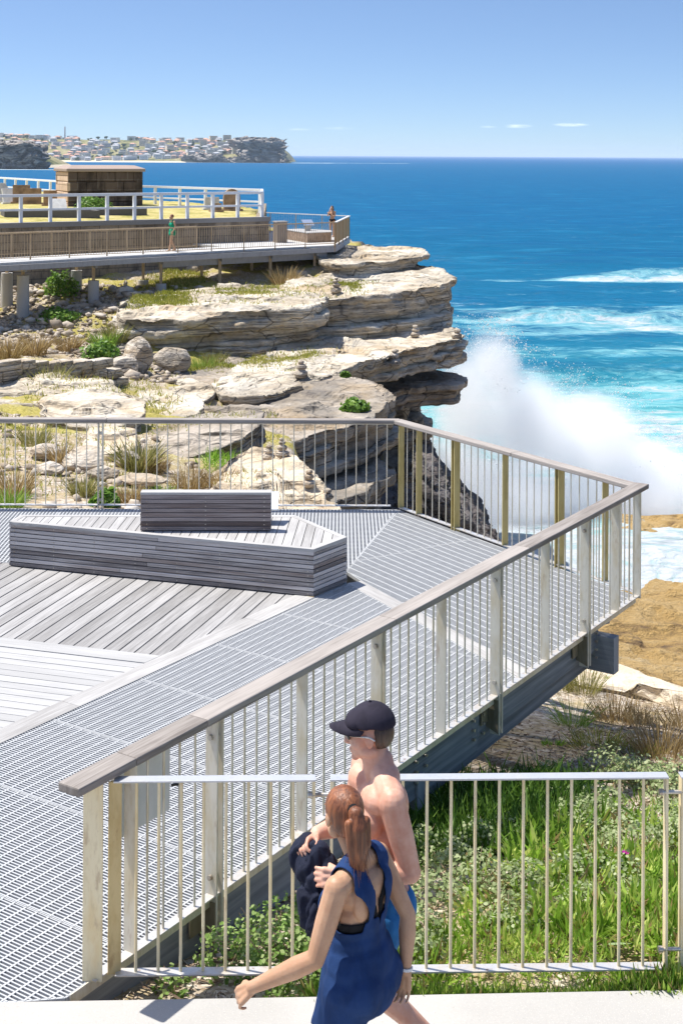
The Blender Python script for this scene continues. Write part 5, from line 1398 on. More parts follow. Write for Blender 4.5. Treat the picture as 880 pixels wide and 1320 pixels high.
for x_, y_ in ((.45, 8.1), (.6, 8.7), (.75, 9.3), (.4, 7.75), (.9, 9.0), (.3, 8.4), (1.0, 8.2), (1.15, 8.8), (.55, 9.7)): cs.append((x_, y_, .24, .26))
V, q, tt_, tw = saltbush('saltbush', '', cs, 420, 8, None)
sb = obj('saltbush_groundcover', np_mesh('saltbush_groundcover', V, q, None, M['saltbush'], False, tt_)); tag(sb, 'pale grey green saltbush with small oval leaves spreading through the succulents', 'ground cover', kind='stuff')
tag(tw.build('stems', M['twig'], sb), kind='stuff')
# bush in the corner between path, fence and deck
cs = [(-.62, 7.82, .2, .3), (-.3, 7.72, .26, .34), (-.02, 7.8, .26, .4), (-.38, 8.05, .24, .34), (-.1, 8.15, .26, .4), (.15, 8.2, .24, .38), (.2, 7.9, .22, .36), (-.9, 7.62, .12, .14), (-.15, 7.5, .2, .22), (.1, 7.55, .2, .24)]
V, q, tt_, tw = saltbush('bush', '', cs, 520, 12, None)
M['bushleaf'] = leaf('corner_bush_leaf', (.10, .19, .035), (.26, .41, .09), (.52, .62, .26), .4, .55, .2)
bs = obj('corner_bush', np_mesh('corner_bush', V, q, None, M['bushleaf'], False, tt_)); tag(bs, 'leafy green bush filling the corner between the deck edge beam and the front fence', 'bush')
tag(tw.build('stems', M['twig'], bs), kind='stuff')
# mulch chips
x, y = scat(30000, .2, 7, 10.4, 17.2, lambda x, y: sstep(-1.5, .2, edge_n(x, y)) * sstep(10.3, 11.3, y))
x2, y2 = scat(9000, -2.5, .6, 7.15, 11, lambda x, y: (edge_n(x, y) > -1.2) * 1.0); x = np.r_[x, x2]; y = np.r_[y, y2]
z = H(x, y); n = len(x); d = unit(rg.normal(0, 1, (n, 3)) * [1, 1, .25]); V, q, t, tt_ = blades(np.stack([x, y, z + .004], 1), d, rg.uniform(.02, .085, n), rg.uniform(.006, .02, n), np.zeros((n, 3)) + [0, 0, .006], rg.random(n), 6, 2)
tag(obj('wood_mulch', np_mesh('wood_mulch', V, q, t, M['chips'], False, tt_)), 'pale brown wood chip mulch on the slope beyond the deck', 'mulch', kind='stuff')
# tussocks: each its own clump
def tussock(label, pos, r, hgt, n, mat, seed, spread=.6, name='grass_tussock', cat='grass clump', group=None, droop=.5, wid=.008):
    rs = np.random.default_rng(seed); a_ = rs.uniform(0, 6.28, n); q_ = np.sqrt(rs.random(n)) * r
    b_ = np.stack([np.cos(a_) * q_, np.sin(a_) * q_, np.zeros(n) - .03], 1); out = np.stack([np.cos(a_), np.sin(a_), np.zeros(n)], 1)
    d_ = unit(out * (rs.uniform(.05, 1, n) * spread)[:, None] + rs.normal(0, .15, (n, 3)) + [0, 0, 1]); L_ = hgt * rs.uniform(.55, 1.1, n)
    be = out * (L_ * .35 * rs.random(n))[:, None]; be[:, 2] -= L_ * droop * rs.random(n) * .6
    V, q, t, tt_ = blades(b_, d_, L_, np.full(n, wid) * rs.uniform(.7, 1.3, n), be, np.clip(rs.normal(.5, .25, n), 0, 1), seed, 3)
    return tag(obj(name, np_mesh(name, V, q, t, mat, False, tt_), None, pos), label, cat, group)
def hz(px, py): return hit(px, py, 8.0, 40)
for i, (lab, px, py, r, h_, n, mt, sp_) in enumerate((
        ('bright green strappy tussock on the mulch just below the deck edge', 738, 935, .16, .62, 260, 'tussock_g', .9),
        ('tall olive brown tussock close behind the green strappy one', 752, 893, .22, .7, 420, 'tussock_o', .5),
        ('olive tussock half hidden by the tip of the edge beam', 722, 890, .16, .55, 260, 'tussock_o', .55),
        ('wide dry brown tussock in the middle of the mulched slope', 792, 930, .26, .62, 520, 'tussock_b', .5),
        ('dry tussock standing upright right of the wide brown one', 822, 935, .16, .52, 300, 'tussock_b', .5),
        ('dark dry tussock low on the slope near the right end of the fence rail', 852, 975, .26, .72, 560, 'tussock_b', .55),
        ('dry tussock at the right edge of the view above the fence post', 878, 938, .2, .6, 320, 'tussock_b', .5),
        ('yellow green soft tussock in front of the brown ones', 770, 962, .3, .34, 520, 'grass', .9),
        ('second yellow green soft tussock lower on the slope', 815, 975, .28, .3, 420, 'grass', .9))):
    p = hz(px, py); tussock(lab, p, r * .85, h_ * .62, int(n * .6), M[mt], 200 + i, sp_, wid=.006)
def low_plant(lab, px, py, r, h_, n, mt, seed, name='succulent_plant', cat='plant', wid=.014):
    p = hz(px, py); return tussock(lab, p, r, h_, n, M[mt], seed, 1.0, name, cat, None, .2, wid)
M['redleaf'] = leaf('red_succulent', (.20, .05, .03), (.34, .10, .06), (.42, .24, .08), .3)
low_plant('small bright green plant by the pale slab', 808, 888, .2, .16, 320, 'lush', 301)
low_plant('small green plant left of the other one by the pale slab', 786, 880, .16, .14, 200, 'lush', 302)
low_plant('small reddish succulent by the pale slab', 790, 874, .1, .1, 120, 'redleaf', 303)
low_plant('reddish succulent patch at the right edge by the pale slab', 862, 905, .22, .13, 300, 'redleaf', 304)
low_plant('lone small green weed on the mulch', 713, 962, .09, .09, 70, 'lush', 305)
# one magenta flower
fp = hz(805, 1147); fl0 = thing('flower', 'single magenta flower among the succulents behind the fence', 'flower', (fp.x, fp.y, fp.z))
m = MB(); m.tube(fp, fp + Vector((0, 0, .24)), .004, 5); m.build('stem', M['pigface'], fl0)
rs = np.random.default_rng(3); n = 26; a_ = np.linspace(0, 6.28, n)
V, q, t, tt_ = blades(np.zeros((n, 3)) + [fp.x, fp.y - .01, fp.z + .235], unit(np.stack([np.cos(a_), np.sin(a_) - .5, .55 + 0 * a_], 1)), np.full(n, .032), np.full(n, .009), np.zeros((n, 3)), rs.random(n), 3, 2)
M['magenta'] = plain('magenta_petal', (.62, .04, .42), .5)
o_ = obj('petals', np_mesh('petals', V - np.array([fp.x, fp.y, fp.z]), q, t, M['magenta']), fl0)

# ---- gully and cliff-top vegetation (further away): grass patches
def land_ok(x, y): return (land_sd(x, y) > .4)
def grass_f(x, y):
    g = sstep(-.08, .16, fbm2(x * .28, y * .28, 111, 4) + .25 * np.exp(-((x + 1.6) / 1.6) ** 2 - ((y - 30.5) / 3) ** 2))
    band = np.exp(-((y - (60.3 + .45 * (x + 3))) / 1.7) ** 2) * sstep(-9, -8, x) * sstep(1.4, .4, x) * sstep(-.25, .1, fbm2(x * .5, y * .5, 118, 3)); b2 = np.exp(-((y - (52.6 + .5 * (x + 3))) / 1.0) ** 2) * sstep(-8, -7, x) * sstep(-.5, -1.5, x) * .8
    gl = g * .55 * (1 - .8 * sstep(43, 47, y) * sstep(-7, -5.5, x))
    return land_ok(x, y) * np.clip(gl * 1.5 + band + b2, 0, 1) * (1 - .9 * sstep(-8, -10, x) * sstep(48, 52, y))
x, y = scat(78000, -14, 3.5, 20, 64, grass_f); xb, yb = scat(60000, -9.5, 2, 50, 66, lambda x, y: grass_f(x, y) * sstep(.35, .6, grass_f(x, y))); x = np.r_[x, xb]; y = np.r_[y, yb]
bpy.context.view_layer.update(); dgr = bpy.context.evaluated_depsgraph_get(); zz = []; ok_ = []
for a_, b_ in zip(x, y):
    r_, loc, nn, *_ = scene.ray_cast(dgr, Vector((a_, b_, -.72)), Vector((0, 0, -1)), distance=6); zz.append(loc.z if r_ else 0); ok_.append(bool(r_) and nn.z > .55)
ok_ = np.array(ok_); x, y, z = x[ok_], y[ok_], np.array(zz)[ok_]
n = len(x); d = unit(rg.normal(0, .45, (n, 3)) + [0, 0, 1]); sc_ = .6 + .4 * rg.random(n)
V, q, t, tt_ = blades(np.stack([x, y, z - .02], 1), d, (.10 + .13 * fbm2(x * .5, y * .5, 113, 2).clip(0)) * sc_ * (1 + (y - 20) / 60), .016 + .0006 * (y - 20), rg.normal(0, .04, (n, 3)), np.clip(rg.normal(.55, .22, n) + .3 * fbm2(x * .4, y * .4, 114, 2), 0, 1), 7, 2)
tag(obj('cliff_grass', np_mesh('cliff_grass', V, q, t, M['grass'], False, tt_)), 'short yellow green grass in patches over the gully and ledges', 'grass', kind='stuff')
# lush patch behind the bench
x, y = scat(5200, -4.2, .2, 25, 36, lambda x, y: land_ok(x, y) * sstep(.3, .5, np.exp(-((x + 1.75) / 1.2) ** 2 - ((y - 29.5) / 2.2) ** 2) + .2 * fbm2(x, y, 116, 3)))
n = len(x); z = H(x, y); k = 3; b = np.repeat(np.stack([x, y, z], 1), k, 0); d = unit(rg.normal(0, .6, (n * k, 3)) + [0, 0, 1])
V, q, t, tt_ = blades(b, d, rg.uniform(.1, .3, n * k), np.full(n * k, .022), rg.normal(0, .04, (n * k, 3)), np.clip(rg.normal(.6, .25, n * k), 0, 1), 8, 2)
tag(obj('lush_groundcover', np_mesh('lush_groundcover', V, q, t, M['lush'], False, tt_)), 'lush green ground cover patch seen through the rail behind the bench', 'ground cover', kind='stuff')
# rubble slope below the boardwalk
def rubble_mesh(x, y, r, seed, mat, name, sink=.3):
    ico = bmesh.new(); bmesh.ops.create_icosphere(ico, subdivisions=1, radius=1); bv = np.array([v.co[:] for v in ico.verts]); bf = np.array([[v.index for v in f.verts] for f in ico.faces]); ico.free()
    rs = np.random.default_rng(seed); n = len(x); nvv = len(bv)
    sc_ = rs.uniform(.45, 1.3, (n, 1, 3)) * [1, 1, .62]; jit = 1 + rs.uniform(-.34, .34, (n, nvv, 1)); a_ = rs.uniform(0, 6.28, n); ca, sa = np.cos(a_)[:, None], np.sin(a_)[:, None]
    P_ = bv[None] * sc_ * jit * r[:, None, None]; X_ = P_[..., 0] * ca - P_[..., 1] * sa; Y_ = P_[..., 0] * sa + P_[..., 1] * ca
    z = H(x, y); V = np.stack([X_ + x[:, None], Y_ + y[:, None], P_[..., 2] + (z + r * (.6 - sink))[:, None]], -1).reshape(-1, 3)
    T = (bf[None] + (np.arange(n) * nvv)[:, None, None]).reshape(-1, 3)
    return np_mesh(name, V, None, T, mat, False, np.repeat(rs.random(n), nvv))
m = NT('rubble_stone'); t_ = m.attr('tint'); n_ = m.noise(m.pos(), 5, 5, .65)
c_ = m.ramp(t_, [(0, (.22, .18, .14)), (.4, (.42, .35, .27)), (.7, (.55, .47, .38)), (1, (.62, .56, .48))]); c_ = m.mix(m.math('MULTIPLY', m.rng(n_, .45, .65), .5), c_, (.22, .16, .10))
M['rubble'] = m.bsdf(c_, .92, 0, .15, m.bump(n_, .5, .05))
x, y = scat(5200, -15, -5.5, 47, 62, lambda x, y: land_ok(x, y) * sstep(.0, .25, fbm2(x * .3, y * .3, 121, 3) + .5 * sstep(-6.5, -9, x) * sstep(49, 52, y) + .3 * sstep(59, 61, y)))
x2, y2 = scat(1500, -9, -1.0, 19, 36, lambda x, y: land_ok(x, y) * sstep(.1, .3, fbm2(x * .5, y * .5, 123, 3)))
x3, y3 = scat(260, -2.6, .0, 21.4, 27, lambda x, y: land_ok(x, y) * 1.0)
x = np.r_[x, x2, x3]; y = np.r_[y, y2, y3]
tag(obj('rubble', rubble_mesh(x, y, np.minimum(rg.gamma(2.0, .042, len(x)).clip(.03, .36), np.where(y < 37, .13, .4)), 31, M['rubble'], 'rubble')), 'loose pale rubble strewn below the boardwalk and behind the back rail', 'rubble', kind='stuff')
# single boulders
def boulder(label, pos, size, seed, mat=None, name='boulder'):
    bm = bmesh.new(); bmesh.ops.create_icosphere(bm, subdivisions=4, radius=1); V = np.array([v.co[:] for v in bm.verts])
    rs = np.random.default_rng(seed)
    for _ in range(9):                             # flat broken faces
        nn = rs.normal(size=3); nn /= np.linalg.norm(nn); dd_ = rs.uniform(.55, .9); s_ = V @ nn; V = V - np.outer(np.maximum(0, s_ - dd_) * .92, nn)
    V = V * (1 + .12 * fbm(V * 1.6 + seed, seed, 4)[:, None]) + .03 * np.stack([fbm(V * 6 + 5 * s, seed + s, 2) for s in range(3)], -1)
    V = V * np.array(size)
    for v, c in zip(bm.verts, V): v.co = c
    me = bpy.data.meshes.new(name); bm.to_mesh(me); bm.free(); me.materials.append(mat or M['boulder'])
    return tag(obj(name, me, None, pos), label, 'boulder')
for i, (lab, px, py, sz, up_) in enumerate((
        ('large upright pale boulder at the right end of the drystone wall', 176, 478, (.62, .6, .75), .45),
        ('large rounded pale boulder leaning against the upright one', 222, 477, (.72, .6, .55), .35),
        ('flat broken boulder at the foot of the large upright one', 160, 482, (.6, .5, .42), .2),
        ('orange streaked boulder seen through the left of the back rail', 112, 605, (.48, .4, .3), .15),
        ('white boulder seen through the back rail left of the bench backrest', 166, 602, (.3, .26, .2), .12),
        ('flat white stone just left of the bench backrest', 182, 625, (.46, .3, .12), .06),
        ('small white stone between tussocks behind the back rail', 205, 607, (.25, .2, .14), .08),
        ('pale stone at the left end of the back rail', 60, 592, (.35, .3, .2), .1),
        ('pale stone low behind the left end of the back rail', 62, 612, (.3, .3, .16), .08),
        ('long low stone between the tussocks at left', 132, 618, (.3, .22, .14), .08),
        ('tan stone on the pale slab behind the bench', 362, 641, (.16, .15, .13), .08),
        ('rough stone at the edge of the pale slab behind the bench', 376, 646, (.14, .12, .1), .05),
        ('small stone near the tip of the pale slab', 428, 652, (.12, .1, .07), .04),
        ('boulder on the grass left of the cracked ledge', 128, 530, (.5, .4, .22), .1),
        ('stone on the slope under the boardwalk', 250, 350, (.5, .4, .3), .1))):
    p = hit(px, py); boulder(lab, p + Vector((0, 0, up_)), sz, 400 + i)
# little balanced stone stacks on the ledges
def cairn(label, pos, sizes, seed):
    t = thing('stone_cairn', label, 'cairn', tuple(pos)); z = 0; rs = np.random.default_rng(seed)
    for k, s_ in enumerate(sizes):
        bm = bmesh.new(); bmesh.ops.create_icosphere(bm, subdivisions=2, radius=1)
        for v in bm.verts: v.co = Vector((v.co.x * s_ * rs.uniform(.93, 1.0), v.co.y * s_ * .9, v.co.z * s_ * .62)) * (1 + .12 * float(vnoise(np.array([v.co[:]]) * 2 + k, seed)[0]))
        me = bpy.data.meshes.new('stone'); bm.to_mesh(me); bm.free(); me.materials.append(M['boulder'])
        z += s_ * .55; obj('stone', me, t, (rs.uniform(-.03, .03) * (k > 0), 0, z)); z += s_ * .5
def rock_top(px, py, Y):
    """first surface (any built rock) on the sight line near distance Y"""
    dgr = bpy.context.evaluated_depsgraph_get(); d = (P(px, py, Y) - cam.location).normalized()
    ok, loc, *_ = scene.ray_cast(dgr, cam.location + d * (Y * .62), d); return loc if ok else P(px, py, Y)
bpy.context.view_layer.update()
CAIRNS = [('stone cairn at the very lip of the long middle ledge', 588, 436, 58, (.24, .17)), ('stone cairn on the rounded back of the middle ledge', 535, 434, 57, (.22, .16, .12)),
          ('stone cairn in the middle of the long middle ledge', 508, 472, 54, (.3, .22, .15)), ('dark and pale cairn at the inner end of the middle ledge', 388, 486, 47, (.26, .2, .13)),
          ('tall thin cairn on the grass above the cliff ledge', 433, 377, 60, (.24, .18, .13, .09)), ('cairn on the slab behind the bench', 364, 589, 37, (.15, .11, .08, .05)), ('small cairn beside the slab cairn behind the bench', 346, 592, 36, (.14, .1, .07)),
          ('cairn of three stones on the pale slab behind the rail', 398, 626, 25, (.13, .1, .07)), ('low cairn near the tip of the pale slab', 422, 642, 23, (.11, .08))]
for i, (lab, px, py, Y, sz) in enumerate(CAIRNS): cairn(lab, rock_top(px, py, Y) - Vector((0, 0, .03)), sz, 500 + i)
# tussocks and shrubs in the gully
GT = [('rust brown tussock behind the left end of the back rail', 20, 640, .25, .6, 'tussock_b'), ('green tussock at the foot of the back rail at left', 12, 655, .2, .42, 'tussock_g'), ('olive tussock beside the double post of the back rail', 108, 640, .18, .45, 'tussock_o'),
      ('tall olive tussock behind the middle of the back rail', 178, 607, .28, .75, 'tussock_o'), ('brown tussock right of the tall olive one', 196, 610, .2, .5, 'tussock_b'), ('small green tussock at the foot of the rail by the backrest', 212, 645, .14, .34, 'tussock_g'),
      ('brown tussock just left of the bench backrest', 168, 648, .16, .38, 'tussock_b'), ('rust brown tussock behind the bench backrest', 245, 632, .26, .62, 'tussock_b'), ('second rust brown tussock behind the bench backrest', 285, 634, .24, .56, 'tussock_b'), ('brown tussock between backrest and lush patch', 322, 634, .22, .48, 'tussock_b'),
      ('dry tussock near the orange boulder', 82, 598, .2, .5, 'tussock_b'), ('dry tussock far behind the left rail', 45, 575, .25, .55, 'tussock_o'),
      ('dry brown tussock above the drystone wall at the left edge', 12, 462, .4, 1.0, 'tussock_b'), ('second dry brown tussock above the drystone wall', 45, 458, .4, 1.05, 'tussock_b'), ('third dry brown tussock above the drystone wall, nearest the green shrub', 88, 452, .35, .8, 'tussock_b'),
      ('tall dry reeds in front of the drystone wall', 62, 505, .35, 1.0, 'tussock_o'), ('dry reeds hanging over the right half of the drystone wall', 100, 500, .3, .85, 'tussock_b'), ('green tussock between the two large boulders and the ledge', 262, 478, .4, .7, 'tussock_g'), ('olive tussock right of the rounded boulder', 275, 470, .4, .7, 'tussock_o'),
      ('pale feathery tussock on the grass above the ledge', 366, 372, .4, 1.25, 'tussock_b'), ('yellow tussock above the large boulders', 150, 440, .45, .9, 'tussock_o'), ('green tussock left of the upright boulder', 135, 448, .4, .8, 'tussock_g'), ('green tussock on the shaded bank under the boardwalk', 225, 415, .5, .6, 'tussock_g')]
for i, (lab, px, py, r, h_, mt) in enumerate(GT): tussock(lab, hit(px, py), r, h_, 260, M[mt], 600 + i, .6, wid=.012 + (.012 if h_ > .7 else 0))
M['shrubleaf'] = leaf('shrub_leaf', (.05, .12, .015), (.14, .28, .035), (.34, .50, .09), .4)
def shrub(label, pos, r, h_, n, seed, mat):
    rs = np.random.default_rng(seed); d = rs.normal(size=(n, 3)); d[:, 2] = np.abs(d[:, 2]); d = unit(d); q = (rs.uniform(.3, 1, n) ** .5)[:, None] * (1 + .4 * fbm(d * 2.5 + seed, seed, 3)[:, None])
    p = d * q * [r, r, h_]; V, f, tt_ = discs(p, unit(d + rs.normal(0, .6, (n, 3)) + [0, 0, .4]), rs.uniform(.03, .07, n), 1.3, np.clip(rs.normal(.55, .25, n), 0, 1), seed)
    o = obj('shrub', np_mesh('shrub', V, f, None, mat, False, tt_), None, pos); tag(o, label, 'shrub')
    for i in range(6):
        m = MB(); a_ = rs.uniform(0, 6.28); m.tube((0, 0, -.1), (r * .7 * math.cos(a_), r * .7 * math.sin(a_), h_ * rs.uniform(.4, .9)), .02, 5, .008, caps=False); obj('stem', m.mesh('stem', M['twig']), o)
for i, (lab, p, r, h_) in enumerate((('bright green shrub on the rubble above the drystone wall', hit(130, 460), .75, .6), ('green shrub under the boardwalk between the piers', hit(80, 380), .8, 1.0),
        ('bright green shrub growing from the dark cleft under the middle ledge', rock_top(458, 528, 50) , .46, .34), ('small green plant hanging on the face of the middle ledge', rock_top(445, 486, 50), .16, .2),
        ('green shrub in front of the stone tomb behind the white fence', Vector((*XY(120, 74, 270), LZ(*XY(120, 74, 270)))), .95, .75), ('small green bush at the foot of the back rail double post', hit(135, 652), .22, .25), ('low green shrub under the boardwalk in the shade', hit(75, 412), .9, .5))):
    shrub(lab, p, r, h_, 900, 700 + i, M['shrubleaf'])
# ================================================================== people
def remesh(name, mb, voxel, mat, smooth=6, keep=None, solid=0., factor=.5, trim=None):
    """one continuous surface from overlapping volumes"""
    me = bpy.data.meshes.new('tmp'); me.from_pydata(mb.V, [], mb.F); o = bpy.data.objects.new('tmp', me); COL.objects.link(o)
    m = o.modifiers.new('r', 'REMESH'); m.mode = 'VOXEL'; m.voxel_size = voxel; m.use_smooth_shade = True
    m = o.modifiers.new('s', 'SMOOTH'); m.factor = factor; m.iterations = smooth
    dg = bpy.context.evaluated_depsgraph_get(); out = bpy.data.meshes.new_from_object(o.evaluated_get(dg)); out.name = name
    bpy.data.objects.remove(o); bpy.data.meshes.remove(me)
    if keep or solid:
        bm = bmesh.new(); bm.from_mesh(out)
        if keep: bmesh.ops.delete(bm, geom=[f for f in bm.faces if not keep(*f.calc_center_median())], context='FACES')
        bnd = [e for e in bm.edges if e.is_boundary]
        if trim:
            bv_ = {v for e in bnd for v in e.verts}
            for f in bm.faces: f.material_index = 1 if any(v in bv_ for v in f.verts) else 0
        for _ in range(3):
            vs_ = {v for e in bnd for v in e.verts}; new = {}
            for v in vs_:
                nb = [e.other_vert(v) for e in v.link_edges if e.is_boundary]
                if len(nb) == 2: new[v] = v.co * .4 + (nb[0].co + nb[1].co) * .3
            for v, c in new.items(): v.co = c
        if solid: bmesh.ops.solidify(bm, geom=bm.faces[:], thickness=solid)
        bm.to_mesh(out); bm.free()
    out.materials.clear(); out.materials.append(mat)
    if trim: out.materials.append(trim)
    out.polygons.foreach_set('use_smooth', [True] * len(out.polygons)); out.update()
    return out
def capsule(m, p0, p1, r0, r1, n=12):
    p0 = Vector(p0); p1 = Vector(p1); m.tube(p0, p1, r0, n, r1); m.ell(p0, (r0,) * 3, n, 8); m.ell(p1, (r1,) * 3, n, 8)
def chain(m, pts, rs):
    for (a, b), (r, s) in zip(zip(pts, pts[1:]), zip(rs, rs[1:])): capsule(m, a, b, r, s)
def basis(y, z):
    y = Vector(y).normalized(); z = Vector(z); z = (z - y * z.dot(y)).normalized(); x = y.cross(z); return Matrix((x, y, z)).transposed()
def hand(m, wrist, d, back, side, curl=.5, sc=1., thumb_in=.5, spread=1.):
    """palm, four unequal bent fingers and a thumb leaving the palm's side; back = direction of the back of the hand; side = +1/-1 thumb side"""
    B = basis(d, back); w = Vector(wrist)
    L = lambda x, y, z: w + B @ (Vector((x, y, z)) * sc)
    for x in (-.026, 0, .026): capsule(m, L(x * .6, .012, 0), L(x * 1.1, .078, 0), .0155 * sc, .0135 * sc, 10)
    capsule(m, L(side * .018, .02, -.006), L(side * .036, .05, -.008), .0155 * sc, .012 * sc, 10)
    lens = {-1.5: .062, -.5: .073, .5: .078, 1.5: .07}
    for k, fx in enumerate((-1.5, -.5, .5, 1.5)):
        lf = (.058, .072, .079, .071)[k if side > 0 else k]; x = fx * .0205 * side * spread
        p = Vector((x, .084, .0)); a = 0; r = .0092 if k else .0082
        a = curl * .55
        for seg, (fr, cu) in enumerate(((.45, 1.0), (.32, 1.15), (.23, .7))):
            q = p + Vector((fx * .002 * side, math.cos(a) * lf * fr, -math.sin(a) * lf * fr)); capsule(m, L(*p), L(*q), r * sc, r * .93 * sc, 8); p = q; r *= .93; a += curl * cu
    t0 = Vector((side * .034, .034, -.006)); t1 = t0 + Vector((side * .026 * (1 - .5 * thumb_in), .03, -.012 - .012 * thumb_in)); t2 = t1 + Vector((side * .006 * (1 - 2 * thumb_in), .028, -.012 - .01 * thumb_in))
    capsule(m, L(*t0), L(*t1), .0125 * sc, .0105 * sc, 8); capsule(m, L(*t1), L(*t2), .0105 * sc, .0085 * sc, 8)
def head(m, c, yaw=0, pitch=0, sc=1.):
    rot = Matrix.Rotation(yaw, 3, 'Z') @ Matrix.Rotation(pitch, 3, 'X'); c = Vector(c)
    L = lambda x, y, z: c + rot @ (Vector((x, y, z)) * sc)
    def e(p, r, n=16): m.ell(L(*p), tuple(v * sc for v in r), n, 10, rot)
    e((0, -.012, .03), (.076, .096, .088)); e((0, .03, -.012), (.066, .07, .085)); e((0, .045, -.062), (.05, .048, .045)); e((0, .078, -.098), (.024, .02, .018))
    for s in (-1, 1):
        e((s * .046, .005, -.06), (.022, .045, .03)); e((s * .076, -.008, -.005), (.011, .021, .033)); e((s * .036, .06, -.03), (.024, .026, .022)); e((s * .03, .083, .022), (.026, .014, .010))
    capsule(m, L(0, .092, .012), L(0, .113, -.026), .009 * sc, .0135 * sc); e((0, .108, -.031), (.018, .012, .009))
    e((0, .091, -.058), (.025, .013, .0065)); e((0, .089, -.07), (.023, .013, .0075))
    return L, rot
def torso_w(m, g=0., low=True):                   # woman, 1.66 m
    m.ell((0, 0, .915), (.165 + g, .115 + g, .10 + g)); m.ell((0, -.035, .885), (.15 + g, .10 + g, .085 + g)); m.ell((0, .005, 1.03), (.125 + g, .093 + g, .13 + g))
    m.ell((0, .0, 1.17), (.138 + g, .098 + g, .14 + g)); m.ell((0, -.008, 1.27), (.15 + g, .088 + g, .09 + g))
    for s in (-1, 1):
        m.ell((s * .068, .075, 1.20), (.06 + g, .052 + g, .058 + g)); capsule(m, (s * .02, -.01, 1.375), (s * .145, -.008, 1.335), .045 + g, .048 + g)
        m.ell((s * .065, -.065, 1.25), (.065 + g, .035 + g, .09 + g)); m.ell((s * .08, -.075, .885), (.08 + g, .065 + g, .085 + g))
def torso_m(m, g=0.):
    g += .006
    m.ell((0, 0, .985), (.168 + g, .115 + g, .11 + g)); m.ell((0, .01, 1.11), (.15 + g, .108 + g, .13 + g)); m.ell((0, .0, 1.27), (.168 + g, .115 + g, .16 + g)); m.ell((0, -.01, 1.39), (.18 + g, .105 + g, .11 + g))
    for s in (-1, 1):
        m.ell((s * .075, .06, 1.36), (.098 + g, .058 + g, .085 + g)); capsule(m, (s * .03, -.012, 1.545), (s * .175, -.008, 1.485), .052 + g, .062 + g); m.ell((s * .06, -.03, 1.535), (.08 + g, .05 + g, .05 + g)); m.ell((s * .10, .03, 1.455), (.10 + g, .07 + g, .062 + g))
        m.ell((s * .105, -.045, 1.30), (.075 + g, .06 + g, .14 + g)); m.ell((s * .085, -.07, .96), (.085 + g, .075 + g, .095 + g)); m.ell((s * .09, -.07, 1.42), (.075 + g, .04 + g, .08 + g))
def leg(m, s, hip, knee, ankle, k=1., g=0.):
    hip, knee, ankle = Vector(hip), Vector(knee), Vector(ankle)
    capsule(m, hip, hip.lerp(knee, .45), .088 * k + g, .078 * k + g); capsule(m, hip.lerp(knee, .45), knee, .078 * k + g, .054 * k + g)
    c = knee.lerp(ankle, .32) + Vector((0, -.018, 0)); chain(m, [knee, c, ankle], [.054 * k, .056 * k, .036 * k])
def foot(m, ankle, pitch=0.):
    a = Vector(ankle); r = Matrix.Rotation(pitch, 3, 'X')
    capsule(m, a + r @ Vector((0, -.03, -.045)), a + r @ Vector((0, .14, -.06)), .036, .03); capsule(m, a, a + r @ Vector((0, .04, -.04)), .038, .036)
def arm(m, sh, el, wr, k=1.):
    sh, el, wr = Vector(sh), Vector(el), Vector(wr)
    m.ell(sh, (.051 * k, .051 * k, .055 * k)); mid = sh.lerp(el, .5); chain(m, [sh, mid, el], [.05 * k, .047 * k, .038 * k]); f = el.lerp(wr, .3); chain(m, [el, f, wr], [.039 * k, .043 * k, .026 * k])
def skin(name, a, b, c):
    m = NT(name); p = m.tc('Object'); n = m.noise(p, 7, 4, .6); f = m.noise(p, 120, 4, .6)
    cc = m.mix(m.rng(n, .38, .62), a, b); cc = m.mix(m.math('MULTIPLY', m.rng(f, .5, .75), .3), cc, c)
    o = m.n('ShaderNodeBsdfPrincipled'); m.set(o.inputs['Base Color'], cc); o.inputs['Roughness'].default_value = .48; o.inputs['Specular IOR Level'].default_value = .35
    o.inputs['Subsurface Weight'].default_value = .15; o.inputs['Subsurface Radius'].default_value = (.012, .005, .003); o.inputs['Subsurface Scale'].default_value = 1
    m.set(o.inputs['Normal'], m.bump(f, .12, .002)); m.t.links.new(o.outputs[0], m.out.inputs[0]); return m.m
def cloth(name, c, c2=None, wr=9, strength=.5):
    m = NT(name); p = m.tc('Object'); n = m.noise(m.scl(p, (wr, wr, wr * .45)), 1, 4, .55, .6); f = m.noise(p, 400, 2)
    cc = m.mix(m.rng(n, .35, .65), c2 or tuple(x * .7 for x in c), c)
    return m.bsdf(cc, .85, 0, .2, m.bump(m.math('ADD', n, m.math('MULTIPLY', f, .05)), strength, .03))
def hair_mat(name, c0, c1):
    m = NT(name); p = m.tc('Object'); n = m.noise(m.scl(p, (70, 70, 5)), 1, 5, .6, .5); g = m.noise(m.scl(p, (16, 16, 3)), 1, 3)
    cc = m.mix(m.math('ADD', m.math('MULTIPLY', m.rng(n, .35, .65), .6), m.math('MULTIPLY', m.rng(g, .4, .6), .4)), c0, c1)
    return m.bsdf(cc, .42, 0, .5, m.bump(n, .7, .008))
M['skin_m'] = skin('sunburnt_skin', (.66, .33, .225), (.74, .44, .32), (.60, .25, .16)); M['skin_w'] = skin('tanned_skin', (.50, .28, .165), (.57, .34, .21), (.42, .22, .13))
M['cap'] = cloth('dark_cap_cloth', (.035, .03, .045), None, 14, .15); M['tank'] = cloth('blue_tank_cloth', (.017, .048, .15), (.013, .036, .11), 10, .35); M['shorts_b'] = cloth('bright_blue_cloth', (.03, .17, .42), None, 12); M['navy'] = cloth('navy_cloth', (.02, .024, .045), None, 12, .7)
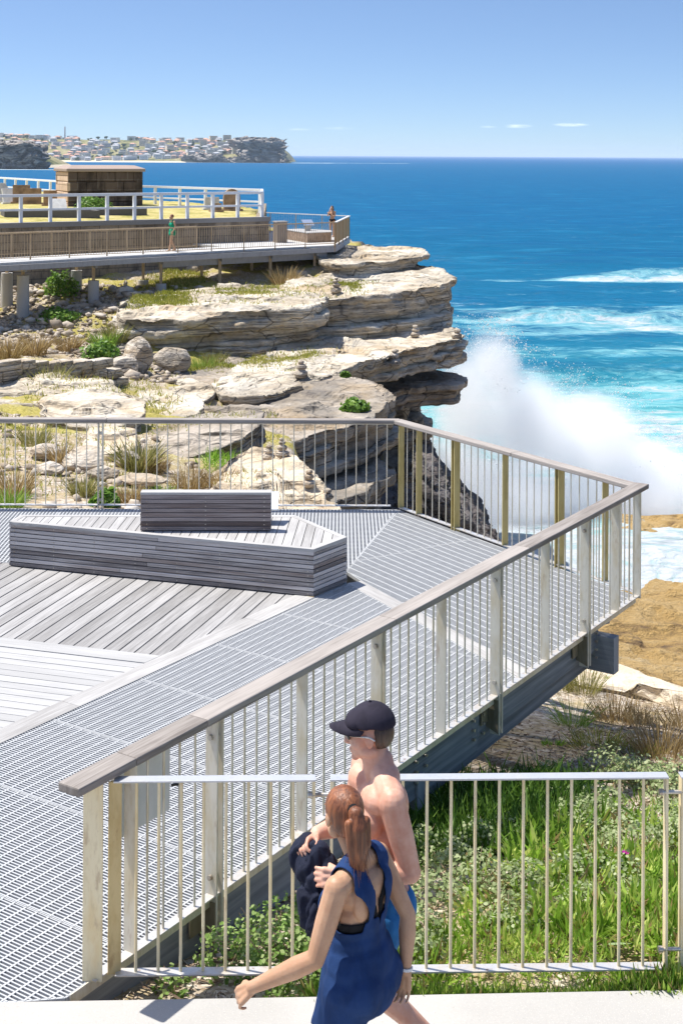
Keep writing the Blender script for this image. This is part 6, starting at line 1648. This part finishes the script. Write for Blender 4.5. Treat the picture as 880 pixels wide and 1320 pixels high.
M['black'] = cloth('black_cloth', (.012, .012, .014), None, 12, .2); M['hair_red'] = hair_mat('auburn_hair', (.10, .032, .014), (.36, .13, .05)); M['hair_dark'] = hair_mat('short_hair', (.05, .03, .02), (.14, .08, .05))
M['green_d'] = cloth('green_dress_cloth', (.015, .36, .19), None, 7); M['shoe'] = plain('shoe_fabric', (.5, .5, .5), .8); M['lens'] = plain('sunglass_lens', (.03, .03, .03), .1, 0, .6); M['temple'] = plain('glasses_frame', (.7, .66, .58), .35, .2)
M['eye'] = plain('eye', (.6, .6, .6), .2)
def person(label, me, loc, yaw):
    o = obj('person', me, None, loc); o.rotation_euler.z = yaw; return tag(o, label, 'person')
def kid(name, me, par): return obj(name, me, par)
def wave_xy(f): return f

# ---- man in the cap: walks to the left, both hands in front holding a dark bundle
def make_man():
    m = MB(); torso_m(m); hc = (0, .035, 1.705); cap_l, rot = head(m, hc, R(-26), R(-6), 1.0)
    capsule(m, (0, -.01, 1.52), (0, .02, 1.63), .066, .062)
    for s in (-1, 1): capsule(m, (s * .03, -.03, 1.6), (s * .12, -.015, 1.50), .035, .045)
    lw, rw = Vector((-.165, .21, 1.155)), Vector((.055, .27, 1.255))
    arm(m, (-.205, -.005, 1.475), (-.255, -.075, 1.185), lw, 1.24); arm(m, (.205, .0, 1.475), (.25, .045, 1.19), rw, 1.24)
    hand(m, lw, (.25, .95, .02), (-.85, .25, .35), 1, 1.0, 1.06, .9); hand(m, rw, (-.55, .8, -.1), (.5, .35, .75), -1, 1.0, 1.06, .9)
    la, ra = Vector((-.1, .27, .10)), Vector((.1, -.33, .17))
    leg(m, -1, (-.095, 0, .92), (-.1, .17, .51), la, 1.02); leg(m, 1, (.095, 0, .92), (.1, .02, .50), ra, 1.02); foot(m, la, .1); foot(m, ra, -.5)
    px_, Y_ = 486, 6.36; loc = (derot(px_, 1000)[0] * Y_ / F, Y_, 0)
    o = person('shirtless man in dark cap and sunglasses walking left, holding a dark bundle', remesh('person', m, .0052, M['skin_m'], 5), loc, R(106))
    # shorts
    sh = MB(); g = .017
    sh.ell((0, 0, .985), (.168 + g, .115 + g, .09 + g)); sh.ell((0, -.01, .93), (.17 + g, .125 + g, .10 + g))
    for s in (-1, 1): sh.ell((s * .085, -.07, .95), (.085 + g, .075 + g, .095 + g))
    capsule(sh, (-.095, 0, .9), (-.1, .12, .63), .108, .105); capsule(sh, (.095, 0, .9), (.1, .02, .62), .108, .105)
    kid('shorts', remesh('shorts', sh, .008, M['shorts_b'], 5, lambda x, y, z: .6 < z < 1.035, .004), o)
    for an, pt in ((la, .1), (ra, -.5)):
        s_ = MB(); a_ = Vector(an); r_ = Matrix.Rotation(pt, 3, 'X')
        capsule(s_, a_ + r_ @ Vector((0, -.035, -.055)), a_ + r_ @ Vector((0, .15, -.06)), .044, .038); capsule(s_, a_, a_ + r_ @ Vector((0, .02, -.04)), .047, .045)
        kid('shoe', remesh('shoe', s_, .008, M['shoe'], 4, lambda x, y, z: z < a_.z + .02), o)
    # cap: crown, brim, button
    cp_ = MB(); cp_.ell(cap_l(0, -.014, .05), (.090, .110, .098), 28, 18, rot); cp_.ell(cap_l(0, .05, .062), (.078, .06, .055), 20, 12, rot)
    inv = rot.transposed()
    cpo = kid('cap', remesh('cap', cp_, .006, M['cap'], 6, lambda x, y, z: (inv @ (Vector((x, y, z)) - Vector(hc)))  .z > .052 - .18 * max(0, -(inv @ (Vector((x, y, z)) - Vector(hc))).y - .03), .004), o)
    br = MB(); nb = 14; V_ = []
    for layer in (0, 1):
        for i in range(nb + 1):
            a = math.pi * i / nb
            for q in (.0, .5, 1.0):
                xx = math.cos(a) * (.083 + .0 * q); yy = .03 + math.sin(a) * (.068 + .088 * q) - .02 * (1 - q); zz = .068 - .022 * q - .026 * (math.cos(a) ** 2) + (.004 if layer else 0)
                V_.append(cap_l(xx, yy, zz))
    k = 3 * (nb + 1); Fb = []
    for i in range(nb):
        for j in range(2):
            b0 = i * 3 + j; Fb += [(b0, b0 + 1, b0 + 4, b0 + 3), (k + b0 + 3, k + b0 + 4, k + b0 + 1, k + b0)]
        Fb.append((i * 3 + 2, k + i * 3 + 2, k + i * 3 + 5, i * 3 + 5))
    br.add(V_, Fb, .5, None, True); kid('brim', br.mesh('brim', M['cap']), cpo)
    bt = MB(); bt.ell(cap_l(0, -.014, .151), (.008, .008, .003), 10, 6); kid('button', bt.mesh('button', M['cap']), cpo)
    # sunglasses
    sg_ = MB()
    for s in (-1, 1): sg_.ell(cap_l(s * .034, .094, .012), (.031, .010, .021), 14, 8, rot @ Matrix.Rotation(-s * .28, 3, 'Z'))
    gl = kid('sunglasses', sg_.mesh('sunglasses', M['lens']), o)
    ar = MB()
    for s in (-1, 1): ar.tube(cap_l(s * .066, .08, .02), cap_l(s * .083, -.01, .016), .0042, 8); ar.tube(cap_l(s * .083, -.01, .016), cap_l(s * .082, -.035, .0), .004, 8)
    ar.tube(cap_l(-.012, .104, .016), cap_l(.012, .104, .016), .003, 6); kid('frame', ar.mesh('frame', M['temple']), gl)
    hr = MB(); hr.ell(cap_l(0, -.03, .01), (.0795, .084, .085), 20, 14, rot)
    kid('hair', remesh('hair', hr, .008, M['hair_dark'], 3, lambda x, y, z: (lambda v: v.y < -.035 and v.z > -.05)(inv @ (Vector((x, y, z)) - Vector(hc))), .003), o)
    # the bundle, held in both hands: a thing of its own
    bd_ = MB(); rs = np.random.default_rng(4)
    for (c, r) in (((-.07, .30, 1.10), (.06, .06, .12)), ((-.03, .32, 1.17), (.06, .055, .10)), ((-.08, .31, 1.02), (.075, .065, .10)), ((.03, .335, 1.19), (.05, .05, .08)), ((-.10, .31, .96), (.06, .055, .08))):
        bd_.ell(c, r, 16, 10, Matrix.Rotation(rs.uniform(-.6, .6), 3, 'X') @ Matrix.Rotation(rs.uniform(-.4, .4), 3, 'Y'))
    me = remesh('bundle', bd_, .008, M['navy'], 14)
    V = np.zeros(len(me.vertices) * 3); me.vertices.foreach_get('co', V); V = V.reshape(-1, 3); nv_ = np.zeros(len(me.vertices) * 3); me.vertices.foreach_get('normal', nv_); rd_ = np.abs(fbm(V * [15, 15, 5] + fbm(V * 6, 8, 2)[:, None] * .8, 3, 3)); V = V + nv_.reshape(-1, 3) * (.03 - .16 * (.25 - rd_.clip(0, .25)))[:, None] * .6; me.vertices.foreach_set('co', V.ravel()); me.update()
    b_ = obj('bundle', me, None, loc); b_.rotation_euler.z = R(106); tag(b_, 'crumpled dark navy garment held in both hands of the man in the cap', 'garment')
make_man()

# ---- woman in the blue tank top: seen from behind, left arm swinging forward
def make_woman():
    m = MB(); torso_w(m); hc = (0, .075, 1.545); hl, rot = head(m, hc, R(-34), R(-4), .97)
    capsule(m, (0, -.005, 1.37), (0, .055, 1.47), .05, .047)
    lw, rw = Vector((-.30, .33, .88)), Vector((.165, -.14, .87))
    arm(m, (-.172, .0, 1.325), (-.25, .05, 1.06), lw, 1.02); arm(m, (.172, 0, 1.325), (.2, -.13, 1.085), rw, .9)
    hand(m, lw, (-.1, .62, -.55), (-.8, .1, .5), 1, 1.0, .98, .8); hand(m, rw, (-.02, .12, -.95), (.95, 0, .1), -1, .55, .92, .4)
    ra, la = Vector((.09, .30, .095)), Vector((-.09, -.30, .19))
    leg(m, 1, (.088, .0, .87), (.09, .2, .49), ra, .98); leg(m, -1, (-.088, .0, .87), (-.09, .03, .47), la, .98); foot(m, ra, .15); foot(m, la, -.6)
    px_, Y_ = 461, 5.87; loc = (derot(px_, 1200)[0] * Y_ / F, Y_, 0)
    o = person('woman in a blue tank top with an auburn ponytail, seen from behind, striding left', remesh('person', m, .0048, M['skin_w'], 5), loc, R(58))
    # loose tank: wide arm openings, low back
    tk = MB(); torso_w(tk, .016)
    tk.ell((0, -.01, .95), (.176, .135, .16)); tk.ell((0, -.02, .86), (.178, .145, .13)); capsule(tk, (.088, .0, .88), (.092, .085, .72), .112, .108); capsule(tk, (-.088, .0, .88), (-.092, .03, .72), .112, .108); tk.ell((0, .0, 1.06), (.145, .11, .12))
    def keep(x, y, z):
        ax = abs(x)
        if z < .735 + .01 * math.sin(x * 30 + y * 20): return False
        if y > -.01:
            if z > 1.30: return .055 < ax < .135
            arm_ = .155 - .06 * max(0, (z - 1.1) / .2)
            return ax < max(arm_, .11) if z > 1.13 else True
        # back: straps narrow to a low scoop
        if z > 1.30: return .05 < ax < .135
        if z > 1.13:
            t = (z - 1.13) / .17; return (.055 - .02 * t) + .0 < ax < .07 + .06 * t ** 2 if t > .25 else .045 * t < ax < .075 + .02 * (1 - t)
        return True
    tm = remesh('tank_top', tk, .007, M['tank'], 8, keep, .004, .5, M['navy'])
    V = np.zeros(len(tm.vertices) * 3); tm.vertices.foreach_get('co', V); V = V.reshape(-1, 3); nv_ = np.zeros(len(V) * 3); tm.vertices.foreach_get('normal', nv_)
    rd_ = np.abs(fbm(np.stack([V[:, 0] * 9 + V[:, 2] * 3, V[:, 1] * 9, V[:, 2] * 3.2], 1), 5, 3)); co_ = V + ((.006 + .022 * (rd_ - .12)) * sstep(1.22, .98, V[:, 2]))[:, None] * (V - np.array([0, 0, 1]) * V[:, 2:3]) / (np.linalg.norm(V[:, :2], axis=1)[:, None] + 1e-6)
    tm.vertices.foreach_set('co', co_.ravel()); tm.update(); kid('tank_top', tm, o)
    bra = MB(); torso_w(bra, .007)
    def kb(x, y, z):
        if 1.115 < z < 1.165 or (y > 0 and 1.1 < z < 1.25 and abs(x) < .14): return True
        return y < 0 and z >= 1.165 and abs(abs(x) - (.02 + .075 * max(0, (z - 1.2) / .18))) < .013
    kid('sports_bra', remesh('sports_bra', bra, .0065, M['black'], 4, kb, .003), o)
    sh = MB(); g = .008; sh.ell((0, 0, .915), (.165 + g, .115 + g, .10 + g)); sh.ell((0, -.035, .885), (.15 + g, .10 + g, .085 + g))
    for s in (-1, 1): sh.ell((s * .08, -.075, .885), (.08 + g, .065 + g, .085 + g))
    capsule(sh, (.088, 0, .87), (.09, .1, .68), .098, .086); capsule(sh, (-.088, 0, .87), (-.09, .01, .68), .098, .086)
    kid('shorts', remesh('shorts', sh, .008, M['navy'], 4, lambda x, y, z: .70 < z < .96, .003), o)
    for an, pt in ((ra, .15), (la, -.6)):
        s_ = MB(); a_ = Vector(an); r_ = Matrix.Rotation(pt, 3, 'X')
        capsule(s_, a_ + r_ @ Vector((0, -.035, -.055)), a_ + r_ @ Vector((0, .14, -.06)), .042, .036); capsule(s_, a_, a_ + r_ @ Vector((0, .02, -.04)), .045, .043)
        kid('shoe', remesh('shoe', s_, .008, M['shoe'], 4, lambda x, y, z: z < a_.z + .02), o)
    # hair drawn back into a tail
    inv = rot.transposed()
    h = MB(); h.ell(hl(0, -.016, .034), (.081, .099, .092), 24, 16, rot); h.ell(hl(0, -.05, .0), (.07, .07, .08), 18, 12, rot)
    ho = kid('hair', remesh('hair', h, .006, M['hair_red'], 5, lambda x, y, z: (lambda v: (v.y < .055 - .35 * max(0, .06 - v.z)) and v.z > -.075 + .4 * max(0, v.y + .05))(inv @ (Vector((x, y, z)) - Vector(hc))), .003), o)
    pt_ = MB(); pts = [hl(0, -.09, .055), hl(0, -.135, .05), hl(.0, -.15, -.01), hl(.0, -.145, -.08), hl(.0, -.135, -.15), hl(.0, -.13, -.205)]
    chain(pt_, pts, [.022, .032, .042, .043, .034, .012])
    for k in range(5): chain(pt_, [hl(.02 * (k - 2), -.15, .02), hl(.018 * (k - 2), -.16, -.07), hl(.012 * (k - 2), -.14 - .008 * (k % 2), -.19 - .012 * (k % 3))], [.02, .02, .006])
    kid('ponytail', remesh('ponytail', pt_, .005, M['hair_red'], 3), ho)
    bn_ = MB(); bn_.tube(hl(0, -.098, .055), hl(0, -.118, .053), .027, 12); kid('hair_tie', bn_.mesh('hair_tie', M['black']), ho)
    rs = np.random.default_rng(17); k = 520; u_ = rs.random(k); seg_ = np.array([tuple(p) for p in pts[1:]])
    b0 = np.stack([np.interp(u_ * .75, np.linspace(0, 1, len(seg_)), seg_[:, i]) for i in range(3)], 1) + unit(rs.normal(size=(k, 3))) * .036
    Vs, qs, ts_, tt_ = blades(b0, unit(rs.normal(0, .10, (k, 3)) + [0, 0, -1]), rs.uniform(.05, .13, k), np.full(k, .0016), rs.normal(0, .012, (k, 3)), rs.random(k), 2, 3)
    kid('loose_strands', np_mesh('loose_strands', Vs, qs, ts_, M['hair_red'], False, tt_), ho)
    wb = MB(); d_ = (rw - Vector((.2, -.13, 1.085))).normalized(); wb.tube(rw - d_ * .012, rw - d_ * .001, .031, 14); kid('bracelet', wb.mesh('bracelet', plain('pale_bracelet', (.8, .78, .75), .5)), o)
make_woman()

# ---- two small figures on the far boardwalk
def far_woman(label, loc, yaw, pose):
    m = MB(); torso_w(m); hc = (0, .04, 1.545); hl, rot = head(m, hc, 0, R(-5), 1.0); capsule(m, (0, -.005, 1.37), (0, .03, 1.47), .05, .047)
    if pose == 'walk':
        lw, rw = Vector((-.30, .16, .92)), Vector((.25, -.05, .86)); arm(m, (-.172, 0, 1.325), (-.25, -.02, 1.09), lw, .95); arm(m, (.172, 0, 1.325), (.23, -.1, 1.09), rw, .95)
        hand(m, lw, (-.1, .3, -.9), (-.9, .1, .1), 1, .4); hand(m, rw, (0, .1, -.95), (.9, 0, .1), -1, .4)
        ka, kb_, aa, ab = (-.09, .12, .49), (.09, .0, .48), (-.09, .2, .095), (.09, -.2, .12)
    else:
        lw, rw = Vector((.03, .22, 1.27)), Vector((.06, .16, 1.42)); arm(m, (-.172, 0, 1.325), (-.2, .1, 1.09), lw, .95); arm(m, (.172, 0, 1.325), (.2, .12, 1.13), rw, .95)
        hand(m, lw, (.8, .3, .2), (0, .8, .2), 1, .5); hand(m, rw, (-.3, -.2, .9), (0, .8, .2), -1, .7)
        ka, kb_, aa, ab = (-.09, .03, .49), (.09, .03, .49), (-.09, 0, .095), (.09, 0, .095)
    leg(m, -1, (-.088, 0, .87), ka, aa, .98); leg(m, 1, (.088, 0, .87), kb_, ab, .98); foot(m, aa); foot(m, ab)
    o = person(label, remesh('person', m, .011, M['skin_w'], 2), loc, yaw)
    inv = rot.transposed(); h = MB(); h.ell(hl(0, -.018, .034), (.083, .1, .093), 20, 12, rot)
    if pose != 'walk': h.ell(hl(0, -.07, -.08), (.085, .05, .13), 16, 10, rot)
    kid('hair', remesh('hair', h, .01, M['hair_red'] if pose == 'walk' else M['hair_dark'], 3, lambda x, y, z: (lambda v: v.y < .06 - .4 * max(0, .06 - v.z))(inv @ (Vector((x, y, z)) - Vector(hc))), .003), o)
    d = MB(); torso_w(d, .014)
    if pose == 'walk':
        d.ell((0, 0, .8), (.2, .16, .16)); d.ell((0, 0, .92), (.18, .14, .15))
        kid('dress', remesh('dress', d, .012, M['green_d'], 3, lambda x, y, z: z > .72 and (z < 1.31 or .05 < abs(x) < .11) and not (abs(x) > .15 and z > 1.17), .004), o)
    else:
        kid('bikini_top', remesh('bikini_top', d, .011, M['black'], 3, lambda x, y, z: 1.15 < z < 1.24, .003), o); kid('bikini_bottom', remesh('bikini_bottom', d, .011, M['black'], 3, lambda x, y, z: .82 < z < .95 - .1 * 0, .003), o)
t_ = on(B1, bdir, 234.5); p = B1 + bdir * t_ + bnrm * .75
far_woman('woman in a short green dress walking along the distant boardwalk', (p.x, p.y, .002), R(128), 'walk')
p = P(428, 300, 74.0); far_woman('dark haired woman in a black bikini standing at the corner of the distant lookout', (p.x, p.y, .002), R(150), 'stand')
# ================================================================== spray of the wave bursting on the rocks
def spray():
    blobs = [((5.2, 66, -13.5), (3.6, 4, 4.0)), ((6.2, 67, -9.2), (2.6, 3, 4.2)), ((7.4, 67, -7.2), (2.0, 2.6, 2.6)), ((9.2, 68, -10.2), (3.2, 3.4, 3.6)), ((12.4, 69, -11.4), (3.8, 3.8, 3.6)), ((15.6, 70, -13.2), (3.6, 3.8, 2.4)), ((8, 66, -14), (5, 4, 2.6)), ((19.5, 71, -14.3), (4, 4, 1.5)), ((13, 68, -14.4), (7, 4, 2.2)), ((6.0, 64, -14.6), (3.4, 3, 2.2)), ((24, 70, -14.4), (5, 4, 1.9)), ((30, 70, -14.6), (5, 4, 1.5))]
    # mist body
    mb = MB()
    blobs = [((c[0] * 1.1, c[1] + 7.5, c[2]), r) for c, r in blobs]
    for c, r in blobs: mb.ell(c, tuple(v * 1.12 for v in r), 24, 14)
    m = NT('sea_mist'); p = m.pos(); vol = m.n('ShaderNodeVolumePrincipled'); 
    d = None
    for c, r in blobs:
        v = m.n('ShaderNodeVectorMath', _operation='DIVIDE', i0=m.n('ShaderNodeVectorMath', _operation='SUBTRACT', i0=p, i1=c).outputs[0], i1=r).outputs[0]
        l = m.n('ShaderNodeVectorMath', _operation='LENGTH', i0=v).outputs['Value']; f = m.math('SUBTRACT', 1.0, l, None, True)
        d = f if d is None else m.math('MAXIMUM', d, f)
    n = m.noise(m.scl(p, (.75, .7, .62)), 1, 7, .72, .7); n2 = m.noise(m.scl(p, (.16, .2, .16), (3, 1, 2)), 1, 3, .6)
    e = m.math('SUBTRACT', m.math('ADD', m.math('MULTIPLY', d, 1.5), m.math('ADD', m.math('MULTIPLY', n, .9), m.math('MULTIPLY', n2, .5))), .84)
    m.set(vol.inputs['Density'], m.math('MULTIPLY', m.rng(e, 0, .75), .95)); vol.inputs['Color'].default_value = (.995, .997, 1, 1); vol.inputs['Anisotropy'].default_value = -.1
    m.t.links.new(vol.outputs[0], m.out.inputs['Volume'])
    me = remesh('sea_spray', mb, .45, m.m, 2)
    tag(obj('sea_spray', me), 'white burst of spray from a wave breaking on the rocks', 'spray', kind='stuff')
    # flung drops
    rs = np.random.default_rng(9); pts = []
    for c, r in blobs:
        k = 9000; q = rs.normal(size=(k, 3)); q = unit(q) * (.74 + .40 * rs.random((k, 1))); q = q[(q[:, 2] > .12) & (q[:, 1] > -.55)]; q[:, 2] += .08; pts.append(q * np.array(r) + np.array(c))
    p = np.concatenate(pts); k = fbm(p * .55, 131, 4) + .1 * rs.normal(size=len(p)) > -.02; p = p[k]; p = p[p[:, 2] > -14.8]
    n = len(p); r = rs.gamma(1.4, .009, n).clip(.006, .045)
    tv = np.array([[1, 1, 1], [1, -1, -1], [-1, 1, -1], [-1, -1, 1]]) * .7; rot = rs.normal(0, .3, (n, 4, 3))
    V = (p[:, None] + (tv[None] + rot) * r[:, None, None]).reshape(-1, 3); T = (np.array([[0, 1, 2], [0, 3, 1], [0, 2, 3], [1, 3, 2]])[None] + np.arange(n)[:, None, None] * 4).reshape(-1, 3)
    mm = NT('water_drops'); M['drops'] = mm.bsdf((.93, .94, .95), .6, 0, .1, None, .55)
    tag(obj('spray_drops', np_mesh('spray_drops', V, None, T, M['drops'])), 'flung white drops at the edge of the burst of spray', 'spray', kind='stuff')
spray()
